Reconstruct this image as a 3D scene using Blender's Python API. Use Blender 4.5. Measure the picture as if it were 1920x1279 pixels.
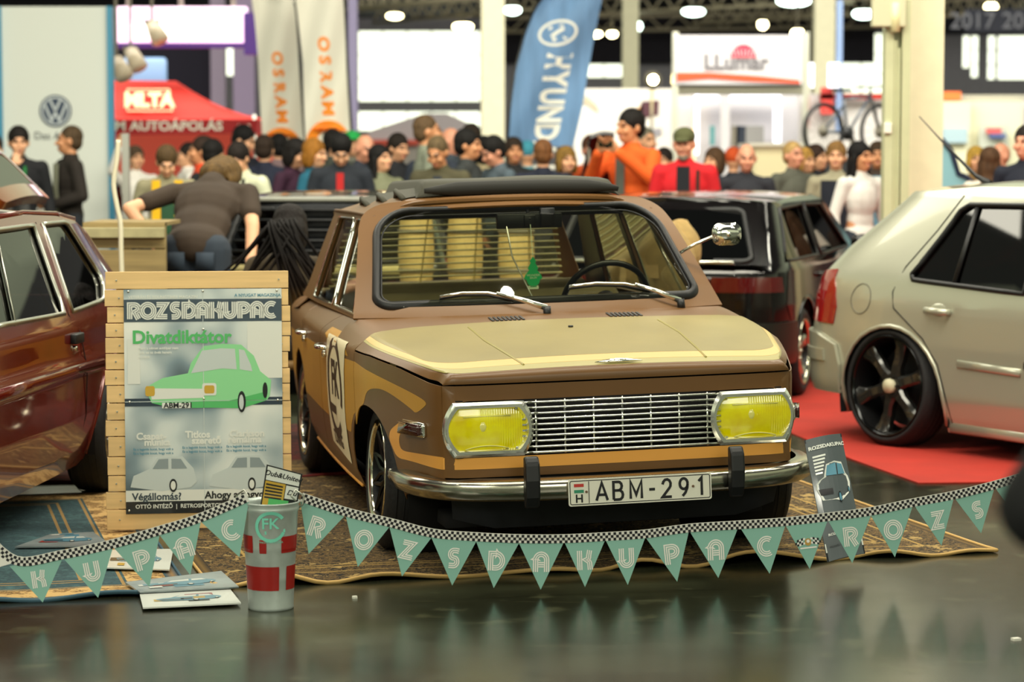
import bpy, bmesh, math, random
import mathutils
from mathutils import Vector, Matrix, geometry
PI = math.pi
random.seed(7)
SC = bpy.context.scene
for o_ in list(bpy.data.objects): bpy.data.objects.remove(o_)
COL = SC.collection

# ------------------------------------------------------------------ camera
PITCH = 0.077
cam_data = bpy.data.cameras.new('camera')
cam_data.sensor_width = 36.0
cam_data.lens = 4533.0 / 1920 * 36
cam_data.clip_end = 400
cam_data.dof.use_dof = True
cam_data.dof.focus_distance = 8.65
cam_data.dof.aperture_fstop = 3.0
cam_data.dof.aperture_blades = 0
camera = bpy.data.objects.new('camera', cam_data)
COL.objects.link(camera)
camera.location = (0, 0, 1.5)
camera.rotation_euler = (PI/2 - PITCH, 0, 0)
SC.camera = camera
SC.view_settings.view_transform = 'Standard'
SC.view_settings.look = 'None'
SC.view_settings.gamma = 1
SC.view_settings.exposure = 0.0
SC.view_settings.use_curve_mapping = False

# ------------------------------------------------------------------ world + big lights
world = bpy.data.worlds.new('hall_light')
SC.world = world
world.use_nodes = True
wn = world.node_tree.nodes; wl = world.node_tree.links
bg = wn['Background']
wtc = wn.new('ShaderNodeTexCoord'); wsep = wn.new('ShaderNodeSeparateXYZ')
wr = wn.new('ShaderNodeValToRGB')
wl.new(wtc.outputs['Generated'], wsep.inputs[0]); wl.new(wsep.outputs['Z'], wr.inputs[0])
# dim at the horizon, an added bright band for the floor to mirror, dark roof above
for i_, (p_, c_) in enumerate(((0.0, (0.34, 0.36, 0.24, 1)), (0.10, (0.40, 0.42, 0.30, 1)), (0.17, (1.55, 1.70, 1.10, 1)), (0.30, (1.35, 1.45, 0.95, 1)), (0.42, (0.20, 0.21, 0.17, 1)), (1.0, (0.12, 0.13, 0.12, 1)))):
    e_ = wr.color_ramp.elements[i_] if i_ < 2 else wr.color_ramp.elements.new(p_)
    e_.position = p_; e_.color = c_
wl.new(wr.outputs[0], bg.inputs[0])
bg.inputs[1].default_value = 0.45

def area_light(name, loc, target, sx, sy, power, color):
    d = bpy.data.lights.new(name, 'AREA'); d.shape = 'RECTANGLE'; d.size = sx; d.size_y = sy
    d.energy = power; d.color = color
    o = bpy.data.objects.new(name, d); COL.objects.link(o); o.location = loc
    o.rotation_euler = (Vector(target)-Vector(loc)).to_track_quat('-Z', 'Y').to_euler()
    return o
area_light('hall_light_overhead', (1.0, 7.5, 6.2), (0.6, 9.0, 0), 6, 2.5, 80, (1.0, 0.97, 0.76))
area_light('hall_light_front', (-4.5, 0.5, 4.6), (0.2, 9.5, 0.6), 5, 2.2, 300, (1.0, 0.98, 0.80))
area_light('hall_light_front_right', (3.5, -1.5, 4.2), (0.6, 9.0, 0.6), 5, 2.0, 190, (1.0, 0.98, 0.82))
area_light('hall_light_middle', (0.0, 16.5, 6.5), (0.0, 16.6, 0), 14, 4, 1000, (1.0, 0.95, 0.78))
area_light('hall_light_crowd', (1.0, 9.0, 6.6), (0.5, 18, 1.2), 12, 2.0, 1050, (1.0, 0.94, 0.76))
area_light('hall_light_far', (0.0, 27, 7.0), (0, 34, 1.5), 22, 4, 2900, (1.0, 0.97, 0.86))

def point_light(loc, power, r=.10, color=(1.0, .97, .80)):
    d = bpy.data.lights.new('hall_lamp_light', 'POINT'); d.energy = power; d.shadow_soft_size = r; d.color = color
    o = bpy.data.objects.new('hall_lamp_light', d); COL.objects.link(o); o.location = loc
for lx_, ly_ in ((-5,6),(-1.6,5.2),(2.2,6.2),(5.5,6.8),(-4,10.5),(0.6,10.2),(4.2,10.8),(-2.2,13.8),(2.4,14.2),(6.2,14.6)):
    point_light((lx_, ly_, 6.3+.25*math.sin(lx_*3)), 55)
# ------------------------------------------------------------------ helpers
def lin(c):
    c = c/255.0
    return c/12.92 if c <= 0.04045 else ((c+0.055)/1.055)**2.4
def rgb(h):
    h = h.lstrip('#')
    return (lin(int(h[0:2],16)), lin(int(h[2:4],16)), lin(int(h[4:6],16)), 1)
MATS = {}
def mat(name, color='#808080', rough=0.5, metal=0.0, noise=0.0, nscale=8.0, coat=0.0, emit=None, estr=0.0, trans=0.0, spec=0.5, alpha=1.0, bump=0.0, bscale=60.0, stretch=None):
    if name in MATS: return MATS[name]
    m = bpy.data.materials.new(name); m.use_nodes = True
    nt = m.node_tree; b = nt.nodes['Principled BSDF']
    c = rgb(color) if isinstance(color, str) else color
    b.inputs['Base Color'].default_value = c
    b.inputs['Roughness'].default_value = rough
    b.inputs['Metallic'].default_value = metal
    b.inputs['Coat Weight'].default_value = coat
    b.inputs['Coat Roughness'].default_value = 0.05
    b.inputs['Specular IOR Level'].default_value = spec
    b.inputs['Transmission Weight'].default_value = trans
    b.inputs['Alpha'].default_value = alpha
    if emit:
        b.inputs['Emission Color'].default_value = rgb(emit) if isinstance(emit, str) else emit
        b.inputs['Emission Strength'].default_value = estr
    if noise > 0 or bump > 0:
        tc = nt.nodes.new('ShaderNodeTexCoord'); mp = nt.nodes.new('ShaderNodeMapping')
        nt.links.new(tc.outputs['Object'], mp.inputs[0])
        if stretch: mp.inputs['Scale'].default_value = stretch
        if noise > 0:
            nz = nt.nodes.new('ShaderNodeTexNoise'); nz.inputs['Scale'].default_value = nscale; nz.inputs['Detail'].default_value = 6
            nt.links.new(mp.outputs[0], nz.inputs['Vector'])
            r = nt.nodes.new('ShaderNodeValToRGB')
            k = noise
            r.color_ramp.elements[0].position = 0.3; r.color_ramp.elements[1].position = 0.7
            r.color_ramp.elements[0].color = (c[0]*(1-k), c[1]*(1-k), c[2]*(1-k), 1)
            r.color_ramp.elements[1].color = (min(1,c[0]*(1+k)), min(1,c[1]*(1+k)), min(1,c[2]*(1+k)), 1)
            nt.links.new(nz.outputs['Fac'], r.inputs[0]); nt.links.new(r.outputs[0], b.inputs['Base Color'])
        if bump > 0:
            n2 = nt.nodes.new('ShaderNodeTexNoise'); n2.inputs['Scale'].default_value = bscale
            nt.links.new(mp.outputs[0], n2.inputs['Vector'])
            bp = nt.nodes.new('ShaderNodeBump'); bp.inputs['Strength'].default_value = bump; bp.inputs['Distance'].default_value = 0.01
            nt.links.new(n2.outputs['Fac'], bp.inputs['Height']); nt.links.new(bp.outputs[0], b.inputs['Normal'])
    MATS[name] = m
    return m
def glassmat(name, tint='#ffffff', alpha=0.25, rough=0.02):
    """thin pane: mostly see-through with a clear reflection"""
    if name in MATS: return MATS[name]
    m = bpy.data.materials.new(name); m.use_nodes = True
    nt = m.node_tree; nt.nodes.clear()
    out = nt.nodes.new('ShaderNodeOutputMaterial'); mx = nt.nodes.new('ShaderNodeMixShader')
    tr = nt.nodes.new('ShaderNodeBsdfTransparent'); gl = nt.nodes.new('ShaderNodeBsdfGlossy')
    gl.inputs['Roughness'].default_value = rough
    fr = nt.nodes.new('ShaderNodeLayerWeight'); fr.inputs['Blend'].default_value = 0.35
    ma = nt.nodes.new('ShaderNodeMath'); ma.operation = 'MULTIPLY_ADD'; ma.inputs[1].default_value = 0.75; ma.inputs[2].default_value = alpha
    nt.links.new(fr.outputs['Fresnel'], ma.inputs[0])
    tr.inputs[0].default_value = rgb(tint)
    nt.links.new(ma.outputs[0], mx.inputs[0]); nt.links.new(tr.outputs[0], mx.inputs[1]); nt.links.new(gl.outputs[0], mx.inputs[2])
    nt.links.new(mx.outputs[0], out.inputs[0])
    MATS[name] = m
    return m

def obj(name, bm, mats, parent=None, smooth=True, loc=None, rot=None, mtx=None, label=None, solid=0.0, bevel=0.0, sangle=None):
    me = bpy.data.meshes.new(name)
    if isinstance(bm, bpy.types.Mesh): me = bm
    else:
        bm.normal_update(); bm.to_mesh(me); bm.free()
        if not isinstance(mats, (list, tuple)): mats = [mats]
        for m in mats: me.materials.append(m)
        for p_ in me.polygons: p_.use_smooth = smooth
        if smooth and sangle: me.set_sharp_from_angle(angle=sangle)
    o = bpy.data.objects.new(name, me); COL.objects.link(o)
    if parent: o.parent = parent
    if mtx is not None: o.matrix_local = mtx
    if loc is not None: o.location = loc
    if rot is not None: o.rotation_euler = rot
    if label: o['label'] = label
    if bevel > 0:
        b = o.modifiers.new('bevel', 'BEVEL'); b.width = bevel; b.segments = 2; b.limit_method = 'ANGLE'
    if solid: 
        s = o.modifiers.new('solid', 'SOLIDIFY'); s.thickness = solid; s.offset = -1
        e = o.modifiers.new('split', 'EDGE_SPLIT'); e.split_angle = math.radians(50); e.use_edge_sharp = False
    return o
def tag(o, label, cat, group=None, kind=None):
    o['label'] = label
    if cat: o['category'] = cat
    if group: o['group'] = group
    if kind: o['kind'] = kind
    return o
def thing(name, label, cat, loc=(0,0,0), rotz=0.0, group=None):
    o = bpy.data.objects.new(name, None); COL.objects.link(o); o.empty_display_size = 0.1
    o.location = loc; o.rotation_euler = (0,0,rotz)
    return tag(o, label, cat, group)
def struct(o): o['kind'] = 'structure'; return o
def copy_tree(o, parent=None):
    c = o.copy(); COL.objects.link(c)
    if parent: c.parent = parent
    for ch in list(o.children): copy_tree(ch, c)
    return c

def BM(): return bmesh.new()
def _mi(fs, mi):
    for f in fs: f.material_index = mi
def box(bm, c, s, mi=0, rot=None, mtx=None):
    """axis box, centre c, full size s"""
    vs = []
    for dx in (-.5,.5):
        for dy in (-.5,.5):
            for dz in (-.5,.5):
                v = Vector((dx*s[0], dy*s[1], dz*s[2]))
                if rot is not None: v = rot @ v
                v = v + Vector(c)
                if mtx is not None: v = mtx @ v
                vs.append(bm.verts.new(v))
    fs = [bm.faces.new([vs[i] for i in q]) for q in ((0,1,3,2),(4,6,7,5),(0,4,5,1),(2,3,7,6),(0,2,6,4),(1,5,7,3))]
    _mi(fs, mi); return fs
def cyl(bm, p0, p1, r0, r1=None, n=16, mi=0, caps=True):
    p0 = Vector(p0); p1 = Vector(p1); r1 = r0 if r1 is None else r1
    ax = (p1-p0).normalized(); q = ax.to_track_quat('Z', 'Y').to_matrix()
    A = []; B = []
    for i in range(n):
        a = 2*PI*i/n; d = q @ Vector((math.cos(a), math.sin(a), 0))
        A.append(bm.verts.new(p0+d*r0)); B.append(bm.verts.new(p1+d*r1))
    fs = [bm.faces.new((A[i], A[(i+1)%n], B[(i+1)%n], B[i])) for i in range(n)]
    if caps: fs += [bm.faces.new(A[::-1]), bm.faces.new(B)]
    _mi(fs, mi); return fs
def ell(bm, c, r, mi=0, n=12, rot=None):
    """ellipsoid"""
    rows = []
    c = Vector(c)
    m = max(6, n*2//3)
    def P(t, a):
        v = Vector((r[0]*math.sin(t)*math.cos(a), r[1]*math.sin(t)*math.sin(a), r[2]*math.cos(t)))
        if rot is not None: v = rot @ v
        return c+v
    top = bm.verts.new(P(0,0)); bot = bm.verts.new(P(PI,0))
    for j in range(1, m):
        rows.append([bm.verts.new(P(PI*j/m, 2*PI*i/n)) for i in range(n)])
    fs = []
    for i in range(n):
        k = (i+1)%n
        fs.append(bm.faces.new((top, rows[0][i], rows[0][k])))
        fs.append(bm.faces.new((bot, rows[-1][k], rows[-1][i])))
        for j in range(m-2): fs.append(bm.faces.new((rows[j][i], rows[j+1][i], rows[j+1][k], rows[j][k])))
    _mi(fs, mi); return fs
def tube(bm, pts, r, n=10, mi=0, closed=False, rs=None, flat=1.0, upv=None, caps=True):
    """tube along points; flat<1 squashes along the second axis"""
    pts = [Vector(p) for p in pts]; N = len(pts)
    rings = []; prev = None
    for i, p in enumerate(pts):
        if closed: t = (pts[(i+1)%N]-pts[i-1])
        else: t = pts[min(i+1,N-1)]-pts[max(i-1,0)]
        t.normalize()
        if prev is None:
            u = Vector(upv) if upv is not None else (Vector((0,0,1)) if abs(t.z) < .9 else Vector((1,0,0)))
        else: u = prev
        u = (u - t*u.dot(t)).normalized(); prev = u; w = t.cross(u)
        rr = rs[i] if rs else r
        rings.append([bm.verts.new(p + u*(rr*math.cos(2*PI*k/n)) + w*(rr*flat*math.sin(2*PI*k/n))) for k in range(n)])
    fs = []
    for i in range(N if closed else N-1):
        A = rings[i]; B = rings[(i+1)%N]
        for k in range(n): fs.append(bm.faces.new((A[k], B[k], B[(k+1)%n], A[(k+1)%n])))
    if not closed and caps:
        fs.append(bm.faces.new(rings[0])); fs.append(bm.faces.new(rings[-1][::-1]))
    _mi(fs, mi); return fs
def lathe(bm, prof, n=32, mi=0, mtx=None, closed=False):
    """profile of (r, h) revolved about local Z"""
    rings = []
    for r, h in prof:
        ring = []
        for i in range(n):
            a = 2*PI*i/n; v = Vector((r*math.cos(a), r*math.sin(a), h))
            if mtx is not None: v = mtx @ v
            ring.append(bm.verts.new(v))
        rings.append(ring)
    fs = []
    R = len(rings)
    for j in range(R if closed else R-1):
        A = rings[j]; B = rings[(j+1)%R]
        for i in range(n):
            k = (i+1)%n
            fs.append(bm.faces.new((A[i], A[k], B[k], B[i])))
    _mi(fs, mi); return fs
def prism(bm, poly, fn, d, mi=0):
    """extrude a 2D polygon: fn(a,b,depth)->xyz, from depth 0 to d"""
    A = [bm.verts.new(fn(a,b,0)) for a,b in poly]; B = [bm.verts.new(fn(a,b,d)) for a,b in poly]
    n = len(poly)
    fs = [bm.faces.new((A[i], A[(i+1)%n], B[(i+1)%n], B[i])) for i in range(n)]
    fs += [bm.faces.new(A[::-1]), bm.faces.new(B)]
    _mi(fs, mi); return fs
def panel(bm, outer, fn, step=(.05,.05), holes=(), mi=0, off=0.0, flip=False, sides=(1,)):
    """mesh a 2D polygon with holes on the surface fn(a,b); off lifts it along the normal; sides (1,-1) mirrors in Y"""
    loops = [list(outer)] + [list(h) for h in holes]
    flat = [p for l in loops for p in l]
    tris = geometry.tessellate_polygon([[Vector((a,b,0)) for a,b in l] for l in loops])
    t = bmesh.new()
    vs = [t.verts.new((a,b,0)) for a,b in flat]
    for tr in tris:
        if len(set(tr)) < 3: continue
        p = [flat[i] for i in tr]
        ar = (p[1][0]-p[0][0])*(p[2][1]-p[0][1])-(p[2][0]-p[0][0])*(p[1][1]-p[0][1])
        if abs(ar) < 1e-12: continue
        tr = tr if ar > 0 else tr[::-1]
        try: t.faces.new([vs[i] for i in tr])
        except ValueError: pass
    for ax in (0,1):
        lo = min(p[ax] for p in flat); hi = max(p[ax] for p in flat); st = step[ax]
        k = math.floor(lo/st)+1
        while k*st < hi-1e-6:
            co = [0,0,0]; no = [0,0,0]; co[ax] = k*st; no[ax] = 1
            bmesh.ops.bisect_plane(t, geom=t.verts[:]+t.edges[:]+t.faces[:], plane_co=co, plane_no=no, dist=1e-6)
            k += 1
    t.verts.index_update()
    e = 1e-3
    for sd in sides:
        new = []
        for v in t.verts:
            a, b = v.co.x, v.co.y
            p = Vector(fn(a,b))
            if off:
                n = (Vector(fn(a+e,b))-Vector(fn(a-e,b))).cross(Vector(fn(a,b+e))-Vector(fn(a,b-e)))
                if n.length > 1e-12: p = p + n.normalized()*(off*(-1 if flip else 1))
            if sd < 0: p.y = -p.y
            new.append(bm.verts.new(p))
        for f in t.faces:
            idx = [new[v.index] for v in f.verts]
            if flip != (sd < 0): idx = idx[::-1]
            nf = bm.faces.new(idx); nf.material_index = mi
    t.free()
def soften(poly, keep=lambda p: False, it=2):
    for _ in range(it):
        out = []
        n = len(poly)
        for i in range(n):
            p, a, c = poly[i], poly[i-1], poly[(i+1)%n]
            if keep(p): out.append(p)
            else: out += [(lerp(p[0],a[0],.25), lerp(p[1],a[1],.25)), (lerp(p[0],c[0],.25), lerp(p[1],c[1],.25))]
        poly = out
    return poly
def arc(cx, cy, r, a0, a1, n=12, ry=None):
    ry = ry or r
    return [(cx+r*math.cos(a0+(a1-a0)*i/n), cy+ry*math.sin(a0+(a1-a0)*i/n)) for i in range(n+1)]
def rrect(x0, y0, x1, y1, r, n=5):
    if not isinstance(r, (list, tuple)): r = (r,)*4
    return (arc(x1-r[0], y0+r[0], r[0], -PI/2, 0, n) + arc(x1-r[1], y1-r[1], r[1], 0, PI/2, n) +
            arc(x0+r[2], y1-r[2], r[2], PI/2, PI, n) + arc(x0+r[3], y0+r[3], r[3], PI, 1.5*PI, n))
def interp(tab, x):
    if x <= tab[0][0]: return tab[0][1]
    for (a, b), (c, d) in zip(tab, tab[1:]):
        if x <= c:
            t = (x-a)/(c-a)
            return b+(d-b)*t
    return tab[-1][1]
def sstep(a, b, x):
    t = max(0, min(1, (x-a)/(b-a))); return t*t*(3-2*t)
def lerp(a, b, t): return a+(b-a)*t
def spline(pts, n=8):
    """Catmull-Rom through 2D/3D points"""
    P = [Vector(p) for p in pts]; out = []
    for i in range(len(P)-1):
        p0 = P[max(i-1,0)]; p1 = P[i]; p2 = P[i+1]; p3 = P[min(i+2,len(P)-1)]
        for k in range(n):
            t = k/n
            out.append(0.5*((2*p1)+(p2-p0)*t+(2*p0-5*p1+4*p2-p3)*t*t+(3*p1-p0-3*p2+p3)*t**3))
    out.append(P[-1]); return out
def text(bm, s, fn, size, mi=0, align='CENTER', depth=0.0, bold=0.0, sx=1.0, shear=0.0, spacing=1.0):
    """text outline mesh, fn(a,b)->xyz; a,b in metres from the anchor"""
    cu = bpy.data.curves.new('t', 'FONT'); cu.body = s; cu.align_x = align; cu.align_y = 'CENTER'; cu.size = size
    cu.offset = bold; cu.shear = shear; cu.space_character = spacing; cu.resolution_u = 3
    o = bpy.data.objects.new('t', cu); COL.objects.link(o)
    dg = bpy.context.evaluated_depsgraph_get()
    me = bpy.data.meshes.new_from_object(o.evaluated_get(dg))
    t = bmesh.new(); t.from_mesh(me)
    m = {}
    for v in t.verts: m[v.index] = bm.verts.new(fn(v.co.x*sx, v.co.y))
    for f in t.faces:
        try: nf = bm.faces.new([m[v.index] for v in f.verts]); nf.material_index = mi
        except ValueError: pass
    t.free(); bpy.data.objects.remove(o); bpy.data.curves.remove(cu); bpy.data.meshes.remove(me)
def flatq(bm, pts, mi=0):
    f = bm.faces.new([bm.verts.new(p) for p in pts]); f.material_index = mi; return f
def ribbon(bm, pts, w, fn, mi=0, closed=False):
    """flat stroke of width w along 2D points"""
    P = [Vector(p) for p in pts]; N = len(P); L = []; R = []
    for i in range(N):
        if closed: a = (P[i]-P[i-1]).normalized(); b = (P[(i+1)%N]-P[i]).normalized()
        else:
            a = (P[i]-P[i-1]).normalized() if i else (P[1]-P[0]).normalized()
            b = (P[i+1]-P[i]).normalized() if i < N-1 else a
        na = Vector((-a.y, a.x)); nb = Vector((-b.y, b.x)); m = (na+nb)
        if m.length < 1e-6: m = na
        m.normalize(); k = 1/max(.4, m.dot(na))
        L.append(bm.verts.new(fn(*(P[i]+m*(w/2*k))))); R.append(bm.verts.new(fn(*(P[i]-m*(w/2*k)))))
    for i in range(N if closed else N-1):
        j = (i+1)%N
        f = bm.faces.new((R[i], R[j], L[j], L[i])); f.material_index = mi

# common materials
M_chrome = mat('chrome', '#e8e8e0', 0.08, 1.0)
M_satin = mat('brushed_metal', '#c8c8bc', 0.3, 1.0)
M_rubber = mat('black_rubber', '#0c0d10', 0.45)
M_tire = mat('tyre_rubber', '#101114', 0.7, bump=0.2)
M_blackplastic = mat('black_plastic', '#0b0c10', 0.35)
M_dark = mat('dark_void', '#050507', 0.9)
M_skin = mat('skin', '#d8a078', 0.55, noise=.06, nscale=20)
M_white = mat('white_paint', '#eceadc', 0.5)
# ================================================================== brown saloon (the hero car)
CX, CY, YAW, ROLL, DROP = 0.2334, 9.305, 0.2126, 0.0232, 0.13
M_brown = mat('satin_brown_paint', '#6c4a24', 0.38, noise=.05, nscale=5)
M_brown2 = mat('dark_brown_paint', '#5a3c1c', 0.45)
M_ochre = mat('ochre_paint', '#bd892c', 0.4, noise=.05, nscale=4)
M_orange = mat('orange_stripe_paint', '#e6a248', 0.45)
M_khaki = mat('khaki_paint', '#8f8049', 0.36, noise=.10, nscale=3)
M_cream = mat('cream_stripe_paint', '#d8b06c', 0.4)
M_olive = mat('olive_stripe_paint', '#a59a5c', 0.38)
M_yglass = mat('yellow_lamp_glass', '#ffe600', 0.12, coat=1.0, noise=.22, nscale=11)
M_glass = glassmat('window_glass', '#e4e6d4', 0.04)
M_darkglass = glassmat('tinted_glass', '#3a4038', 0.10)
M_bumper = mat('worn_chrome', '#b4b0a2', 0.2, 1.0, noise=.15, nscale=6)
M_amber = mat('smoky_red_lens', '#3a1210', 0.08, coat=1.0)
M_redlens = mat('red_lens', '#8a0f10', 0.08, coat=1.0)
M_cloth = mat('grey_beige_upholstery', '#b5a67e', 0.9, noise=.1)
M_fabric = mat('black_roof_fabric', '#3c3b30', 0.75)
M_fabric2 = mat('roof_fabric_edge', '#1d1c18', 0.7)
M_blind = mat('cream_blind_slats', '#d8cf96', 0.5)
M_platew = mat('plate_white', '#e4e2d2', 0.4)
M_ink = mat('black_ink', '#0c0c10', 0.5)

PLAN = [(-3.17,0),(-3.15,.45),(-3.08,.66),(-2.95,.72),(-2.45,.765),(-1.8,.795),(-1.2,.818),(-.6,.832),(-.3,.834),(0,.82),(.15,.795),(.31,.757),(.45,.722),(.58,.688),(.66,.665),(.71,.642),(.738,.60),(.752,.5),(.758,.3),(.76,0)]
class Plan:
    def __init__(s, pts, zero):
        q = spline(pts, 14); s.P = q; s.S = [0]
        for a, b in zip(q, q[1:]): s.S.append(s.S[-1]+(b-a).length)
        k = min(range(len(q)), key=lambda i: abs(q[i].x-zero)+ (0 if q[i].y > .3 else 9))
        o = s.S[k]-0; s.S = [v-o+zero for v in s.S]
        s.s_end = s.S[-1]; s.s_beg = s.S[0]
    def at(s, v):
        S = s.S
        if v <= S[0]: return s.P[0].copy()
        lo, hi = 0, len(S)-1
        if v >= S[-1]: return s.P[-1].copy()
        while hi-lo > 1:
            m = (lo+hi)//2
            if S[m] <= v: lo = m
            else: hi = m
        t = (v-S[lo])/(S[hi]-S[lo]); return s.P[lo].lerp(s.P[hi], t)
    def nrm(s, v):
        d = (s.at(v+.03)-s.at(v-.03)); d.normalize(); return Vector((-d.y, d.x))
def make_wrap(plan, inset_tab):
    def w(s, z):
        p = plan.at(s); n = plan.nrm(s); i = interp(inset_tab, z)
        return (p.x-n.x*i, p.y-n.y*i, z)
    return w
PL = Plan([(a,b) for a,b in PLAN], 0)
INS = [(.26,.13),(.30,.10),(.36,.045),(.42,.02),(.5,.008),(.6,0),(.8,-.004),(.895,0),(.912,.016),(.94,.058),(.965,.112)]
hw = make_wrap(PL, INS)            # (s, z) on the body side
def side(s, z):                     # positive y = car's left
    return hw(s, z)

hero = thing('saloon_car', 'brown and khaki striped vintage saloon with yellow headlights and plate ABM-291', 'car',
             (CX, CY, .006), YAW-PI/2)
BODY = Matrix.Translation((0, .015, -DROP)) @ Matrix.Rotation(ROLL, 4, 'X')
def part(name, bm, m, parent=None, **k):
    if parent is None: return obj(name, bm, m, hero, mtx=BODY, **k)
    return obj(name, bm, m, parent, **k)
BS = (1, -1)
def mirrored(fn, sd): return lambda a, b: (fn(a,b)[0], fn(a,b)[1]*sd, fn(a,b)[2])

# seam between hood and fender
SEAM = [(-.5,.895),(.1,.892),(.40,.868),(.6,.842),(.72,.828),(1.5,.828)]
S_C = 0.735       # vertical seam fender/front panel
def archpts(cx, R, cz, n, a0=0, a1=PI): return arc(cx, cz, R, a0, a1, n)
FA, RA, AR = 0.055, -2.25, 0.29
# --- fenders (front wing): polygon in (s,z)
def fender_poly():
    lo = .34
    pts = [(S_C, .50), (S_C, .826)]
    pts += [(s, interp(SEAM, s)-.004) for s in (.65,.5,.4,.3,.2,.1,0,-.115)]
    pts += [(-.115, lo)]
    pts += [(-.19+.0, lo)] if False else []
    a = arc(FA, .41, AR, PI*1.04, -PI*.04, 18)
    pts += [(-.20, lo)] if False else []
    a = [(x, max(z, lo)) for x, z in a]
    pts = pts[:-1] + [(-.115, .60)]
    # door edge runs down beside the arch
    pts = pts[:-1] + [(-.115, .60)] 
    pts += [q for q in arc(FA, .41, AR, math.acos(-.17/AR), -PI*.04, 18)]
    pts += [(.36, .395), (.50, .42), (S_C-.05, .46)]
    return pts
for sd in (-1, 1):
    b = BM()
    panel(b, fender_poly(), side, (.02,.02), flip=True, mi=0, sides=(sd,))
    if sd == -1 or sd == 1:
        oc = [(-.115,.852),(-.0,.845),(.243,.817),(.45,.793),(.601,.771),(.635,.757),(.62,.745),(.54,.712),(.509,.724),(.369,.757),(.25,.776),(.173,.774),(.11,.765),(.07,.745),(.045,.715),(.03,.70),(-.04,.683),(-.085,.65),(-.115,.61)]
        panel(b, soften(oc, lambda p: p[0] <= -.1149), side, (.02,.02), flip=True, mi=1, off=.0008, sides=(sd,))
        s2 = [(.424,.679),(.36,.655),(.30,.63),(.285,.60),(.305,.57),(.345,.53),(.45,.533),(.667,.528),(S_C,.528),(S_C,.573),(.673,.572),(.5,.566),(.40,.562),(.375,.58),(.382,.62),(.43,.65)]
        panel(b, soften(s2, lambda p: p[0] >= S_C-1e-4), side, (.02,.02), flip=True, mi=2, off=.0008, sides=(sd,))
    fe = part('front_fender', b, [M_brown, M_ochre, M_orange], solid=.004)
    # marker lamp
    mk = BM()
    sdl = sd
    def mkf(a, c, d):
        p = PL.at(a); n = PL.nrm(a); return (p.x+n.x*d, (p.y+n.y*d)*sdl, c)
    prism(mk, rrect(.44,.632,.625,.685,.012), lambda a,c,d: mkf(a,c,d), .016, 0)
    prism(mk, rrect(.45,.638,.615,.680,.012), lambda a,c,d: mkf(a,c,.016+d*(1 if .46<a<.60 else .6)), .028, 1)
    part('marker_lamp', mk, [M_chrome, M_amber], label='smoky red marker lamp')
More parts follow.
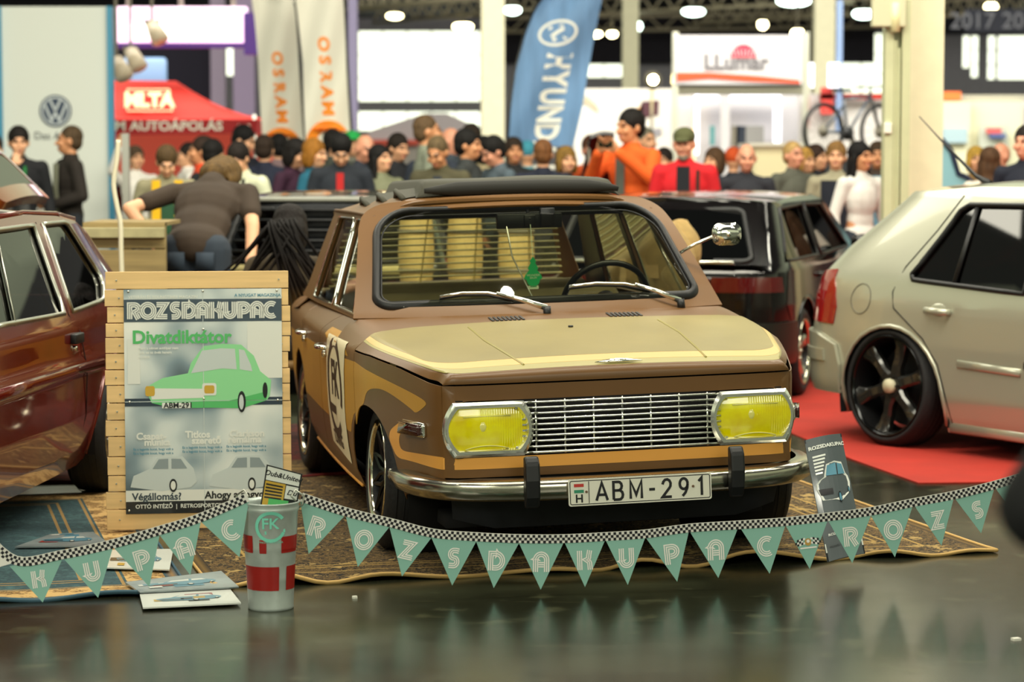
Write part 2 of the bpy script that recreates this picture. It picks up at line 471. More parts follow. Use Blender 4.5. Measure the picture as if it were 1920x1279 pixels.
# --- doors
def front_door():
    return [(-.122,.36),(-.122,.955),(-.45,.965),(-1.15,.965),(-1.15,.36)]
def rear_door():
    pts = [(-1.158,.36),(-1.158,.965),(-2.02,.965),(-2.02,.66)]
    pts += [(x,z) for x,z in arc(RA,.41,.325,math.radians(45),math.radians(-8),8)]
    return pts + [(-1.92,.36)]
def quarter():
    pts = [(PL.s_beg+.02,.40),(PL.s_beg+.02,.90),(-3.0,.93),(-2.6,.965),(-2.028,.965),(-2.028,.66)]
    pts += arc(RA,.41,.325,math.radians(47),PI*1.03,16)
    return pts
def clip(p, zmin, zmax, smin, smax):
    return [(max(smin,min(smax,a)), max(zmin,min(zmax,b))) for a,b in p]
for sd in (-1, 1):
    b = BM()
    # door lower front corner curves around the arch
    fd = [(-.122,.955),(-.45,.965),(-1.15,.965),(-1.15,.345),(-.27,.345)] + [(-.25,.40),(-.222,.45),(-.19,.53),(-.155,.60),(-.122,.645)]
    fd = [(-.122,.955),(-.45,.965),(-1.15,.965),(-1.15,.345),(-.245,.345)] + arc(FA,.41,.293,math.radians(190),math.radians(127),8)
    panel(b, fd, side, (.03,.02), flip=True, sides=(sd,))
    panel(b, [(-.122,.851),(-1.148,.832),(-1.148,.56),(-.24,.565),(-.21,.60),(-.16,.64),(-.122,.655)], side, (.03,.02), flip=True, mi=1, off=.0008, sides=(sd,))
    d = part('front_door', b, [M_brown, M_ochre], solid=.004)
    h = BM()
    def hf(x, z, o): 
        p = PL.at(x); return (p.x, sd*(p.y+o), z)
    tube(h, [hf(-1.03,.843,.0), hf(-1.02,.846,.03), hf(-.97,.846,.038), hf(-.90,.846,.036), hf(-.87,.844,.0)], .011, 8)
    cyl(h, hf(-.90,.818,.0), hf(-.90,.818,.022), .014, n=12)
    obj('door_handle', h, M_chrome, d)
    b = BM()
    panel(b, rear_door(), side, (.03,.02), flip=True, sides=(sd,))
    panel(b, [(-1.16,.832),(-2.018,.815),(-2.018,.68),(-1.97,.60),(-1.93,.56),(-1.16,.56)], side, (.03,.02), flip=True, mi=1, off=.0008, sides=(sd,))
    d = part('rear_door', b, [M_brown, M_ochre], solid=.004)
    h = BM()
    tube(h, [hf(-1.93,.838,.0), hf(-1.92,.841,.03), hf(-1.87,.841,.038), hf(-1.80,.841,.036), hf(-1.77,.839,.0)], .011, 8)
    cyl(h, hf(-1.80,.814,.0), hf(-1.80,.814,.022), .014, n=12)
    obj('door_handle', h, M_chrome, d)
    b = BM()
    panel(b, quarter(), side, (.06,.04), flip=True, sides=(sd,))
    panel(b, [(-2.03,.815),(-2.9,.79),(-2.9,.60),(-2.57,.56),(-2.52,.62),(-2.4,.70),(-2.25,.74),(-2.1,.72),(-2.03,.68)], side, (.06,.04), flip=True, mi=1, off=.0008, sides=(sd,))
    part('rear_quarter', b, [M_brown, M_ochre], solid=.004)
    # sill with thin chrome strip
    b = BM()
    panel(b, [(-1.93,.30),(-1.93,.343),(-.25,.343),(-.25,.30)], side, (.1,.03), flip=True, sides=(sd,))
    tube(b, [ (PL.at(s).x, sd*(PL.at(s).y-.048), .350) for s in (-1.9,-1.5,-1.1,-.7,-.27)], .007, 6, mi=1)
    part('sill', b, [M_brown2, M_orange])
    # round racing sticker (door)
    b = BM()
    panel(b, [(-.30,.91),(-.86,.905),(-.90,.70),(-.86,.46),(-.32,.43),(-.345,.67)], side, (.03,.02), flip=True, off=.003, sides=(sd,))
    # tab of ochre above the sticker
    panel(b, [(-.24,.862),(-.42,.928),(-.97,.924),(-.98,.90),(-.74,.856)], side, (.06,.012), flip=True, mi=2, off=.0008, sides=(sd,))
    cxs, czs = -.62, .705
    ra, rb = .205, .185
    outer = [(cxs+ra*math.cos(t), czs+rb*math.sin(t)) for t in [math.radians(a) for a in range(-20, 316, 10)]]
    fnn = mirrored(lambda a,c: tuple(Vector(side(a,c))+Vector((0,.0048,0))), sd)
    ribbon(b, outer, .040, fnn, mi=1)
    ribbon(b, [(cxs-.19,.615),(cxs+.02,.612)], .035, fnn, mi=1)
    sg = 1 if sd < 0 else -1
    text(b, 'FK', lambda a,c: fnn(cxs+.01+sg*a, czs+.03+c), .20, mi=1, bold=.006)
    text(b, 'TUNING', lambda a,c: fnn(cxs-.0+sg*a, .492+c), .075, mi=1, bold=.002)
    part('door_sticker', b, [mat('sticker_white','#e8dcb8',.4), mat('sticker_brown','#3c2612',.5), M_ochre], label='cream square sticker with a round FK logo')

# --- hood and cowl: surface over (t along centre profile, w across)
HC = spline([(.7635,.832),(.766,.85),(.760,.868),(.742,.879),(.70,.886),(.60,.899),(.40,.920),(.10,.950),(-.2,.976),(-.45,.996),(-.60,1.0)], 6)
HT = [0]
for a_, b_ in zip(HC, HC[1:]): HT.append(HT[-1]+(b_-a_).length)
def hood_c(t):
    if t <= 0: return HC[0]
    for i in range(len(HT)-1):
        if t <= HT[i+1]: return HC[i].lerp(HC[i+1], (t-HT[i])/(HT[i+1]-HT[i]))
    return HC[-1]
YTAB = sorted([(p.x, p.y) for p in PL.P if p.y > .6 and p.x > -2], key=lambda q: q[0])
FTAB = sorted([(p.y, p.x) for p in PL.P if p.x > .6], key=lambda q: q[0])
def hood(t, w):
    c = hood_c(t); x, z = c.x, c.y; aw = abs(w)
    ym = interp(YTAB, min(x, .716))
    if x > .64: ym = lerp(ym, .643, sstep(.64,.716,x))
    y = w*ym
    bow = interp(FTAB, min(aw*ym,.645))
    xx = x-(.76-bow)*sstep(.45,.74,x)
    zc = interp(SEAM, x)
    ztop = z-.018*w*w*sstep(.832,.90,z)
    ws = lerp(.905,.955, sstep(.1,.70,x))
    if aw > ws:
        k = (aw-ws)/(1-ws)
        zt = min(zc, ztop)
        ztop = lerp(ztop, zt, k**1.35)
    return (xx, y, ztop)
TL = HT[-1]
def t_of_x(x):
    lo = HT[8]
    for i in range(len(HT)-1):
        if HC[i].x >= x >= HC[i+1].x and HC[i].x != HC[i+1].x and HT[i] > .03:
            return lerp(HT[i], HT[i+1], (HC[i].x-x)/(HC[i].x-HC[i+1].x))
    return TL
t_rear = t_of_x(-.115)
FL = True
def hx(x): return t_of_x(x)
b = BM()
panel(b, [(0.0,-.995),(t_rear,-.995),(t_rear,.995),(0.0,.995)], hood, (.02,.025), flip=True)
def PB(b, poly, fn, st, **k): panel(b, poly, fn, (.02,.025), **k)
# livery bands on the hood, from outside in
def band(x_front, w_front, w_rear, r):
    """closed outline (t,w): rounded U, open to the rear at the cowl"""
    tf = hx(x_front); pts = []
    pts += [(t_rear, -w_rear), (hx(.1), -lerp(w_rear,w_front,.6))]
    n = 8
    for i in range(n+1):
        a = PI/2*i/n; pts.append((tf+r*(1-math.sin(a)), -(w_front-r*1.5+r*1.5*math.cos(a))))
    pts += [(q[0], -q[1]) for q in reversed(pts)]
    return pts
PB(b, band(.738,.965,.955,.05), hood, (.03,.05), flip=True, mi=3, off=.0006)
PB(b, band(.665,.955,.945,.08), hood, (.03,.05), flip=True, mi=2, off=.0011)
PB(b, band(.565,.925,.925,.10), hood, (.03,.05), flip=True, mi=1, off=.0016)
# raised panel creases: hood centre field seams
for sd in (-1,1):
    tube(b, [Vector(hood(hx(x), sd*w))+Vector((0,0,.0022)) for x, w in ((-.11,.46),(.2,.485),(.5,.50),(.68,.52))], .0024, 5, mi=4, flat=.6)
hd = part('hood', b, [M_brown, M_khaki, M_cream, M_olive, M_olive], solid=.003)
# hood emblem, washer jet
b = BM()
zz = hood(hx(.735),0)
ex, ez = zz[0]-.012, zz[2]+.006
for pts_ in ([(-.088,0),(-.03,.012),(.03,.012),(.088,0),(.03,-.010),(-.03,-.010)],):
    prism(b, pts_, lambda a,c,d: (ex-c*.9, a, ez+c*.15+d*(1 if abs(a)<.05 else .3)), .009)
ell(b, (ex,0,ez+.008), (.009,.030,.006))
obj('emblem', b, M_chrome, hd)
b = BM(); zz = hood(hx(.0),.0)
cyl(b, zz, (zz[0],zz[1],zz[2]+.008), .010, n=10)
obj('washer_jet', b, M_rubber, hd)
# cowl with vents
b = BM()
panel(b, [(t_rear+.003,-.995),(TL,-.995),(TL,.995),(t_rear+.003,.995)], hood, (.03,.05), flip=True)
def khak(x): return x
panel(b, [(t_rear+.003,-.925),(hx(-.16),-.86),(hx(-.20),-.70),(hx(-.215),-.30),(hx(-.215),.30),(hx(-.225),.60),(hx(-.23),.80),(hx(-.2),.90),(t_rear+.003,.925)], hood, (.03,.05), flip=True, mi=1, off=.0010)
for sd in (-1,1):
    for i in range(8):
        y0 = sd*.24+.044+(i-3.5)*.0175
        x0 = -.265
        zz = hood(hx(x0), y0/.83)
        box(b, (x0, y0, zz[2]+.0035), (.085,.0095,.003), mi=2, rot=Matrix.Rotation(.10,3,'Y'))
part('cowl', b, [M_brown, M_khaki, M_ink], solid=.003)

# --- front panel
def fp(y, z):
    return (interp(FTAB, min(abs(y),.645))+.001, y, z)
b = BM()
grille_hole = rrect(-.625,.572,.625,.772,.07,6)
panel(b, [(-.642,.50),(.642,.50),(.642,.826),(-.642,.826)], fp, (.05,.04), holes=[grille_hole])
panel(b, [(-.642,.530),(.642,.530),(.642,.571),(-.642,.571)], fp, (.05,.04), mi=1, off=.0015)
box(b, (.67,0,.672), (.01,1.27,.24), mi=2)
for z_ in (.572,.772): box(b, (.705,0,z_), (.08,1.2,.004), mi=2)
part('front_panel', b, [M_brown, M_orange, M_dark])
# lower valance
b = BM()
def val(y, z): return (interp(FTAB, min(abs(y),.645))-.03-(.47-z)*.45-.12*max(0,abs(y)-.5), y, z-.02*(abs(y)/.64)**2*0)
panel(b, [(-.62,.50),(-.60,.34),(-.45,.30),(.45,.30),(.60,.34),(.62,.50)], val, (.05,.04))
part('valance', b, [mat('dark_valance','#15161a',.5,noise=.5,nscale=10)], solid=.004)
# --- grille
b = BM()
for i in range(10):
    z_ = .582+i*.0198
    ycut = .365 if 1 < i < 8 else .39
    pts_ = [(interp(FTAB, abs(y))+.004, y, z_) for y in [(-ycut + 2*ycut*k/10) for k in range(11)]]
    tube(b, pts_, .0050, 6, mi=0, flat=.55)
for k in range(7):
    y = (k-3)*.105
    tube(b, [(interp(FTAB, abs(y))+.002, y, .576), (interp(FTAB, abs(y))+.002, y, .768)], .0042, 6, mi=0)
part('grille', b, [M_chrome])
# --- headlights
def hl_outline(cy, k, n=6):
    cy = cy-(.006 if cy>0 else -.006)
    """flat top and bottom, bowed sides"""
    hwid, hh = .130+k*.9, .090+k; bow = .026
    pts = []
    for i in range(9): a = -1+2*i/8; pts.append((cy+hwid+bow*(1-a*a)*1.0, .671+hh*a*.86))
    pts += [(cy+hwid-.010, .671+hh), (cy-hwid+.010, .671+hh)]
    for i in range(9): a = 1-2*i/8; pts.append((cy-hwid-bow*(1-a*a)*1.0, .671+hh*a*.86))
    pts += [(cy-hwid+.010, .671-hh), (cy+hwid-.010, .671-hh)]
    return pts
for sd in (-1, 1):
    cy = sd*.493
    def fx(y): return interp(FTAB, min(abs(y),.645))
    root = None
    b = BM()
    prof = [(0.0, -.045), (0.007, .012), (-.003, .022), (-.014, .021), (-.020, .006), (-.023,-.03)]
    rings = []
    for k, d in prof:
        rings.append([b.verts.new((lerp(fx(a), fx(cy), .5)+d, a, c)) for a, c in hl_outline(cy, k)])
    for A, B_ in zip(rings, rings[1:]):
        n = len(A)
        for i in range(n): b.faces.new((A[i], A[(i+1)%n], B_[(i+1)%n], B_[i]))
    hl = part('headlight', b, [mat('bright_bezel','#f4f4ec',.14,.92)], sangle=.7, label='yellow headlight in a chrome surround')
    b = BM()
    def lens(a, c):
        da, dc = (a-cy)/.125, (c-.671)/.08
        rib = .0007*math.sin((a-cy)*700) if (dc > .1 and da > -.2) or da > .45 else 0
        return (fx(cy)-.004+.022*(1-.5*(da*da+dc*dc))+rib, a, c)
    panel(b, hl_outline(cy, -.010), lens, (.0022,.02))
    obj('lens', b, [M_yglass], hl)
    b = BM()
    # bright reflector ring, bulb shade and top bar seen through the lens
    tube(b, [Vector(lens(cy-.085, .718))+Vector((.003,0,0)), Vector(lens(cy+.085, .718))+Vector((.003,0,0))], .003, 6)
    tube(b, [Vector(lens(cy+(k/6)*.078, .602+.012*(1-(k/6)**2)))+Vector((.003,0,0)) for k in range(-6,7)], .002, 6)
    ell(b, tuple(Vector(lens(cy-.015,.68))+Vector((-.004,0,0))), (.006,.014,.020))
    obj('lamp_detail', b, [mat('pale_yellow_glass','#e8e27a',.15,coat=1)], hl)
# --- bumper with overriders
b = BM()
bp = []
for y, x in [(-.80,.28),(-.795,.45),(-.765,.60),(-.70,.71),(-.60,.79),(-.45,.84),(-.25,.865),(0,.872),(.25,.865),(.45,.84),(.60,.79),(.70,.71),(.765,.60),(.795,.45),(.80,.28)]:
    bp.append((x*1.0, y*(.955 if y<0 else .985)))
bp = spline(bp, 4)
sec = [(-.045,-.050),(-.016,-.050),(.002,-.040),(.010,-.016),(.010,.008),(.004,.018),(-.010,.024),(-.05,.028)]
rings = []
for i, q in enumerate(bp):
    t = (bp[min(i+1,len(bp)-1)]-bp[max(i-1,0)]).normalized(); n = Vector((t.y, -t.x))
    endk = 1.0 if 2 < i < len(bp)-3 else .75
    rings.append([b.verts.new((q.x+n.x*a, q.y+n.y*a, .470+c*endk)) for a, c in sec])
for A, B_ in zip(rings, rings[1:]):
    for i in range(len(A)-1): b.faces.new((A[i], A[i+1], B_[i+1], B_[i]))
b.faces.new(rings[0]); b.faces.new(rings[-1][::-1])
bu = part('front_bumper', b, [M_bumper])
for sd in (-1,1):
    b = BM()
    y0 = .372*sd+.01
    pts_ = [(.862,.582),(.885,.584),(.905,.560),(.912,.50),(.905,.44),(.885,.402),(.862,.400)]
    for s2 in (-1,1):
        pass
    A = [b.verts.new((x, y0-.026, z)) for x, z in pts_]; B_ = [b.verts.new((x, y0+.026, z)) for x, z in pts_]
    n = len(pts_)
    for i in range(n): b.faces.new((A[i], B_[i], B_[(i+1)%n], A[(i+1)%n]))
    b.faces.new(A); b.faces.new(B_[::-1])
    obj('overrider', b, [M_rubber], bu, smooth=False, bevel=.008)
# number plate
b = BM()
PM = Matrix.Translation((.893, .025, .449)) @ Matrix.Rotation(math.radians(-3),4,'Y')
def plf(a, c, d=0): return PM @ Vector((d, a, c))
prism(b, rrect(-.26,-.047,.26,.047,.008), lambda a,c,d: plf(a,c,d), .004)
ribbon(b, rrect(-.254,-.041,.254,.041,.006), .003, lambda a,c: plf(a,c,.0046), mi=1, closed=True)
pl = part('number_plate', b, [M_platew, M_ink], smooth=False)
b = BM()
def plt(a, c): return plf(a, c, .0052)
PG = {'A':[[(-.42,-.5),(0,.5),(.42,-.5)],[(-.27,-.18),(.27,-.18)]],'B':[[(-.33,-.5),(-.33,.5),(.05,.5)]+[(.05+.25*math.cos(t),.26+.24*math.sin(t)) for t in (1.2,.6,0,-.6,-1.2)]+[(.05,.02),(-.33,.02)],[(-.05,.02),(.08,.02)]+[(.10+.27*math.cos(t),-.24+.26*math.sin(t)) for t in (1.2,.6,0,-.6,-1.2)]+[(.08,-.5),(-.33,-.5)]],
 'M':[[(-.42,-.5),(-.42,.5),(0,-.28),(.42,.5),(.42,-.5)]],'-':[[(-.22,-.02),(.22,-.02)]],'2':[[(-.32,.22)]+[(.0+.30*math.cos(t),.22+.28*math.sin(t)) for t in (2.6,2.0,1.4,.8,.2,-.4,-.8)]+[(-.34,-.5),(.36,-.5)]],
 '9':[[(.0+.30*math.cos(t),.20+.30*math.sin(t)) for t in [i*2*PI/20 for i in range(21)]],[(.30,.20),(.26,-.05),(.12,-.30),(-.10,-.5)]],'1':[[(-.20,.30),(.04,.5),(.04,-.5)]]}
for ch_, x_ in zip('ABM-291', (-.140,-.082,-.016,.042,.096,.158,.222)):
    for pth in PG[ch_]: ribbon(b, [(x_+.048*q[0], q[1]*.062) for q in pth], .0095, plt)
text(b, 'H', lambda a,c: plt(a-.222, c-.022), .040, bold=.001)
flatq(b, [plt(-.188,-.038), plt(-.1855,-.038), plt(-.1855,.038), plt(-.188,.038)])
flatq(b, [plt(-.240,.020), plt(-.205,.020), plt(-.205,.031), plt(-.240,.031)], 1)
flatq(b, [plt(-.240,-.001), plt(-.205,-.001), plt(-.205,.010), plt(-.240,.010)], 2)
for a_ in (-.196, .192):
    cyl(b, plf(a_,.002,.004), plf(a_,.002,.008), .0045, n=10, mi=3)
obj('plate_lettering', b, [M_ink, mat('plate_red','#c0352c',.5), mat('plate_green','#2f8a68',.5), mat('screw_brown','#6b5038',.5)], pl, smooth=False)

# --- greenhouse
BELT = .965
def gside(x, z):      # inclined window plane, outer skin of the pillars
    k = (z-BELT)/.43
    y = lerp(.722, .598, k) - .010*(k*k)*1 - .03*max(0,(-x-1.9))*.6
    return (x, y, z)
Ztop = 1.372
WINF = [(-.64,.985),(-1.415,.985),(-1.46,1.356),(-1.035,1.350)]
WINR = [(-1.475,.985),(-2.13,.985),(-2.00,1.352),(-1.52,1.356)]
def winrr(p): return p
# windshield mapping: a across -1..1, h 0..1
def ws(a, h):
    xb = lerp(-.405, -.515, a*a); xt = lerp(-.965, -1.04, a*a)
    k = h
    x = lerp(xb, xt, k)
    y = a*lerp(.712, .612, k)
    z = lerp(1.003, 1.448-.030*a*a, k)
    x += .02*math.sin(PI*max(0,min(1,k)))
    return (x, y, z)
def wsg(a, h): return ws(a, h)
for sd in (-1, 1):
    b = BM()
    hole1 = [(q[0], q[1]) for q in WINF]; hole2 = [(q[0], q[1]) for q in WINR]
    outer = [(-.50,.965),(-2.55,.965),(-2.45,1.05),(-2.22,Ztop),(-1.0,Ztop),(-.94,1.33)]
    panel(b, outer, gside, (.08,.06), flip=True, holes=[hole1, hole2], sides=(sd,))
    part('window_surround', b, [M_brown], solid=.02)
    b = BM()
    panel(b, [(-.60,.955),(-2.5,.955),(-2.2,Ztop),(-1.03,Ztop)], lambda x,z: (gside(x,z)[0], gside(x,z)[1]-.025, gside(x,z)[2]), (.08,.06), flip=True, holes=[hole1, hole2], sides=(sd,))
    panel(b, [(-.3,.36),(-.3,.955),(-2.5,.955),(-2.5,.36)], lambda x,z: (x, .66, z), (.2,.2), flip=True, sides=(sd,))
    part('interior_lining', b, [M_blackplastic])
    for nm, W in (('side_window', WINF), ('side_window', WINR)):
        b = BM()
        g = mirrored(lambda a,c: (gside(a,c)[0], gside(a,c)[1]-.012, gside(a,c)[2]), sd)
        b2 = BM()
        panel(b2, W, lambda a,c: (gside(a,c)[0], gside(a,c)[1]-.012, gside(a,c)[2]), (.1,.1), flip=True, sides=(sd,))
        gl = part(nm, b2, [M_glass])
        b = BM()
        n = len(W)
        loop = []
        for i in range(n):
            for k in range(6):
                t = k/6; q = (lerp(W[i][0], W[(i+1)%n][0], t), lerp(W[i][1], W[(i+1)%n][1], t)); g3 = gside(*q); loop.append((g3[0], sd*(g3[1]+.001), g3[2]))
        tube(b, loop, .0065, 6, closed=True)
        if W is WINF:   # quarter light divider
            pts_ = [gside(-.86,.985), gside(-1.10,1.352)]
            tube(b, [(p_[0], sd*(p_[1]+.0), p_[2]) for p_ in pts_], .007, 6)
        obj('window_frame', b, [M_chrome], gl)
    # cantrail gutter
    b = BM()
    tube(b, [(x, sd*(gside(x,1.375)[1]+.004), 1.376+.006*math.sin(PI*(x+2.3)/1.4)) for x in [(-.98-i*.11) for i in range(12)]], .008, 6)
    part('roof_gutter', b, [M_brown2])
# windshield frame (A pillar front skin) + rubber + glass
b = BM()
def rr_ws(k): return rrect(-1.0+k*.8, .0+k*1.0, 1.0-k*.8, 1-k*1.4, [.12-k*.4,.24-k*.4,.24-k*.4,.12-k*.4], 8)
hole = [(a, h) for a, h in rr_ws(.055)]
panel(b, [(-1.075,-.035),(1.075,-.035),(1.07,.80)]+arc(.87,.86,.19,.15,PI/2,8,ry=.16)+arc(-.87,.86,.19,PI/2,PI-.15,8,ry=.16)+[(-1.07,.80)], ws, (.08,.04), holes=[hole])
part('windshield_frame', b, [M_brown], solid=.01)
b = BM()
loop = [Vector(ws(a, h)) for a, h in rr_ws(.055)]
tube(b, loop, .026, 8, closed=True, flat=.6)
wsh = part('windshield', (lambda bb: (panel(bb, rr_ws(.07), ws, (.08,.08)), bb)[1])(BM()), [M_glass])
obj('rubber_seal', b, [M_rubber], wsh)
b = BM()
loop = [Vector(ws(a, h))+Vector((.004,0,.002)) for a, h in rr_ws(.093)]
tube(b, loop, .004, 6, closed=True)
obj('glass_bead', b, [M_rubber], wsh)
# sunroof/roof
def roof(x, w):
    aw = abs(w); hwid = lerp(.615,.60, sstep(-1.0,-1.2,x)) - .03*sstep(-1.9,-2.5,x)
    if x > -1.15: hwid -= .02*sstep(-1.15,-.95,x)
    zc = interp([(-3,1.30),(-2.5,1.375),(-2.3,1.425),(-1.9,1.452),(-1.5,1.462),(-1.2,1.468),(-1.02,1.456),(-.94,1.446)], x)
    y = w*hwid
    z = zc-.010*w*w-.022*w**4
    if aw > .70: z = lerp(z, min(z,1.374), ((aw-.70)/.30)**1.8)
    if x > -1.03: 
        xx = x-(.06*w*w+.10*w**8)*sstep(-1.12,-.94,x)
    else: xx = x
    return (xx, y, z)
b = BM()
panel(b, [(-.935,-1),(-2.42,-1),(-2.42,1),(-.935,1)], roof, (.05,.06))
part('roof', b, [M_brown], solid=.012)
# folding fabric sunroof, bunched up
b = BM()
def fab(x, w):
    p = Vector(roof(x, w*.74+.06)); 
    edge = sstep(1.0,.90,abs(w))*sstep(-1.02,-1.075,x)
    p.z += .004+.058*edge+.003*math.sin(w*5)*edge
    return tuple(p)
panel(b, [(-1.025,-1),(-1.95,-1),(-1.95,1),(-1.025,1)], fab, (.02,.03))
fr_ = part('folding_sunroof', b, [M_fabric], label='black folding fabric sunroof')
b = BM()
pts_ = []
for k in range(25):
    w = -.93+1.9*k/24
    p = Vector(roof(-1.035, w*.74+.06)); pts_.append(p+Vector((.012,0,.030)))
tube(b, pts_, .030, 10, flat=.55, rs=[.030*min(1, .35+4*min(k,24-k)/24) for k in range(25)], upv=(0,0,1))
obj('front_roll', b, [M_fabric2], fr_)
b = BM()
for j in range(3):      # peaked folds at the car's right edge
    for k in range(2):
        pass
    x0 = -1.20-.26*j; y0 = -.46-.035*j
    z0 = roof(x0, y0/.6)[2]
    tube(b, [(x0+.13,y0,z0-.002),(x0+.05,y0-.005,z0+.016),(x0,y0-.01,z0+.030),(x0-.05,y0,z0+.016),(x0-.13,y0+.01,z0-.002)], .012, 6)
    A = [b.verts.new(p_) for p_ in [(x0+.13,y0,z0),(x0,y0-.01,z0+.034),(x0-.13,y0,z0),(x0-.13,y0+.3,z0+.05),(x0,y0+.3,z0+.06),(x0+.13,y0+.3,z0+.05)]]
    b.faces.new((A[0],A[1],A[4],A[5])); b.faces.new((A[1],A[2],A[3],A[4]))
obj('gathered_folds', b, [M_fabric], fr_)
# rear deck + trunk
b = BM()
def deck(x, w):
    y = w*(interp(sorted([(p.x,p.y) for p in PL.P if p.x<-2 and p.y>.3],key=lambda q:q[0]), max(x,-3.1)))
    z = interp([(-3.2,.88),(-3.05,.93),(-2.5,.975),(-2.4,.985)], x)
    z -= (.07 if abs(w) > .86 else 0)*((abs(w)-.86)/.14 if abs(w) > .86 else 0)**1.4
    return (x, y, z)
panel(b, [(-3.12,-.99),(-2.42,-.99),(-2.42,.99),(-3.12,.99)], deck, (.08,.1))
part('trunk_lid', b, [M_brown], solid=.004)
# rear window with blind
def rw(a, h): return (lerp(-2.62,-2.40,h)+.03*(1-a*a)*-1, a*lerp(.62,.50,h), lerp(.99,1.36,h))
b = BM()
panel(b, [(-1.12,-.06),(1.12,-.06),(1.04,1.0),(-1.04,1.0)], rw, (.1,.1), holes=[rrect(-.95,.05,.95,.97,.10)], flip=True)
part('rear_window_frame', b, [M_brown], solid=.02)
b = BM(); panel(b, rrect(-.97,.04,.97,.98,.10), rw, (.1,.1), flip=True)
rwo = part('rear_window', b, [M_glass])
b = BM()
for i in range(11):
    h = .03+i*.086
    c0 = Vector(rw(0,h))
    w_ = lerp(.585,.50,h)
    box(b, (c0.x+.07, 0, c0.z), (.022, 2*w_, .0045), rot=Matrix.Rotation(.12,3,'Y'))
for y_ in (-.40,-.13,.13,.40):
    for dx in (.055,.085):
        tube(b, [Vector(rw(y_/.6,.02))+Vector((dx,0,0)), Vector(rw(y_/.55,.96))+Vector((dx,0,0))], .0018, 5)
part('window_blind', b, [M_blind], smooth=False, label='cream venetian blind in the rear window')
# interior: floor, dash, seats, wheel, mirror, shelf
b = BM()
box(b, (-1.3,0,.36), (2.4,1.45,.05)); box(b, (-.2,0,.60),(.04,1.3,.5)); 
box(b, (-2.72,0,.66),(.03,1.3,.5))
part('cabin_floor', b, [M_dark])
b = BM()
def dash(a, c): return (c, a, 0)
box(b, (-.66,0,.945), (.36,1.30,.09)); box(b, (-.74,.02,.965), (.10,1.2,.04)); box(b, (-.70,.36,.985), (.20,.36,.07)); box(b,(-.66,-.32,.955),(.3,.5,.03))
part('dashboard', b, [M_blackplastic], bevel=.02)
for sd in (-1,1):
    b = BM()
    box(b, (-1.25,sd*.34,.60), (.50,.50,.16)); box(b, (-1.50,sd*.34,.82), (.13,.50,.40), rot=Matrix.Rotation(-.2,3,'Y'))
    part('front_seat', b, [M_cloth], bevel=.04)
b = BM()
box(b, (-2.0,0,.58), (.5,1.26,.16)); box(b, (-2.25,0,.82), (.14,1.26,.40), rot=Matrix.Rotation(-.25,3,'Y'))
part('rear_seat', b, [M_cloth], bevel=.04)
b = BM(); box(b, (-2.45,0,.985), (.34,1.24,.02)); part('parcel_shelf', b, [M_cloth])
b = BM(); box(b, (-1.10,0,1.375), (.16,.98,.03)); part('sun_visor', b, [M_blackplastic], bevel=.01)
b = BM()
SWM = Matrix.Translation((-.86,.36,1.0)) @ Matrix.Rotation(math.radians(-62),4,'Y')
ring = [SWM @ Vector((.185*math.cos(2*PI*i/36), .185*math.sin(2*PI*i/36), 0)) for i in range(36)]
tube(b, ring, .013, 8, closed=True)
for a_ in (0, PI, -PI/2): cyl(b, SWM @ Vector((0,0,-.01)), SWM @ Vector((.18*math.sin(a_),.18*math.cos(a_),0)) , .012, .010, 8)
cyl(b, SWM @ Vector((0,0,-.03)), SWM @ Vector((0,0,.01)), .045, n=16)
cyl(b, SWM @ Vector((0,0,0)), SWM @ Vector((0,0,-.25)), .02, n=8)
part('steering_wheel', b, [M_blackplastic])
b = BM()
box(b, (-.90,.045,1.345), (.028,.28,.062)); cyl(b, (-.88,.045,1.35), (-.94,.045,1.395), .008, n=8)
box(b, (-.885,.045,1.345), (.012,.05,.05)); box(b, (-.885,.12,1.36),(.03,.06,.075))
part('rearview_mirror', b, [M_blackplastic], bevel=.01)
# pine air freshener
b = BM()
tree = [(-.010,-.062),(.010,-.062)]
tp = [(0,.062),(.012,.045),(.008,.040),(.020,.018),(.014,.014),(.030,-.006),(.034,-.018),(.026,-.022),(.020,-.038),(.012,-.044),(.012,-.050)]
outl = tp + [(-a,c) for a,c in reversed(tp[1:])]
prism(b, outl, lambda a,c,d: (-.845+d, .045+a*1.15, 1.125+c*1.15), .004, 0)
prism(b, [(-.022,-.062),(.022,-.062),(.022,-.048),(-.022,-.048)], lambda a,c,d: (-.845+d, .045+a, 1.122+c), .004, 1)
text(b, 'WUNDER', lambda a,c: (-.8405, .045+a, 1.118+c), .013, mi=1)
text(b, 'BAUM', lambda a,c: (-.8405, .045+a, 1.107+c), .011, mi=1)
tube(b, [(-.843,.045,1.20),(-.875,.045,1.33)], .0015, 5, mi=1)
part('air_freshener', b, [mat('freshener_green','#14b468',.5), mat('freshener_white','#d8e8c8',.5)], smooth=False, label='green tree shaped air freshener')
b = BM()
tube(b, [Vector(p_) for p_ in ((-.90,-.06,1.37),(-.86,-.04,1.2),(-.80,0.02,1.05),(-.78,.04,1.0))], .0035, 6)
part('hanging_cable', b, [M_satin])
# inspection sticker marks bottom corner of the windshield
b = BM()
for i,(a0,a1,h) in enumerate(((-.83,-.78,.10),(-.835,-.775,.085),(-.84,-.775,.07),(-.84,-.80,.055))):
    ribbon(b, [(a0,h),(a1,h+.004)], .007, lambda a,c: tuple(Vector(ws(a,c))+Vector((.006,0,.002))))
part('glass_sticker', b, [M_white])
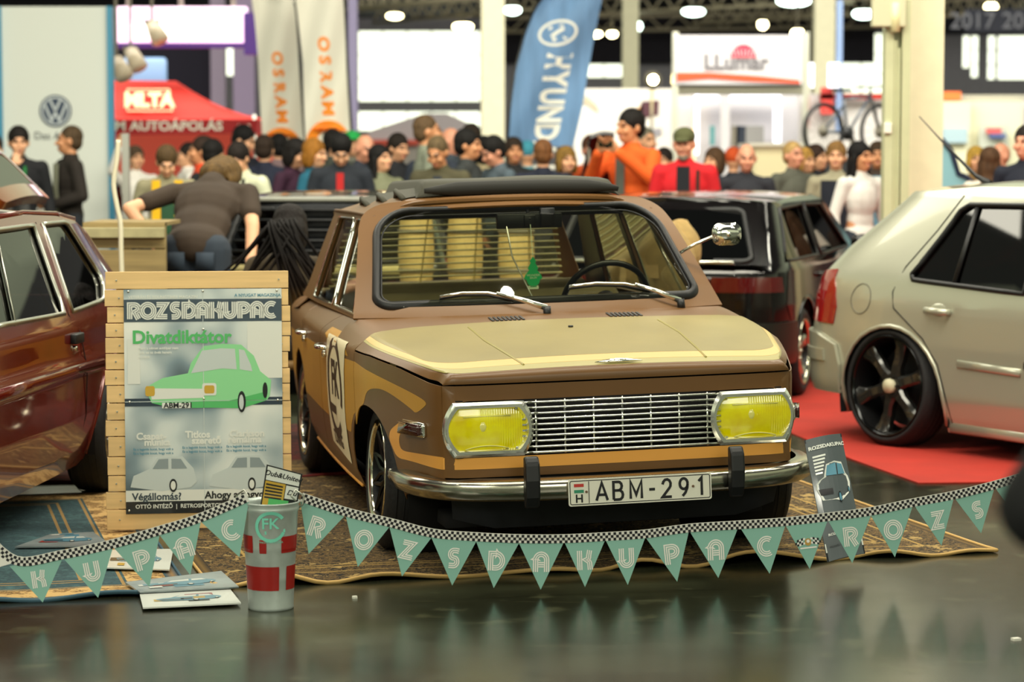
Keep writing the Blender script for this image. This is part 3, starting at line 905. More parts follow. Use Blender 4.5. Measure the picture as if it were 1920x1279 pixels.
# wipers
for (p0, p1, p2, p3) in (((-.04,-.105),(-.20,-.0),(-.5,.07),(-.62,.035)), ((.80,.015),(.60,.11),(.30,.135),(.06,.115))):
    pass
def wsp(a, h, o=.028): return Vector(ws(a,h))+Vector((o*.75,0,o*.55))
for base, mid, tip in (((-.01,-.02),(-.28,.115),(-.60,.115)), ((.80,-.01),(.56,.15),(.16,.165))):
    b = BM()
    B0_ = wsp(base[0], base[1], .03); m_ = wsp(mid[0], mid[1], .035); t_ = wsp(tip[0], tip[1], .022)
    tube(b, [B0_, B0_.lerp(m_,.5)+Vector((0,0,.004)), m_], .009, 8, rs=[.013,.009,.006], flat=.6)
    wv = part('wiper_arm', b, [M_chrome])
    b = BM()
    e0 = wsp(mid[0]+.10*(1), mid[1]-.03, .016)
    pts_ = [e0, wsp(lerp(mid[0],tip[0],.15), mid[1]+.012,.03), wsp(lerp(mid[0],tip[0],.6), lerp(mid[1],tip[1],.6)+.015,.032), t_]
    tube(b, pts_, .006, 8)
    tube(b, [p_-Vector((.012,0,.010)) for p_ in pts_], .005, 6, mi=1)
    obj('wiper_blade', b, [M_chrome, M_rubber], wv)
    b = BM(); cyl(b, Vector(ws(base[0], base[1]-.05)), B0_+Vector((0,0,.008)), .016, n=12); obj('wiper_pivot', b, [M_rubber], wv)
# wing mirror on the car's left
b = BM()
mc = Vector((-.62,.79,1.275)); 
tube(b, [(-.68,.64,1.20),(-.66,.70,1.235), mc+Vector((-.02,-.02,-.01))], .007, 8)
mirr = [(.062*math.cos(t)*(1 if abs(math.cos(t))>0 else 1), .045*math.sin(t)) for t in [2*PI*i/28 for i in range(28)]]
mirr = rrect(-.063,-.047,.063,.047,.036,6)
prism(b, mirr, lambda a,c,d: (mc.x-d, mc.y+.035+a, mc.z+c), -.004)
prism(b, [(a*.9,c*.9) for a,c in mirr], lambda a,c,d: (mc.x+.004+d, mc.y+.035+a, mc.z+c), .012)
ell(b, tuple(mc+Vector((.012,.035,0))), (.016,.054,.040)); cyl(b, mc+Vector((.02,.035,0)), mc+Vector((.036,.035,0)), .010, n=10)
part('wing_mirror', b, [M_chrome])
b = BM()
box(b, (-.62,.60,1.10),(.02,.02,.02)); 
# rear bumper and tail lamps
b = BM()
tube(b, [(-2.85,-.70,.50),(-3.0,-.69,.50),(-3.18,-.6,.50),(-3.22,-.3,.50),(-3.22,.3,.50),(-3.18,.6,.50),(-3.0,.69,.50),(-2.85,.70,.50)], .05, 8, flat=.4)
part('rear_bumper', b, [M_bumper])
for sd in (-1,1):
    b = BM(); box(b, (-3.13,sd*.55,.72),(.06,.16,.14)); part('tail_lamp', b, [M_redlens], bevel=.02)
# under-structure and wheel wells
b = BM()
box(b, (-1.2,0,.31), (3.4,1.20,.05)); box(b, (.2,0,.55),(.8,.95,.40)); box(b, (.45,0,.34),(.3,.7,.10))
for x_ in (FA, RA):
    for sd in (-1,1):
        lathe(b, [(.305,.0),(.305,-.26),(.02,-.26)], 24, mtx=Matrix.Translation((x_,sd*.71,.43)) @ Matrix.Rotation(-sd*PI/2,4,'X'))
part('underbody', b, [M_dark])
# --- wheels
M_rimlip = mat('polished_rim', '#d8d2bc', 0.12, 1.0)
M_rimblack = mat('black_rim', '#16171a', 0.25, 0.6, coat=.5)
def make_wheel(parent, R, r, width, spoke, rimm, lipm, tirem=M_tire, name='wheel'):
    """wheel whose outer face looks along local +Z"""
    b = BM()
    w2 = width/2
    lathe(b, [(r*.98,w2*.72),(r+.008,w2*.98),(lerp(r,R,.45),w2*1.06),(R-.022,w2*.94),(R-.004,w2*.72),(R,w2*.3),(R,-w2*.3),(R-.004,-w2*.72),(R-.022,-w2*.94),(r+.008,-w2*.98),(r*.98,-w2*.72)], 56)
    for k in range(-2,3):
        lathe(b, [(R+.0005,k*.03-.002),(R+.003,k*.03),(R+.0005,k*.03+.002)], 56)
    t = obj(name, b, [tirem], parent)
    b = BM()
    lathe(b, [(r-.004,w2*.55),(r+.004,w2*.93),(r+.007,w2*1.02),(r+.001,w2*1.04),(r-.009,w2*.94),(r-.012,w2*.86)], 56); lathe(b, [(r-.0125,w2*.86),(r-.020,w2*.50),(r-.022,-w2*.8)], 56, mi=1)
    obj('rim', b, [lipm, mat('rim_barrel_black','#111113',.4,.3)], t)
    b = BM(); spoke(b, r-.014, w2)
    obj('spokes', b, [rimm], t, smooth=True, sangle=.6)
    b = BM(); lathe(b, [(.001,-w2*.5),(r*.8,-w2*.5)], 32); obj('brake_disc', b, [mat('brake_dark','#1a1a1c',.6,.3)], t)
    return t
def spokes_cross(b, r, w2):
    for i in range(10):
        a = 2*PI*i/10
        for s_ in (-1,1):
            a1 = a+s_*.31
            p0 = Vector((.045*math.cos(a),.045*math.sin(a),w2*.52)); pm = Vector((r*.55*math.cos(a+s_*.10),r*.55*math.sin(a+s_*.10),w2*.66)); p1 = Vector((r*math.cos(a1),r*math.sin(a1),w2*.78))
            tube(b, [p0,pm,p1], .0085, 5)
    cyl(b, (0,0,w2*.2),(0,0,w2*.62),.055,.045,20)
    cyl(b, (0,0,w2*.62),(0,0,w2*.68),.03,.026,16)
for x_, yf in ((.03,.785),(-2.27,.765)):
    for sd in (-1,1):
        piv = make_wheel(hero, .283, .200, .185, spokes_cross, M_rimlip if False else mat('black_chrome_rim','#1c1b19',.3,.6), M_rimlip)
        piv.location = (x_, .015+sd*(yf-.0925), .283)
        piv.rotation_euler = (-sd*PI/2+ sd*0, 0, 0)
        piv.rotation_euler = (-sd*(PI/2-.03), 0, 0)
# ================================================================== measuring helper: photo position at a given real distance
FPX = 4533.0
def at(u, v, D):
    dn = (v-639.5)/FPX; c, s = math.cos(PITCH), math.sin(PITCH)
    dy, dz = c-dn*s, -s-dn*c
    k = D/dy
    return Vector(((u-960)/FPX*k, D, 1.5+dz*k))
def gp(u, v):
    dn = (v-639.5)/FPX; c, s = math.cos(PITCH), math.sin(PITCH)
    k = 1.5/(s+dn*c)
    return Vector(((u-960)/FPX*k, (c-dn*s)*k, 0))
# ================================================================== floor
def node_mat(name): 
    m = bpy.data.materials.new(name); m.use_nodes = True; MATS[name] = m
    return m, m.node_tree, m.node_tree.nodes['Principled BSDF']
def N(nt, t, **k):
    n = nt.nodes.new(t)
    for a, v in k.items():
        if a.startswith('i_'): n.inputs[int(a[2:])].default_value = v
        else: setattr(n, a, v)
    return n
def mth(nt, op, a, b=None, c=None):
    n = nt.nodes.new('ShaderNodeMath'); n.operation = op
    for i, v in enumerate((a, b, c)):
        if v is None: continue
        if isinstance(v, (int, float)): n.inputs[i].default_value = v
        else: nt.links.new(v, n.inputs[i])
    return n.outputs[0]
def mixc(nt, f, a, b):
    n = nt.nodes.new('ShaderNodeMix'); n.data_type = 'RGBA'
    for k, v in ((0, f), (6, a), (7, b)):
        if isinstance(v, (int, float, tuple)): n.inputs[k].default_value = v
        else: nt.links.new(v, n.inputs[k])
    return n.outputs[2]
def ramp(nt, fac, stops):
    n = nt.nodes.new('ShaderNodeValToRGB')
    e = n.color_ramp.elements
    while len(e) < len(stops): e.new(.5)
    for el, (p, c) in zip(e, stops): el.position = p; el.color = rgb(c) if isinstance(c, str) else c
    nt.links.new(fac, n.inputs[0]); return n.outputs[0]
m, nt, bs = node_mat('polished_concrete')
tc = N(nt, 'ShaderNodeTexCoord')
n1 = N(nt, 'ShaderNodeTexNoise'); n1.inputs['Scale'].default_value = .9; n1.inputs['Detail'].default_value = 8; nt.links.new(tc.outputs['Object'], n1.inputs['Vector'])
n2 = N(nt, 'ShaderNodeTexNoise'); n2.inputs['Scale'].default_value = 5.5; n2.inputs['Detail'].default_value = 8; nt.links.new(tc.outputs['Object'], n2.inputs['Vector'])
mp = N(nt, 'ShaderNodeMapping'); mp.inputs['Rotation'].default_value = (0,0,.55); mp.inputs['Scale'].default_value = (1.3,14,1); nt.links.new(tc.outputs['Object'], mp.inputs[0])
n3 = N(nt, 'ShaderNodeTexNoise'); n3.inputs['Scale'].default_value = 1.6; n3.inputs['Detail'].default_value = 4; nt.links.new(mp.outputs[0], n3.inputs['Vector'])
base = ramp(nt, n1.outputs['Fac'], [(.3,'#17170f'),(.5,'#26281c'),(.64,'#3a3e2d'),(.78,'#4c513b')])
spk = ramp(nt, n2.outputs['Fac'], [(.60,(0,0,0,1)),(.66,(.28,.28,.28,1)),(.76,(.6,.6,.6,1))])
scr = ramp(nt, n3.outputs['Fac'], [(.64,(0,0,0,1)),(.72,(.35,.35,.35,1))])
c1 = mixc(nt, spk, base, rgb('#5a5c44')); c2 = mixc(nt, scr, c1, rgb('#67654a'))
nt.links.new(c2, bs.inputs['Base Color'])
rr_ = mth(nt, 'MULTIPLY_ADD', n1.outputs['Fac'], .22, .055); nt.links.new(mth(nt,'ADD',rr_,mth(nt,'MULTIPLY',n2.outputs['Fac'],.10)), bs.inputs['Roughness'])
b = BM(); flatq(b, [(-60,-6,0),(60,-6,0),(60,120,0),(-60,120,0)])
struct(obj('floor', b, [m], smooth=False))
# scattered litter and tape on the floor
b = BM()
for (u, v, s_) in ((665,1122,.012),(1905,1201,.02)):
    p = gp(u, v); box(b, (p.x, p.y, .004), (s_*1.3, s_, .008), rot=Matrix.Rotation(.4,3,'Z'))
tag(obj('paper_scrap', b, [M_white], smooth=False), 'small white paper scraps lying on the dark floor', 'litter')
# red carpet under the cars on the right
M_red = mat('red_carpet', '#a82414', .9, noise=.12, nscale=3, bump=.3, bscale=200)
b = BM()
pts_ = [gp(1594,862), gp(1722,908), gp(1960,905), Vector((14,14,0)), Vector((14,24,0)), Vector((-1,24,0)), Vector((.9,17.0,0))]
prism(b, [(p.x,p.y) for p in pts_], lambda a,c,d: (a,c,.001+d), .006)
tag(obj('red_carpet', b, [M_red], smooth=False), 'bright red carpet laid under the silver hatchback', 'carpet')
# rugs
def rug_mat(name, cols, border, bc, L, W, scale=14, bw=.045, bcols=None):
    m, nt, bs = node_mat(name)
    tc = N(nt, 'ShaderNodeTexCoord'); sp = N(nt, 'ShaderNodeSeparateXYZ'); nt.links.new(tc.outputs['Object'], sp.inputs[0])
    ax = mth(nt, 'ABSOLUTE', sp.outputs['X']); ay = mth(nt, 'ABSOLUTE', sp.outputs['Y'])
    dx = mth(nt, 'SUBTRACT', L/2, ax); dy = mth(nt, 'SUBTRACT', W/2, ay); d = mth(nt, 'MINIMUM', dx, dy)
    vo = N(nt, 'ShaderNodeTexVoronoi'); vo.inputs['Scale'].default_value = scale; nt.links.new(tc.outputs['Object'], vo.inputs['Vector'])
    nz = N(nt, 'ShaderNodeTexNoise'); nz.inputs['Scale'].default_value = scale*2.2; nz.inputs['Detail'].default_value = 3; nz.inputs['Distortion'].default_value = 1.5; nt.links.new(tc.outputs['Object'], nz.inputs['Vector'])
    f = mth(nt, 'ADD', mth(nt, 'MULTIPLY', vo.outputs['Distance'], .5), mth(nt, 'MULTIPLY', nz.outputs['Fac'], .75))
    pat = ramp(nt, f, cols)
    bands = ramp(nt, d, [(0.0, bc[0]), (.02, bc[1]), (.045, bc[2]), (.055, bc[1])])
    inb = mth(nt, 'LESS_THAN', d, .045)
    c = mixc(nt, inb, pat, bands)
    if bcols:
        w1 = mth(nt, 'MULTIPLY', mth(nt, 'GREATER_THAN', d, .05), mth(nt, 'LESS_THAN', d, .19)); c = mixc(nt, w1, c, ramp(nt, f, bcols))
    for lo in (.20, .30, .34):
        a_ = mth(nt, 'GREATER_THAN', d, lo); b_ = mth(nt, 'LESS_THAN', d, lo+.012)
        c = mixc(nt, mth(nt, 'MULTIPLY', a_, b_), c, rgb(border))
    nt.links.new(c, bs.inputs['Base Color']); bs.inputs['Roughness'].default_value = .95
    bp = N(nt, 'ShaderNodeBump'); bp.inputs['Strength'].default_value = .5; bp.inputs['Distance'].default_value = .004
    nt.links.new(nz.outputs['Fac'], bp.inputs['Height']); nt.links.new(bp.outputs[0], bs.inputs['Normal'])
    return m
def rug(name, label, cx, cy, rz, L, W, cols, border, bc, wave=.012, zb=.004, trimc='#b08a4c', ph=0.0, scale=14, bcols=None):
    t = thing(name, label, 'rug', (cx, cy, 0), rz)
    m = rug_mat(name+'_weave', cols, border, bc, L, W, scale, bcols=bcols)
    b = BM(); nx = int(L/.04); ny = 26
    def P(i, j):
        x = -L/2+L*i/nx; y = -W/2+W*j/ny
        e = math.exp(-(y+W/2)*7)
        w1 = math.sin(x*14+ph+math.sin(x*5))
        return (x, y+e*.018*math.sin(x*14+ph+.9), zb+wave*e*(1+w1)*(.6+.4*math.sin(x*3.1)))
    V = [[b.verts.new(P(i,j)) for j in range(ny+1)] for i in range(nx+1)]
    for i in range(nx):
        for j in range(ny): b.faces.new((V[i][j],V[i+1][j],V[i+1][j+1],V[i][j+1]))
    obj('woven_pile', b, [m], t)
    b = BM()
    tube(b, [Vector(P(i,0))+Vector((0,-.004,.001)) for i in range(nx+1)], .0085, 6, flat=.8)
    tube(b, [Vector(P(nx,j))+Vector((.004,0,.001)) for j in range(ny+1)], .007, 6, flat=.8)
    tube(b, [Vector(P(0,j))+Vector((-.004,0,.001)) for j in range(ny+1)], .007, 6, flat=.8)
    obj('bound_edge', b, [mat(name+'_edge', trimc, .8)], t)
    return t
# front edge runs from (-.98,8.27) to (1.8,9.0)
ang = math.atan2(9.0-8.30, 1.8+.90)
A_ = Vector((-1.04, 8.29)); B_ = Vector((1.83, 9.03)); Lr = (B_-A_).length; Wr = 3.4
mid = (A_+B_)/2; nrm = Vector((-math.sin(ang), math.cos(ang)))
GOLD = [(.30,'#0a0907'),(.44,'#1a140c'),(.50,'#7a5f2e'),(.54,'#120f0a'),(.62,'#86693a'),(.66,'#17110a'),(.74,'#2a1f10'),(.82,'#a88c54')]
rug('oriental_rug', 'brown and gold oriental rug with wavy edge under the vintage saloon', mid.x+nrm.x*Wr/2, mid.y+nrm.y*Wr/2, ang, Lr, Wr, GOLD, '#a8894a', ['#2a2014','#6e5527','#191510'], scale=13, wave=.020, trimc='#cfa866')
TEAL = [(.25,'#20343a'),(.5,'#35535a'),(.62,'#2a4248'),(.9,'#44666a')]
A2 = Vector((-2.6, 7.80)); B2 = Vector((-1.10, 8.18)); a2 = math.atan2(B2.y-A2.y, B2.x-A2.x); L2 = (B2-A2).length; W2 = 2.6
m2_ = (A2+B2)/2; n2_ = Vector((-math.sin(a2), math.cos(a2)))
rug('teal_rug', 'faded teal rug with brown patterned border below the red car', m2_.x+n2_.x*W2/2, m2_.y+n2_.y*W2/2, a2, L2, W2, TEAL, '#9b7d4a', ['#2c4a58','#8a6c42','#2c4a58'], wave=.006, zb=.003, trimc='#3a5a6a', bcols=[(.38,'#2a1c10'),(.50,'#b08a50'),(.58,'#6a4c26'),(.68,'#c8a468')])
rug('dark_red_rug', 'dark red rug on the floor between the red car and the saloon', -1.5, 12.2, .2, 2.6, 2.2, [(.3,'#3a0c0a'),(.5,'#5c1510'),(.7,'#2a0a08')], '#7a3a20', ['#6a1812','#4a100c','#2a0a08'], wave=.004, zb=.003, trimc='#6a1812')
# ================================================================== bunting
M_mint = mat('mint_card', '#8abcae', .55)
M_letter = mat('letter_white', '#f4f0ea', .5)
M_chkw = mat('ribbon_white', '#e6e4dc', .6)
M_chkb = mat('ribbon_black', '#14151c', .6)
def arcp(cx, cy, rx, ry, a0, a1, n=12): return [(cx+rx*math.cos(math.radians(a0+(a1-a0)*i/n)), cy+ry*math.sin(math.radians(a0+(a1-a0)*i/n))) for i in range(n+1)]
GLY = {
 'O': [arcp(0,0,.36,.38,90,450,28)],
 'C': [arcp(.04,0,.36,.38,55,305,20)],
 'U': [[(-.26,.5),(-.26,-.12)]+arcp(0,-.12,.26,.26,180,360,12)+[(.26,.5)]],
 'S': [[(.26,.36),(.12,.38)]+arcp(.0,.19,.17,.19,90,250,8)+[(.10,-.02)]+arcp(.02,-.19,.17,.19,60,-90,8)+[(-.22,-.38)]],
 'Z': [[(-.3,.36),(.24,.36),(-.22,-.36),(.34,-.36)]],
 'D': [[(-.28,-.5),(-.28,.36),(-.02,.36)]+arcp(-.02,0,.34,.36,90,-90,14)+[(-.16,-.36)]],
 'P': [[(-.22,-.5),(-.22,.36),(0,.36)]+arcp(.02,.13,.26,.23,90,-90,10)+[(-.06,-.10)]],
 'R': [[(-.26,-.5),(-.26,.36),(0,.36)]+arcp(.02,.15,.24,.21,90,-70,10)+[(.04,-.08),(.26,-.5)]],
 'A': [[(-.28,-.5),(-.28,.10)]+arcp(0,.10,.28,.28,180,0,12)+[(.28,-.5)], [(-.14,-.14),(.14,-.14)]],
 'K': [[(-.28,-.5),(-.28,.5)], [(.26,.5),(.20,.22)]+arcp(-.02,.18,.22,.20,0,-60,5)+arcp(-.02,-.2,.26,.22,70,0,6)+[(.26,-.5)]],
}
def offs(P, d):
    P = [Vector(p) for p in P]; out = []
    closed = (P[0]-P[-1]).length < 1e-4
    for i in range(len(P)):
        a = (P[i]-P[i-1]).normalized() if i else ((P[-1]-P[-2]).normalized() if closed else (P[1]-P[0]).normalized())
        b_ = (P[i+1]-P[i]).normalized() if i < len(P)-1 else ((P[1]-P[0]).normalized() if closed else a)
        na = Vector((-a.y,a.x)); nb = Vector((-b_.y,b_.x)); m_ = na+nb
        if m_.length < 1e-6: m_ = na
        m_.normalize(); out.append(P[i]+m_*(d/max(.5,m_.dot(na))))
    return out
def letter(b, ch, fn, size, mi=0, gap=.115, w=.062):
    """three parallel strokes"""
    for path in GLY[ch]:
        for k in (-1,0,1):
            if len(path) == 2 and ch == 'A' and k == 0: pass
            ribbon(b, offs(path, k*gap*.9), w, lambda a,c: fn(a*size, c*size), mi=mi)
def garland(name, label, pens, depth, lead):
    """pens: (letter, (uL,vL), (uR,vR), (uT,vT)); depth(u) gives the real distance"""
    root = thing(name, label, 'bunting', tuple(Vector((at(pens[0][1][0], 1000, depth(pens[0][1][0])).x, depth(pens[0][1][0]), 0))))
    inv = Matrix.Translation(-root.location)
    tops = []
    for ch, L, R, T in pens:
        pl_, pr_, pt_ = at(*L, depth(L[0])), at(*R, depth(R[0])), at(*T, depth(T[0])-.012)
        tops += [pl_, pr_]
        n = (pr_-pl_).cross(pt_-pl_).normalized()
        if n.y > 0: n = -n
        b = BM()
        jig = random.uniform(-.002,.002)
        A = [b.verts.new(inv @ (p+n*(0.0+jig))) for p in (pl_, pr_, pt_)]; B_ = [b.verts.new(inv @ (p-n*(.0018-jig))) for p in (pl_, pr_, pt_)]
        b.faces.new((A[0],A[2],A[1])); b.faces.new(B_)
        for i in range(3): b.faces.new((A[i],A[(i+1)%3],B_[(i+1)%3],B_[i]))
        pn = obj('pennant', b, [M_mint if ch != 'w' else M_chkw], root, smooth=False, label=None if ch != 'w' else 'plain white pennant')
        if ch == 'w': continue
        X = (pr_-pl_).normalized(); Y = n.cross(X)
        if Y.z < 0: Y = -Y
        mid_ = (pl_+pr_)/2; c = mid_.lerp(pt_, .42); H = (pt_-mid_).length
        def fn(a, q, c=c, X=X, Y=Y, n=n): return inv @ (c+X*a+Y*q+n*(.0016+jig))
        b = BM()
        if ch == '*':
            for s_ in (-1,1):
                for i in range(4):
                    for j in range(3):
                        if (i+j)%2 == 0:
                            x0 = s_*(.010+i*.0075); y0 = .016-j*.0075-i*.002
                            for dd, mi_ in ((0,0),(s_*.0075,1)):
                                flatq(b, [fn(x0+dd,y0), fn(x0+dd+.0075*s_,y0-.002), fn(x0+dd+.0075*s_,y0-.0095), fn(x0+dd,y0-.0075)][::s_], mi_)
            panel(b, arcp(0,0,.012,.013,0,350,14), fn, (.1,.1), mi=2)
            panel(b, arcp(0,.003,.006,.006,0,350,10), lambda a,q: Vector(fn(a,q))+n*.0008, (.1,.1), mi=0)
            ribbon(b, [(-.03,-.020),(.03,-.020)], .005, fn)
            obj('flag_badge', b, [M_letter, M_chkb, mat('badge_gold','#c39a4c',.4)], pn, smooth=False, mtx=None, label='crossed chequered flags badge')
        else:
            letter(b, ch, fn, H*.42)
            obj('letter', b, [M_letter], pn, smooth=False)
    # chequered ribbon along the top
    pts = [tops[0]] + [(tops[i]+tops[i+1])/2 for i in range(1, len(tops)-1, 2)] + [tops[-1]]
    if lead: pts = [at(*q, depth(q[0])) for q in lead[0]] + pts + [at(*q, depth(q[0])) for q in lead[1]]
    sp = spline(pts, 10); b = BM(); hh = .030
    S = [0]
    for a_, c_ in zip(sp, sp[1:]): S.append(S[-1]+(c_-a_).length)
    def P(s, h, o):
        for i in range(len(S)-1):
            if s <= S[i+1]:
                t = (s-S[i])/max(1e-9,(S[i+1]-S[i])); p = sp[i].lerp(sp[i+1], t); X = (sp[i+1]-sp[i]).normalized(); break
        else: p = sp[-1]; X = (sp[-1]-sp[-2]).normalized()
        Y = Vector((0,0,1))-X*X.z; Y.normalize()
        return inv @ (p+Y*h+Vector((0,-1,0))*o)
    n = int(S[-1]/.03)
    for o, flip in ((.003,1),(-.001,-1)):
        for i in range(n):
            s0, s1 = S[-1]*i/n, S[-1]*(i+1)/n
            flatq(b, [P(s0,-.004,o),P(s1,-.004,o),P(s1,hh-.004,o),P(s0,hh-.004,o)][::flip], 0)
    q = .0095; k = int(S[-1]/q)
    for i in range(k):
        for j in range(3):
            if (i+j)%2: flatq(b, [P(i*q,j*q-.004,.0038),P((i+1)*q,j*q-.004,.0038),P((i+1)*q,(j+1)*q-.004,.0038),P(i*q,(j+1)*q-.004,.0038)], 1)
    obj('chequered_ribbon', b, [M_chkw, M_chkb], root, smooth=False)
    return root
garland('bunting', 'mint pennant bunting left of the bucket, spelling KUPAC', [
 ('w',(-40,1000),(38,1052),(-10,1066)),
 ('K',(18,1062),(118,1046),(80,1130)),('U',(118,1046),(212,1026),(184,1121)),('P',(212,1026),(300,1000),(280,1101)),('A',(298,1002),(377,976),(357,1079)),('C',(376,978),(467,938),(449,1045))],
 lambda u: lerp(7.75,7.86,(u)/460), ([],[]))
garland('bunting', 'long mint pennant bunting right of the bucket, hanging before the saloon', [
 ('R',(563,938),(648,966),(579,1039)),('O',(648,966),(732,986),(671,1063)),('Z',(730,986),(812,1005),(754,1081)),('S',(808,1006),(895,1012),(848,1098)),
 ('D',(892,1013),(975,1016),(926,1103)),('A',(972,1016),(1058,1016),(1014,1106)),('K',(1058,1016),(1135,1012),(1097,1101)),('U',(1135,1012),(1210,1007),(1177,1097)),
 ('P',(1210,1007),(1292,996),(1270,1091)),('A',(1293,996),(1384,990),(1347,1084)),('C',(1388,990),(1473,984),(1443,1076)),('*',(1472,984),(1552,975),(1518,1067)),
 ('R',(1552,975),(1634,964),(1598,1056)),('O',(1632,965),(1712,948),(1678,1045)),('Z',(1714,948),(1788,934),(1765,1023)),('S',(1790,934),(1865,915),(1840,1000)),('R',(1866,915),(1936,893),(1905,970))],
 lambda u: lerp(7.95,8.12,min(1,(u-563)/300)) if u < 863 else lerp(8.12,8.5,(u-863)/1040), ([],[(1990,872)]))
# ================================================================== bucket
M_galv = mat('galvanised_steel', '#b4beb8', .38, .35, noise=.22, nscale=9)
M_bred = mat('bucket_red_paint', '#9c1a14', .35, noise=.12, nscale=8)
M_turq = mat('turquoise_print', '#7fd8bf', .5)
BK = Vector((-.80, 7.93, 0))
bk = thing('steel_bucket', 'tall galvanised florist bucket with red painted squares standing on the floor', 'bucket', BK)
BP = [(.072,0),(.076,.004),(.075,.010),(.079,.10),(.0805,.108),(.080,.112),(.085,.20),(.0865,.208),(.086,.213),(.092,.325),(.096,.332),(.096,.340),(.093,.346),(.098,.354),(.099,.358),(.095,.359)]
def brad(h): return interp([(q[1],q[0]) for q in BP], h)
b = BM(); lathe(b, BP+[(.091,.345),(.073,.02),(.001,.02)], 48)
lathe(b, [(.001,.001),(.072,.0)], 48)
obj('shell', b, [M_galv], bk)
def bkf(a, h, o=.0012):
    r = brad(h)+o; t = -PI/2+a
    return (r*math.cos(t), r*math.sin(t), h)
for (a0,a1,h0,h1) in ((-1.25,.45,.070,.150),(.78,1.5,.070,.150),(-1.45,-.62,.195,.252),(-.33,-.05,.195,.240),(.52,1.45,.195,.25),(-.75,-.62,.20,.235)):
    b = BM(); panel(b, rrect(a0,h0,a1,h1,.012), bkf, (.1,.03)); obj('red_square', b, [M_bred], bk)
b = BM()
f2 = lambda a,h: bkf(a/.088+.12, h, .002)
ribbon(b, [(.046*math.cos(math.radians(t)), .284+.046*math.sin(math.radians(t))) for t in range(35,345,10)], .011, f2)
ribbon(b, [(-.02,.264),(.048,.270)], .011, f2)
text(b, 'FK', lambda a,c: f2(a-.002,.293+c), .050, bold=.001)
text(b, 'FINOMKATEGORIA', lambda a,c: f2(a,.232+c), .0095)
obj('round_logo', b, [M_turq], bk, label='turquoise round FK logo')
for sd in (-1,1):
    b = BM()
    tube(b, [(sd*.09,0,.335),(sd*.108,-.0,.345),(sd*.112,0,.375),(sd*.085,-.005,.395),(sd*.07,-.01,.375),(sd*.085,-.005,.358)], .0035, 6)
    obj('handle_ring', b, [M_satin], bk)
def sheet(name, label, cat, corners, mats, draw, group=None, curl=0.0, thick=.003, nn=8):
    """a printed sheet/magazine spanned by 4 world corners TL,TR,BR,BL; draw(b, fn) adds the print, fn(a,c): a,c in 0..1 from top-left"""
    TL,TR,BR,BL = [Vector(c) for c in corners]
    base = (BL+BR)/2
    X = (TR-TL); Yd = (BL-TL); n = X.cross(Yd).normalized()
    if n.y > 0 and abs(n.y) > .2: n = -n
    elif abs(n.y) <= .2 and n.z < 0: n = -n
    t = thing(name, label, cat, (base.x, base.y, base.z if base.z > .05 else 0), 0, group)
    inv = Matrix.Translation(-t.location)
    def P(a, c, o=0):
        p = TL.lerp(TR,a).lerp(BL.lerp(BR,a), c)+n*(curl*math.sin(PI*a)+o)
        return inv @ p
    b = BM()
    sg = -1 if Vector(X).cross(-Yd).dot(n) > 0 else 1
    for i in range(nn):
        a0, a1 = i/nn, (i+1)/nn
        flatq(b, [P(a0,0,.0),P(a0,1,.0),P(a1,1,.0),P(a1,0,.0)])
        flatq(b, [P(a0,0,-thick),P(a1,0,-thick),P(a1,1,-thick),P(a0,1,-thick)])
        flatq(b, [P(a0,0,0),P(a1,0,0),P(a1,0,-thick),P(a0,0,-thick)]); flatq(b, [P(a0,1,0),P(a0,1,-thick),P(a1,1,-thick),P(a1,1,0)])
    flatq(b, [P(0,0,0),P(0,0,-thick),P(0,1,-thick),P(0,1,0)]); flatq(b, [P(1,0,0),P(1,1,0),P(1,1,-thick),P(1,0,-thick)])
    obj('paper', b, [mats[0]], t)
    b = BM(); draw(b, lambda a,c,o=.0012: P(a,c,o))
    if len(b.faces): obj('print', b, list(mats), t, smooth=False)
    else: b.free()
    return t
def carpoly(b, fn, x0, y0, w, h, mi, gmi, dmi, o=.0):
    """little three-quarter car picture, front at left"""
    Q = lambda pts: [(x0+a*w, y0+(1-c)*h) for a, c in pts]
    def pan(pts, mi_, oo): panel(b, Q(pts), lambda a,c: fn(a,c,oo), (10,10), mi=mi_)
    pan([(.0,.42),(.04,.30),(.10,.12),(.45,.08),(.62,.02),(.95,.22),(1.0,.45),(.97,.60),(.90,.68),(.84,.95),(.62,1.0),(.36,.95),(.24,.66),(.10,.60),(.02,.52)], mi, .0016)
    pan([(.30,.68),(.38,.92),(.64,.95),(.62,.66)], gmi, .0020)
    pan([(.66,.66),(.68,.94),(.83,.90),(.88,.66)], gmi, .0020)
    pan([(.04,.40),(.42,.36),(.42,.22),(.08,.24)], dmi, .0020)
    for cx_, cy_, r_ in ((.60,.12,.09),(.92,.27,.055)):
        pan([(cx_+r_*.55*math.cos(t), cy_+r_*1.5*math.sin(t)) for t in [2*PI*i/16 for i in range(16)]], dmi, .0024)
        pan([(cx_+r_*.38*math.cos(t), cy_+r_*1.1*math.sin(t)) for t in [2*PI*i/16 for i in range(16)]], gmi, .0028)
M_pgrey = mat('print_grey', '#8f9a9c', .3, coat=.6, noise=.35, nscale=6)
M_pblack = mat('print_black', '#16181c', .3, coat=.6)
M_pwhite = mat('print_white', '#dfe2da', .3, coat=.6)
M_pgreen = mat('print_green', '#56b86a', .3, coat=.6)
M_pyel = mat('print_yellow', '#c9a23a', .3, coat=.6)
M_pblue = mat('print_blue', '#5a90a6', .3, coat=.6)
M_pred = mat('print_red', '#a53a30', .3, coat=.6)
def fl(b, fn, x0, y0, x1, y1, mi, o=.0012): flatq(b, [fn(x0,y0,o),fn(x0,y1,o),fn(x1,y1,o),fn(x1,y0,o)], mi)
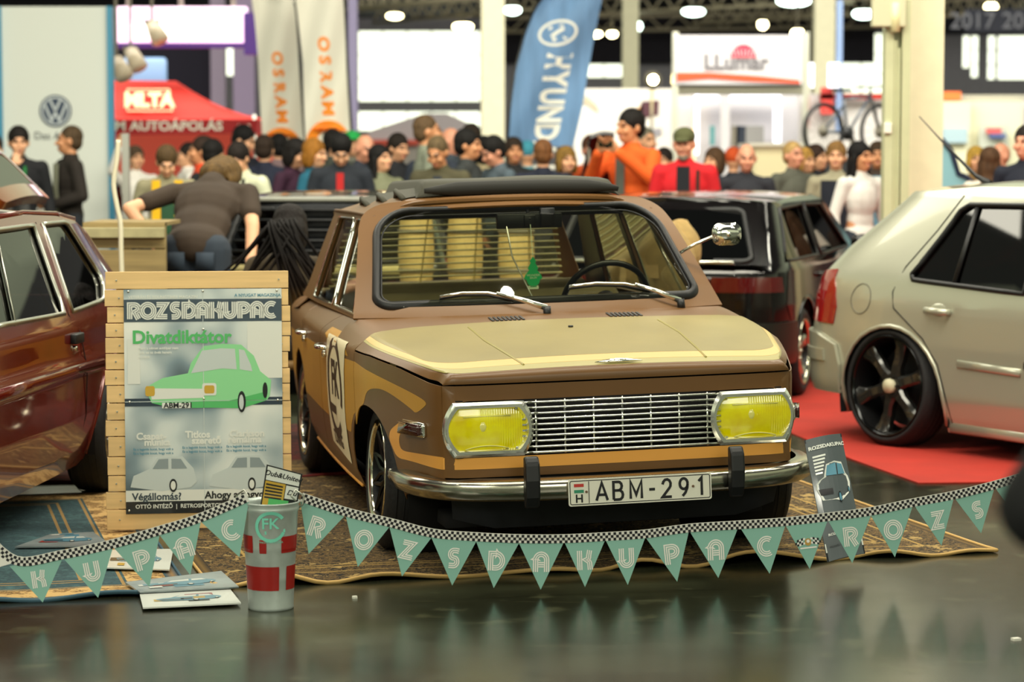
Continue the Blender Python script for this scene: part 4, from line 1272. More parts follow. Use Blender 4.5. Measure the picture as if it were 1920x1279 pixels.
def tx(b, fn, s, x, y, sz, mi, asp, bold=0, align='LEFT', shear=0, o=.002, sx=1.0):
    text(b, s, lambda a,c: fn(x+a, y-c*asp, o), sz, mi=mi, bold=bold, align=align, shear=shear, sx=sx)
# magazine in the bucket
D0 = 7.95
def dr(b, fn):
    fl(b, fn, .04,.03,.96,.36,2); tx(b, fn, 'Dub&United', .5,.19,.20,1,.9,.004,'CENTER',.3, o=.002); fl(b, fn, .04,.38,.60,.97,3)
    for k in range(5): fl(b, fn, .07,.44+k*.08,.54,.48+k*.08,1,.0018)
    fl(b, fn, .62,.40,.96,.75,2); tx(b, fn, 'Du', .80,.58,.22,1,.9,.003,'CENTER',.3); fl(b, fn, .2,.80,.75,.97,4,.0022)
sheet('magazine', 'car magazine with black border standing in the steel bucket', 'magazine',
      [at(500,871,D0), at(567,889,D0-.01), at(556,955,D0), at(488,948,D0)], [M_pblack, M_pblack, M_pwhite, M_pyel, M_pgreen], dr)
# tall show poster leaning against the saloon on the right
def dr(b, fn):
    fl(b, fn, .0,.0,1,.03,1); tx(b, fn, 'ROZSDAKUPAC', .04,.085,.135,2,.30,.006)
    for k in range(6): fl(b, fn, .10,.15+k*.028,.42-.03*k,.165+k*.028,2,.0018)
    carpoly(b, fn, .06,.22,.90,.34,2,3,1); tx(b, fn, 'ROZSDAKUPAC', .12,.80,.09,2,.30,.003); fl(b, fn, .0,.86,1,.93,2); tx(b, fn, 'MONTE CARLO', .1,.895,.07,1,.3)
    fl(b, fn, 0,.93,1,1,1)
sheet('show_poster', 'grey poster with a white hatchback picture leaning behind the bunting', 'poster',
      [at(1508,826,8.78), at(1577,813,8.88), at(1622,1038,8.62), at(1552,1054,8.50)], [mat('print_dark_grey','#4c5558',.4,coat=.4), M_pblack, M_pwhite, M_pblue], dr, curl=.012)
# magazines lying on the floor at the left
def mag(label, q, cover, seed):
    R_ = random.Random(seed)
    def dr(b, fn):
        for k in range(5):
            x = R_.uniform(.05,.6); y = R_.uniform(.05,.8); fl(b, fn, x,y,x+R_.uniform(.1,.35),y+R_.uniform(.05,.18),R_.choice((1,2,3,4,5)),.0008+.0003*k)
        carpoly(b, fn, .15,.3,.7,.4,5,2,1)
    pts = [gp(*p) for p in q]
    for p in pts: p.z = .014+.004*(seed%3)
    sheet('magazine', label, 'magazine', pts, [cover, M_pblack, M_pwhite, M_pyel, M_pred, M_pblue], dr, 'magazines on the floor', thick=.005, nn=1)
mag('magazine with black and yellow cover on the teal rug, left of the others', [(95,1008),(175,1004),(210,1030),(28,1032)][:4], M_pgrey, 3)
mag('open pale magazine on the teal rug behind the letter P pennant', [(205,1040),(325,1038),(318,1077),(195,1073)], M_pwhite, 4)
mag('open magazine with a light blue car picture lying at the rug edge', [(235,1103),(415,1082),(448,1112),(262,1122)], M_pgrey, 5)
mag('cream covered magazine nearest to the bucket on the bare floor', [(262,1122),(430,1110),(452,1138),(268,1147)], M_pwhite, 6)
# ================================================================== poster board
M_pine = mat('pine_plank', '#e3bf84', .6, noise=.16, nscale=3, stretch=(.6,1,9))
BL_ = gp(203,1000); BR_ = Vector((gp(545,1000).x*1.006, BL_.y+.10, 0))
brd = thing('notice_board', 'upright pine plank board carrying the green car poster', 'board', ((BL_.x+BR_.x)/2, (BL_.y+BR_.y)/2, 0), math.atan2(BR_.y-BL_.y, BR_.x-BL_.x)); brd.location.z = .012
BW = (BR_-BL_).length; BH = 1.028
edges = [0,.062,.132,.202,.272,.335,.405,.470,.545,.610,.680,.745,.815,.880,.965,BH] 
edges = [BH-e for e in (0,.072,.140,.205,.262,.325,.39,.452,.522,.59,.655,.735,.81,.875,.945,1.028)]
LEAN = Matrix.Rotation(-.03,4,'X')
for i in range(len(edges)-1):
    b = BM(); z1, z0 = edges[i], max(0,edges[i+1])
    wj = random.uniform(-.006,.006)
    box(b, (wj, 0, (z0+z1)/2), (BW+random.uniform(-.008,.008), .020, z1-z0-.004), mtx=LEAN)
    for sx_ in (-1,1):
        cyl(b, LEAN @ Vector((sx_*BW*.44+.01*math.sin(i*2), -.010, (z0+z1)/2)), LEAN @ Vector((sx_*BW*.44+.01*math.sin(i*2), -.0125, (z0+z1)/2)), .004, n=8, mi=1)
    obj('plank', b, [M_pine, M_satin], brd, smooth=False, bevel=.002)
for sx_ in (-.40,.40):
    b = BM(); box(b, (sx_*BW, .030, BH/2), (.06,.035,BH-.02), mtx=LEAN); obj('back_batten', b, [M_pine], brd, smooth=False)
# the poster: 0..1 coordinates
PW, PH = .622, .892
px0 = -BW/2+.071; pz1 = BH-.072
def PF(a, c, o=0.0): return LEAN @ Vector((px0+a*PW, -.0125-o-.001, pz1-c*PH))
m, nt, bs = node_mat('poster_print')
tc = N(nt,'ShaderNodeTexCoord'); nz = N(nt,'ShaderNodeTexNoise'); nz.inputs['Scale'].default_value = 2.6; nz.inputs['Detail'].default_value = 2
nt.links.new(tc.outputs['Object'], nz.inputs['Vector'])
nt.links.new(ramp(nt, nz.outputs['Fac'], [(.34,'#2c3c46'),(.44,'#8397a0'),(.53,'#ccd6d4'),(.66,'#eef0e8')]), bs.inputs['Base Color'])  # pale tones are part white print, part glossy reflection haze painted in
bs.inputs['Roughness'].default_value = .3; bs.inputs['Coat Weight'].default_value = 1.0; bs.inputs['Coat Roughness'].default_value = .12
b = BM(); flatq(b, [PF(0,0),PF(0,1),PF(1,1),PF(1,0)]); flatq(b, [PF(0,0,.0012),PF(0,1,.0012),PF(1,1,.0012),PF(1,0,.0012)])
for q in (((0,0),(0,1)),((0,1),(1,1)),((1,1),(1,0)),((1,0),(0,0))): flatq(b, [PF(*q[0]),PF(*q[1]),PF(*q[1],.0012),PF(*q[0],.0012)])
po = obj('poster', b, [m], brd, smooth=False, label='glossy magazine cover poster with a green car')
b = BM()
PM_ = [M_pwhite, M_pblack, M_pgreen, mat('print_pale_green','#8fd89a',.3,coat=.6), M_pblue, M_pyel, mat('print_navy','#2c3a48',.3,coat=.6), mat('print_haze','#c4cecc',.3,coat=.6), mat('print_slate','#43525e',.3,coat=.6), mat('print_mid','#8a979a',.3,coat=.6)]
asp = PW/PH
def pf(a, c, o=.0): return PF(a, c, .0016+o)
def T(s, x, y, sz, mi, bold=0, align='LEFT', o=.003, sx=1.0): text(b, s, lambda a,c: PF(x, y, o)+ LEAN.to_3x3() @ Vector((a,0,c)), sz, mi=mi, bold=bold, align=align, sx=sx)
fl(b, pf, 0,.045,1,.145,8,.0002); fl(b, pf, .0,.485,1,.52,6,.0003)
fl(b, pf, .78,.15,1,.40,0,.0002); fl(b, pf, .02,.22,.10,.42,0,.0004); fl(b, pf, 0,.945,1,1,1,.0004); fl(b, pf, 0,.895,1,.945,0,.0004)
fl(b, pf, .497,.0,.501,1,7,.0008); fl(b, pf, 0,.498,1,.501,7,.0008)
T('VETERÁN ÉS YOUNGTIMER MAGAZIN', .03,.035,.016,0,.0004)
T('A NYUGAT MAGAZINJA', .70,.03,.017,4,.0004)
ttl = 'ROZSDAKUPAC'
for i, ch in enumerate(ttl):
    cx_ = .065+i*.0865
    letter(b, ch, lambda a,c,cx_=cx_: PF(cx_, .095, .0034)+LEAN.to_3x3() @ Vector((a,0,c)), .066, mi=0, gap=.13, w=.085)
T('Divatdiktátor', .05,.215,.072,2,.0022)
for k, s_ in enumerate(('Mert a német autóipar nem', 'bolt, ez az övék hanem', 'a miénk')): T(s_, .09,.262+k*.019,.014,0,.0004)
# green saloon picture
def gcar(pts, mi_, o): panel(b, pts, lambda a,c: PF(a,c,o), (10,10), mi=mi_)
gcar([(.17,.505),(.14,.46),(.16,.425),(.24,.395),(.40,.375),(.42,.33),(.50,.255),(.62,.245),(.74,.25),(.82,.30),(.86,.37),(.93,.41),(.92,.48),(.90,.50),(.74,.535),(.66,.52),(.55,.53),(.30,.53)], 3, .0022)
gcar([(.42,.375),(.49,.275),(.61,.265),(.70,.268),(.71,.36),(.62,.355)], 7, .0026); gcar([(.73,.36),(.725,.27),(.76,.275),(.80,.34),(.81,.37)], 7, .0026)
gcar([(.16,.44),(.50,.445),(.50,.485),(.17,.49)], 0, .0026); gcar([(.17,.505),(.50,.50),(.66,.50),(.90,.46),(.90,.50),(.74,.535),(.55,.53),(.30,.53)], 2, .0024)
gcar(rrect(.49,.42,.58,.475,.012), 0, .0030); gcar(rrect(.503,.43,.567,.466,.01), 5, .0034); gcar(rrect(.13,.43,.19,.475,.012), 5, .0030)
gcar(arcp(.74,.505,.026,.048,0,350,18), 1, .0030); gcar(arcp(.738,.507,.015,.034,0,350,18), 7, .0034); gcar(arcp(.89,.455,.016,.036,0,350,14), 1, .0030)
gcar([(.235,.505),(.42,.505),(.42,.53),(.235,.53)], 0, .0034); T('ABM-291', .245,.518,.030,1,.0008, o=.0042)
for (x, y, l1, l2, t1) in ((.07,.655,'Csapat-','munka',.05),(.38,.650,'Titkos','szerető',.04),(.66,.648,'Clarkson','rémálma',-.01)):
    T(l1, x, y, .038, 0, .0014); T(l2, x+t1, y+.027, .038, 0, .0014)
    for k in range(2): T('Ez a legjobb kocsi, hogy volt a', x-.02, y+.057+.018*k, .013, 4, .0003)
for x0_, mi_ in ((.03,7),(.53,0)):
    w_ = .40
    gcar([(x0_,.88),(x0_+.02,.83),(x0_+.12,.80),(x0_+.17,.75),(x0_+.33,.745),(x0_+.40,.80),(x0_+.42,.86),(x0_+.38,.885),(x0_+.2,.90)], mi_ if mi_ else 7, .0022)
    gcar([(x0_+.14,.80),(x0_+.18,.757),(x0_+.24,.755),(x0_+.24,.80)], 9, .0026); gcar([(x0_+.26,.80),(x0_+.26,.755),(x0_+.32,.757),(x0_+.36,.80)], 9, .0026)
    gcar(arcp(x0_+.27,.875,.025,.03,0,350,16), 1, .0030); gcar(arcp(x0_+.27,.875,.016,.02,0,350,16), 0, .0034)
T('Végállomás?', .04,.925,.040,6,.001); T('Ahogy a nagyok', .50,.922,.040,1,.0012)
T('OTTÓ INTÉZŐ  |  RETROSPORTCIKKEK  |  MONTE CARLO RALLY  |  NAPTÁR', .06,.968,.022,0,.0005)
obj('printing', b, PM_, po, smooth=False)
for x_, y_ in ((.03,.01),(.5,.01),(.97,.01),(.03,.50),(.5,.49),(.97,.5),(.02,.985),(.5,.18)):
    b = BM(); p = PF(x_,y_,.001); ell(b, p, (.005,.003,.005), n=8); obj('pin', b, [M_satin], po)
# ================================================================== other cars
def build_car(root, sp):
    """hatchback/saloon body from a plan curve, side profile and window outlines; x forward, y left, z up, origin under an axle"""
    pl = Plan(sp['plan'], sp.get('zero', .5)); ins = sp['inset']; paint = sp['paint']
    TILT = sp.get('mtx', Matrix.Identity(4))
    zr = sp['zroof']; x_rear = pl.P[0].x; x_front = pl.P[-1].x
    rl = sp.get('rearlean', [(0,0),(9,0)]); flan = sp.get('frontlean', [(0,0),(9,0)])
    def surf(s, z):
        p = pl.at(s); n = pl.nrm(s); i = interp(ins, z)
        x = p.x-n.x*i; y = max(0, p.y-n.y*i)
        if s <= pl.s_beg+.02: y = 0
        x += interp(rl, z)*(1-sstep(x_rear+.1, x_rear+sp.get('rlen',1.0), p.x)) - interp(flan, z)*sstep(x_front-1.0, x_front-.1, p.x)
        return (x, y, z)
    def P(name, b, m, par=None, **k): return obj(name, b, m, root if par is None else par, mtx=TILT if par is None else None, **k)
    G = sp.get('grid', (.08,.05))
    sides = sp.get('sides', (1,-1))
    for sd in sides:
        b = BM(); panel(b, sp['outline'], surf, G, holes=sp['windows'], flip=True, sides=(sd,))
        P('body_side', b, [paint], solid=.006)
        for W in sp['windows']:
            b = BM(); panel(b, W, lambda a,c: tuple(Vector(surf(a,c))-Vector((0,.012,0))), (.15,.15), flip=True, sides=(sd,))
            g = P('side_window', b, [sp['glass']])
            b = BM(); loop = []
            n = len(W)
            for i in range(n):
                for k in range(5):
                    q = (lerp(W[i][0],W[(i+1)%n][0],k/5), lerp(W[i][1],W[(i+1)%n][1],k/5)); v = surf(*q); loop.append((v[0], sd*v[1], v[2]))
            tube(b, loop, sp.get('seal',.012), 6, closed=True)
            for (q0, q1, r_) in sp.get('dividers', ()):
                if min(w[0] for w in W) < q0[0] < max(w[0] for w in W):
                    tube(b, [(surf(*q0)[0], sd*surf(*q0)[1], q0[1]), (surf(*q1)[0], sd*surf(*q1)[1], q1[1])], r_, 6, flat=.4)
            obj('window_frame', b, [sp.get('sealmat', M_rubber)], g)
        for seam in sp.get('seams', ()):
            b = BM()
            pts = [surf(*q) for q in seam]
            tube(b, [(p[0], sd*(p[1]+.0003), p[2]) for p in pts], .0045, 5, flat=.5)
            P('door_seam', b, [M_dark])
        for (m_, r_, pts, nm) in sp.get('mouldings', ()):
            b = BM(); tube(b, [(surf(*q)[0], sd*(surf(*q)[1]+.004), q[1]) for q in pts], r_, 8, flat=.35, upv=(0,0,1))
            P(nm, b, [m_])
        for (hx0, hx1, hz, hm) in sp.get('handles', ()):
            b = BM(); y = surf((hx0+hx1)/2, hz)[1]*sd
            tube(b, [(hx0,y,hz),(lerp(hx0,hx1,.12),y+sd*.035,hz+.002),(lerp(hx0,hx1,.88),y+sd*.035,hz+.002),(hx1,y,hz)], .017, 8, flat=.6)
            ell(b, ((hx0+hx1)/2, y-sd*.004, hz), ((hx1-hx0)*.42, .008, .040))
            P('door_handle', b, [hm])
        for (nm, poly, m_, off_) in sp.get('patches', ()):
            b = BM(); panel(b, poly, surf, (.04,.03), flip=True, off=off_, sides=(sd,)); P(nm, b, [m_], solid=min(off_,.02) if off_ > .004 else 0)
        for (cx_, cz_, R_, yo) in sp['arches']:
            b = BM()
            lathe(b, [(R_*1.02,.0),(R_*1.02,-.30),(.02,-.30)], 28, mtx=Matrix.Translation((cx_,sd*yo,cz_)) @ Matrix.Rotation(-sd*PI/2,4,'X'))
            bmesh.ops.delete(b, geom=[v for v in b.verts if v.co.z < sp['sill']-.03], context='VERTS')
            P('wheel_well', b, [M_dark])
            b = BM()
            pts = []
            for k in range(19):
                a = math.radians(-12)+ (PI+math.radians(24))*k/18
                q = (cx_+R_*math.cos(a), cz_+R_*math.sin(a))
                if q[1] < sp['sill']: continue
                v = surf(*q); pts.append((v[0], sd*(v[1]+.002), v[2]))
            tube(b, pts, .012, 6, flat=.6); P('arch_lip', b, [paint])
    # roof
    def edge(x):
        return surf(x, zr(x))
    RX0, RX1 = sp['roof']
    def roof_(x, w):
        e = edge(x); aw = abs(w); z = e[2]+sp.get('crown',.045)*(1-aw**2.6)
        return (e[0], w*(e[1]), z)
    b = BM(); panel(b, [(RX0,-1),(RX1,-1),(RX1,1),(RX0,1)], roof_, (.1,.1)); P('roof', b, [paint], solid=.006)
    # hood / front deck
    if 'hoodz' in sp:
        def hd_(x, w):
            yy = surf(x, interp(sp['hoodz'], x)); aw = abs(w); 
            return (yy[0]-(.10*w*w if x > x_front-.5 else 0), w*yy[1], yy[2]+.03*(1-aw**3))
        x0_, x1_ = sp['hoodx']
        b = BM(); panel(b, [(x0_,-1),(x1_,-1),(x1_,1),(x0_,1)], hd_, (.1,.1)); P('hood', b, [paint], solid=.004)
    # rear glass and windshield: quads with curvature
    for nm, q in (('rear_window', sp.get('rearglass')), ('windshield', sp.get('frontglass'))):
        if not q: continue
        (xb, zb, yb), (xt, zt, yt), bow = q
        b = BM(); f_ = lambda a,h: (lerp(xb,xt,h)+bow*(1-a*a), a*lerp(yb,yt,h), lerp(zb,zt,h))
        panel(b, rrect(-.98,.02,.98,.98,.10), f_, (.1,.2), flip=(nm == 'rear_window'))
        g = P(nm, b, [sp['glass']])
        b = BM(); loop = [Vector(f_(a,h)) for a,h in rrect(-.98,.02,.98,.98,.10)]
        tube(b, loop, .018, 6, closed=True); obj('rubber_seal', b, [M_rubber], g)
        b = BM()
        panel(b, [(-1.14,-.05),(1.14,-.05),(1.16,1.08),(-1.16,1.08)], f_, (.1,.2), holes=[rrect(-.97,.03,.97,.97,.10)], flip=(nm == 'rear_window')); P(nm+'_surround', b, [paint], solid=.01)
    # cabin
    b = BM(); zb = sp['belt']
    box(b, ((x_rear+x_front)/2,0,sp['sill']+.05), (abs(x_front-x_rear)-.5,1.15,.04)); P('cabin_floor', b, [M_dark])
    for xs in sp.get('seats', ()):
        for sy in (-.34,.34):
            b = BM(); box(b, (xs,sy,zb-.25),(.16,.48,.60), rot=Matrix.Rotation(-.2,3,'Y')); box(b, (xs-.10,sy,zb+.16),(.12,.28,.20), rot=Matrix.Rotation(-.2,3,'Y')); P('seat', b, [M_blackplastic], bevel=.05)
    return surf, P, pl
M_silver = mat('silver_metallic_paint', '#b2b2a0', .30, .5, coat=.8)
M_maroon = mat('maroon_paint', '#6c130c', .22, .25, coat=1.0, spec=.6)
M_blackpaint = mat('black_paint', '#080506', .12, .0, coat=.4, spec=.4)
M_blackred = mat('dark_red_paint', '#300306', .12, .0, coat=.4, spec=.4)
M_whitepaint = mat('white_car_paint', '#d8dad2', .25, coat=1.0)
M_copper = mat('copper_paint', '#8a4418', .22, .3, coat=1.0)
def six_spoke(b, r, w2):
    for i in range(6):
        a = 2*PI*i/6+.3; c, s = math.cos(a), math.sin(a); px_, py_ = -s, c
        sec = [(.05,.040,.62),(.10,.030,.66),(r*.6,.030,.60),(r*.86,.038,.66),(r*1.0,.052,.80)]
        A = []
        for d, hw_, zf in sec:
            A.append([b.verts.new((c*d+px_*k*hw_, s*d+py_*k*hw_, w2*zf-(.0 if abs(k) < .8 else .012))) for k in (-1,-.6,.6,1)]+
                     [b.verts.new((c*d+px_*k*hw_*.8, s*d+py_*k*hw_*.8, w2*zf-.05)) for k in (1,-1)])
        for X_, Y_ in zip(A, A[1:]):
            for k in range(6): b.faces.new((X_[k], X_[(k+1)%6], Y_[(k+1)%6], Y_[k]))
    cyl(b, (0,0,0), (0,0,w2*.66), .07, .062, 24)
    for i in range(5): a = 2*PI*i/5; cyl(b, (.045*math.cos(a),.045*math.sin(a),w2*.6),(.045*math.cos(a),.045*math.sin(a),w2*.74),.009,n=8)
# ------------------------------------------------------------------ silver hatchback (right)
th = math.radians(55)
gx, gy = 1.93+.80*math.sin(th), 12.42+.80*math.cos(th)
silver = thing('hatchback', 'silver five door hatchback with black six spoke wheels, seen from its rear corner', 'car', (gx, gy, 0), -th)
gp_out = [(PL_s, z) for PL_s, z in ()]
gplan = Plan([(-.80,0),(-.79,.35),(-.745,.58),(-.64,.735),(-.44,.82),(0,.855),(.8,.865),(1.8,.865),(2.6,.85),(3.0,.80),(3.2,.68),(3.3,.4),(3.33,0)], .5)
sb, se = gplan.s_beg, gplan.s_end
gar = lambda cx: [(cx+.395*math.cos(a), max(.145, .235+.39*math.sin(a))) for a in [math.radians(t) for t in range(194,-15,-9)]]
outl = [(sb,.20),(sb,.87),(sb+.62,.87),(sb+.58,1.02),(sb+.60,1.25),(sb,1.27),(sb,1.315),(.0,1.33),(1.2,1.345),(1.75,1.33),(2.05,1.22),(2.62,.90),(3.2,.80),(se,.72),(se,.22),(2.97,.15)]
outl = [(sb,.30),(sb,1.30),(-.2,1.315),(.4,1.345),(1.3,1.36),(1.75,1.34),(2.05,1.22),(2.62,.90),(3.2,.80),(se,.72),(se,.22),(2.97,.15)]+gar(2.57)[::-1]+[(2.2,.12),(.47,.12)]+gar(.09)[::-1]+[(-.36,.24),(sb+.5,.24)]
outl = outl[:-2-len(gar(.09))] + sorted(gar(.09), key=lambda q:-q[0])+[(-.36,.24),(sb+.5,.24)]
outl = outl[:12] + sorted(gar(2.57), key=lambda q:-q[0]) + [(2.2,.12),(.47,.12)] + sorted(gar(.09), key=lambda q:-q[0]) + [(-.36,.24),(sb+.5,.24)]
w1 = [(.175,.895),(.20,.872),(.26,.868),(.98,.845),(.98,1.265),(.40,1.255),(.33,1.225)]
w2_ = [(1.06,.845),(2.15,.87),(1.72,1.26),(1.06,1.268)]
gspec = dict(plan=[(-.80,0),(-.79,.35),(-.745,.58),(-.64,.735),(-.44,.82),(0,.855),(.8,.865),(1.8,.865),(2.6,.85),(3.0,.80),(3.2,.68),(3.3,.4),(3.33,0)],
  inset=[(.10,.06),(.2,.025),(.30,.0),(.55,-.002),(.75,.008),(.86,.03),(.90,.045),(1.30,.205),(1.36,.26)], rearlean=[(.0,.04),(.55,.0),(.85,.03),(1.0,.14),(1.2,.35),(1.27,.42),(1.32,.46)], rlen=1.5,
  outline=outl, windows=[w1, w2_], dividers=[((.505,.86),(.475,1.255),.016)], paint=M_silver, glass=M_darkglass, seal=.014,
  zroof=lambda x: interp([(-.8,1.30),(-.2,1.313),(.4,1.342),(1.3,1.357),(1.75,1.338)], x), roof=(sb,1.76),
  seams=[[(.30,1.30),(.20,1.12),(.10,.93),(.075,.80),(.10,.72),(.20,.66),(.33,.58),(.44,.46),(.50,.30),(.52,.16)], [(1.02,1.30),(1.02,.85),(1.02,.5),(1.02,.16)]],
  mouldings=[(M_silver,.020,[(.58,.475),(.8,.470),(1.0,.466)],'side_moulding'),(M_silver,.020,[(1.04,.466),(1.5,.466),(2.1,.466)],'side_moulding'),(M_silver,.028,[(.50,.15),(1.0,.15),(2.15,.15)],'sill_ridge')],
  handles=[(.33,.50,.725,M_silver),(1.35,1.52,.725,M_silver)],
  patches=[('rear_bumper',[(sb,.25),(sb,.545),(sb+.6,.555),(-.50,.55),(-.33,.50),(-.30,.40),(-.31,.25)],M_silver,.022),
           ('bumper_moulding',[(sb,.41),(sb,.47),(-.42,.47),(-.42,.41)],M_silver,.032),
           ('rear_window',[(sb,.93),(sb+.50,.93),(sb+.42,1.235),(sb,1.24)],mat('dark_rear_glass','#0b0d0e',.06,coat=1.0),.006),
           ('tail_lamp',[(sb+.66,.61),(sb+.62,.72),(sb+.64,.86),(-.46,.89),(-.40,.80),(-.36,.70),(-.37,.605)],M_redlens,.006)],
  arches=[(.09,.235,.392,.84),(2.57,.235,.392,.82)], sill=.13, belt=.86, seats=(.75,1.75), hoodz=[(2.4,.92),(2.9,.86),(3.4,.74)], hoodx=(2.55,3.30),
  frontglass=((2.55,.92,.66),(1.80,1.32,.56),.05), mtx=Matrix.Rotation(math.radians(.8),4,'Y'), crown=.04)
gs, GP_, _ = build_car(silver, gspec)
b = BM()
tube(b, [(gs(-.165+.078*math.cos(t), .752+.078*math.sin(t))[0], -gs(-.165+.078*math.cos(t), .752+.078*math.sin(t))[1]-.0006, .752+.078*math.sin(t)) for t in [2*PI*i/28 for i in range(28)]], .003, 5, closed=True)
GP_('fuel_flap', b, [mat('shut_line','#5a574a',.5)])
b = BM(); tube(b, [(-.08,0,1.345),(-.18,0,1.38),(-.42,0,1.55),(-.62,.0,1.70)], .01, 6, rs=[.020,.012,.006,.003]); GP_('roof_antenna', b, [M_rubber])
for cx_ in (.075,2.56):
    for sd in (-1,1):
        w_ = make_wheel(silver, .312, .255, .20, six_spoke, mat('gloss_black_rim','#2c2c2a',.25,.5,coat=.6), mat('black_rim_lip','#2a2b2c',.12,.9))
        w_.location = (cx_-.02, sd*.755, .312); w_.rotation_euler = (-sd*(PI/2-.05),0,0)
        b = BM(); cyl(b, (0,0,.05),(0,0,.088),.040,.036,20); obj('wheel_cap', b, [mat('pale_cap','#c8c2a4',.4)], w_)
# ------------------------------------------------------------------ maroon coupe (left)
mar = thing('hatchback', 'glossy maroon two door hatchback at the left edge behind the board', 'car', (-2.5275, 11.163, 0), math.radians(-94.5))
mp_ = [(-.45,0),(-.44,.4),(-.40,.60),(-.28,.72),(0,.775),(.6,.80),(1.4,.81),(2.2,.80),(2.8,.78),(3.3,.72),(3.5,.5),(3.55,0)]
mpl = Plan(mp_, .6); sb, se = mpl.s_beg, mpl.s_end
ar = lambda cx, R, cz, lo: [(cx+R*math.cos(a), max(lo, cz+R*math.sin(a))) for a in [math.radians(t) for t in range(-15,200,9)]]
outl = [(sb,.30),(sb,.83),(sb+.55,.84),(sb+.60,.95),(sb+.55,1.12),(sb,1.12),(sb,1.16),(.10,1.17),(.55,1.235),(1.2,1.265),(1.7,1.255),(2.0,1.15),(2.45,.87),(3.2,.80),(se,.70),(se,.25),(3.2,.18)]+ar(2.75,.33,.28,.18)+[(2.4,.17),(.80,.17)]+ar(.36,.34,.28,.17)+[(-.1,.25)]
mspec = dict(plan=mp_, zero=.6, inset=[(.15,.09),(.25,.05),(.40,.012),(.58,.0),(.60,-.010),(.64,-.010),(.66,.002),(.80,.0),(.86,.02),(1.2,.15),(1.27,.20)], rearlean=[(0,.05),(.8,0),(1.2,.42)], rlen=1.1,
  outline=outl, windows=[[(.50,.865),(.38,.93),(.36,.97),(.62,1.20),(.66,1.208),(1.02,1.21),(1.10,.85)],[(1.23,.85),(2.25,.865),(1.78,1.205),(1.17,1.21)]], paint=M_maroon, glass=M_darkglass, seal=.011, sealmat=M_satin,
  dividers=[((1.92,.85),(1.72,1.20),.012)], zroof=lambda x: interp([(-.45,1.15),(.10,1.168),(.55,1.233),(1.2,1.263),(1.7,1.253)], x), roof=(sb,1.72),
  seams=[[(1.10,1.22),(1.17,.84),(1.03,.76),(.96,.60),(.90,.40),(.88,.19)]], mouldings=[(M_maroon,.022,[(.68,.600),(1.2,.612),(1.8,.615),(2.4,.612)],'side_moulding'),(M_maroon,.012,[(.35,1.215),(.7,1.245),(1.2,1.262),(1.7,1.25)],'roof_gutter')],
  handles=[], arches=[(.36,.28,.34,.78),(2.75,.28,.33,.78)], sill=.17, belt=.84, seats=(.7,1.75), hoodz=[(2.4,.88),(2.9,.84),(3.55,.70)], hoodx=(2.4,3.5),
  rearglass=((-.33,.86,.58),(.02,1.14,.50),-.04), frontglass=((2.42,.88,.64),(1.75,1.25,.55),.05), crown=.035)
ms, MP_, _ = build_car(mar, mspec)
b = BM(); y = ms(1.13,.74)[1]; box(b, (1.13,y+.012,.742),(.13,.03,.042)); MP_('door_handle', b, [M_rubber], bevel=.006)
b = BM(); cyl(b, (1.13,y-.01,.70),(1.13,y+.012,.70),.012,n=12); MP_('door_lock', b, [M_satin])
for cx_ in (.36,2.75):
    for sd in (-1,1):
        w_ = make_wheel(mar, .27, .19, .18, six_spoke, M_satin, M_rimlip); w_.location = (cx_, sd*.70, .27); w_.rotation_euler = (-sd*PI/2,0,0)
# ------------------------------------------------------------------ black hatchback behind right
blk = thing('hatchback', 'black and dark red hatchback with its tail towards us behind the saloon', 'car', (1.0655, 15.222, 0), math.radians(73))
bp_ = [(-.78,0),(-.77,.4),(-.74,.62),(-.64,.74),(-.4,.79),(.2,.80),(1.4,.80),(2.2,.79),(2.7,.74),(2.95,.5),(3.0,0)]
bpl = Plan(bp_, .5); sb, se = bpl.s_beg, bpl.s_end
outl = [(sb,.22),(sb,.84),(sb+.64,.84),(sb+.60,1.16),(sb,1.17),(sb,1.215),(-.3,1.215),(.4,1.235),(1.1,1.235),(1.35,1.20),(2.05,.86),(2.7,.80),(se,.70),(se,.22)]+[(2.6,.18)]+ar(2.2,.33,.28,.17)+[(1.8,.16),(.40,.16)]+ar(0,.34,.28,.17)+[(-.40,.20)]
M_blackglass = glassmat('black_tinted_glass', '#0a0b0c', 0.08)
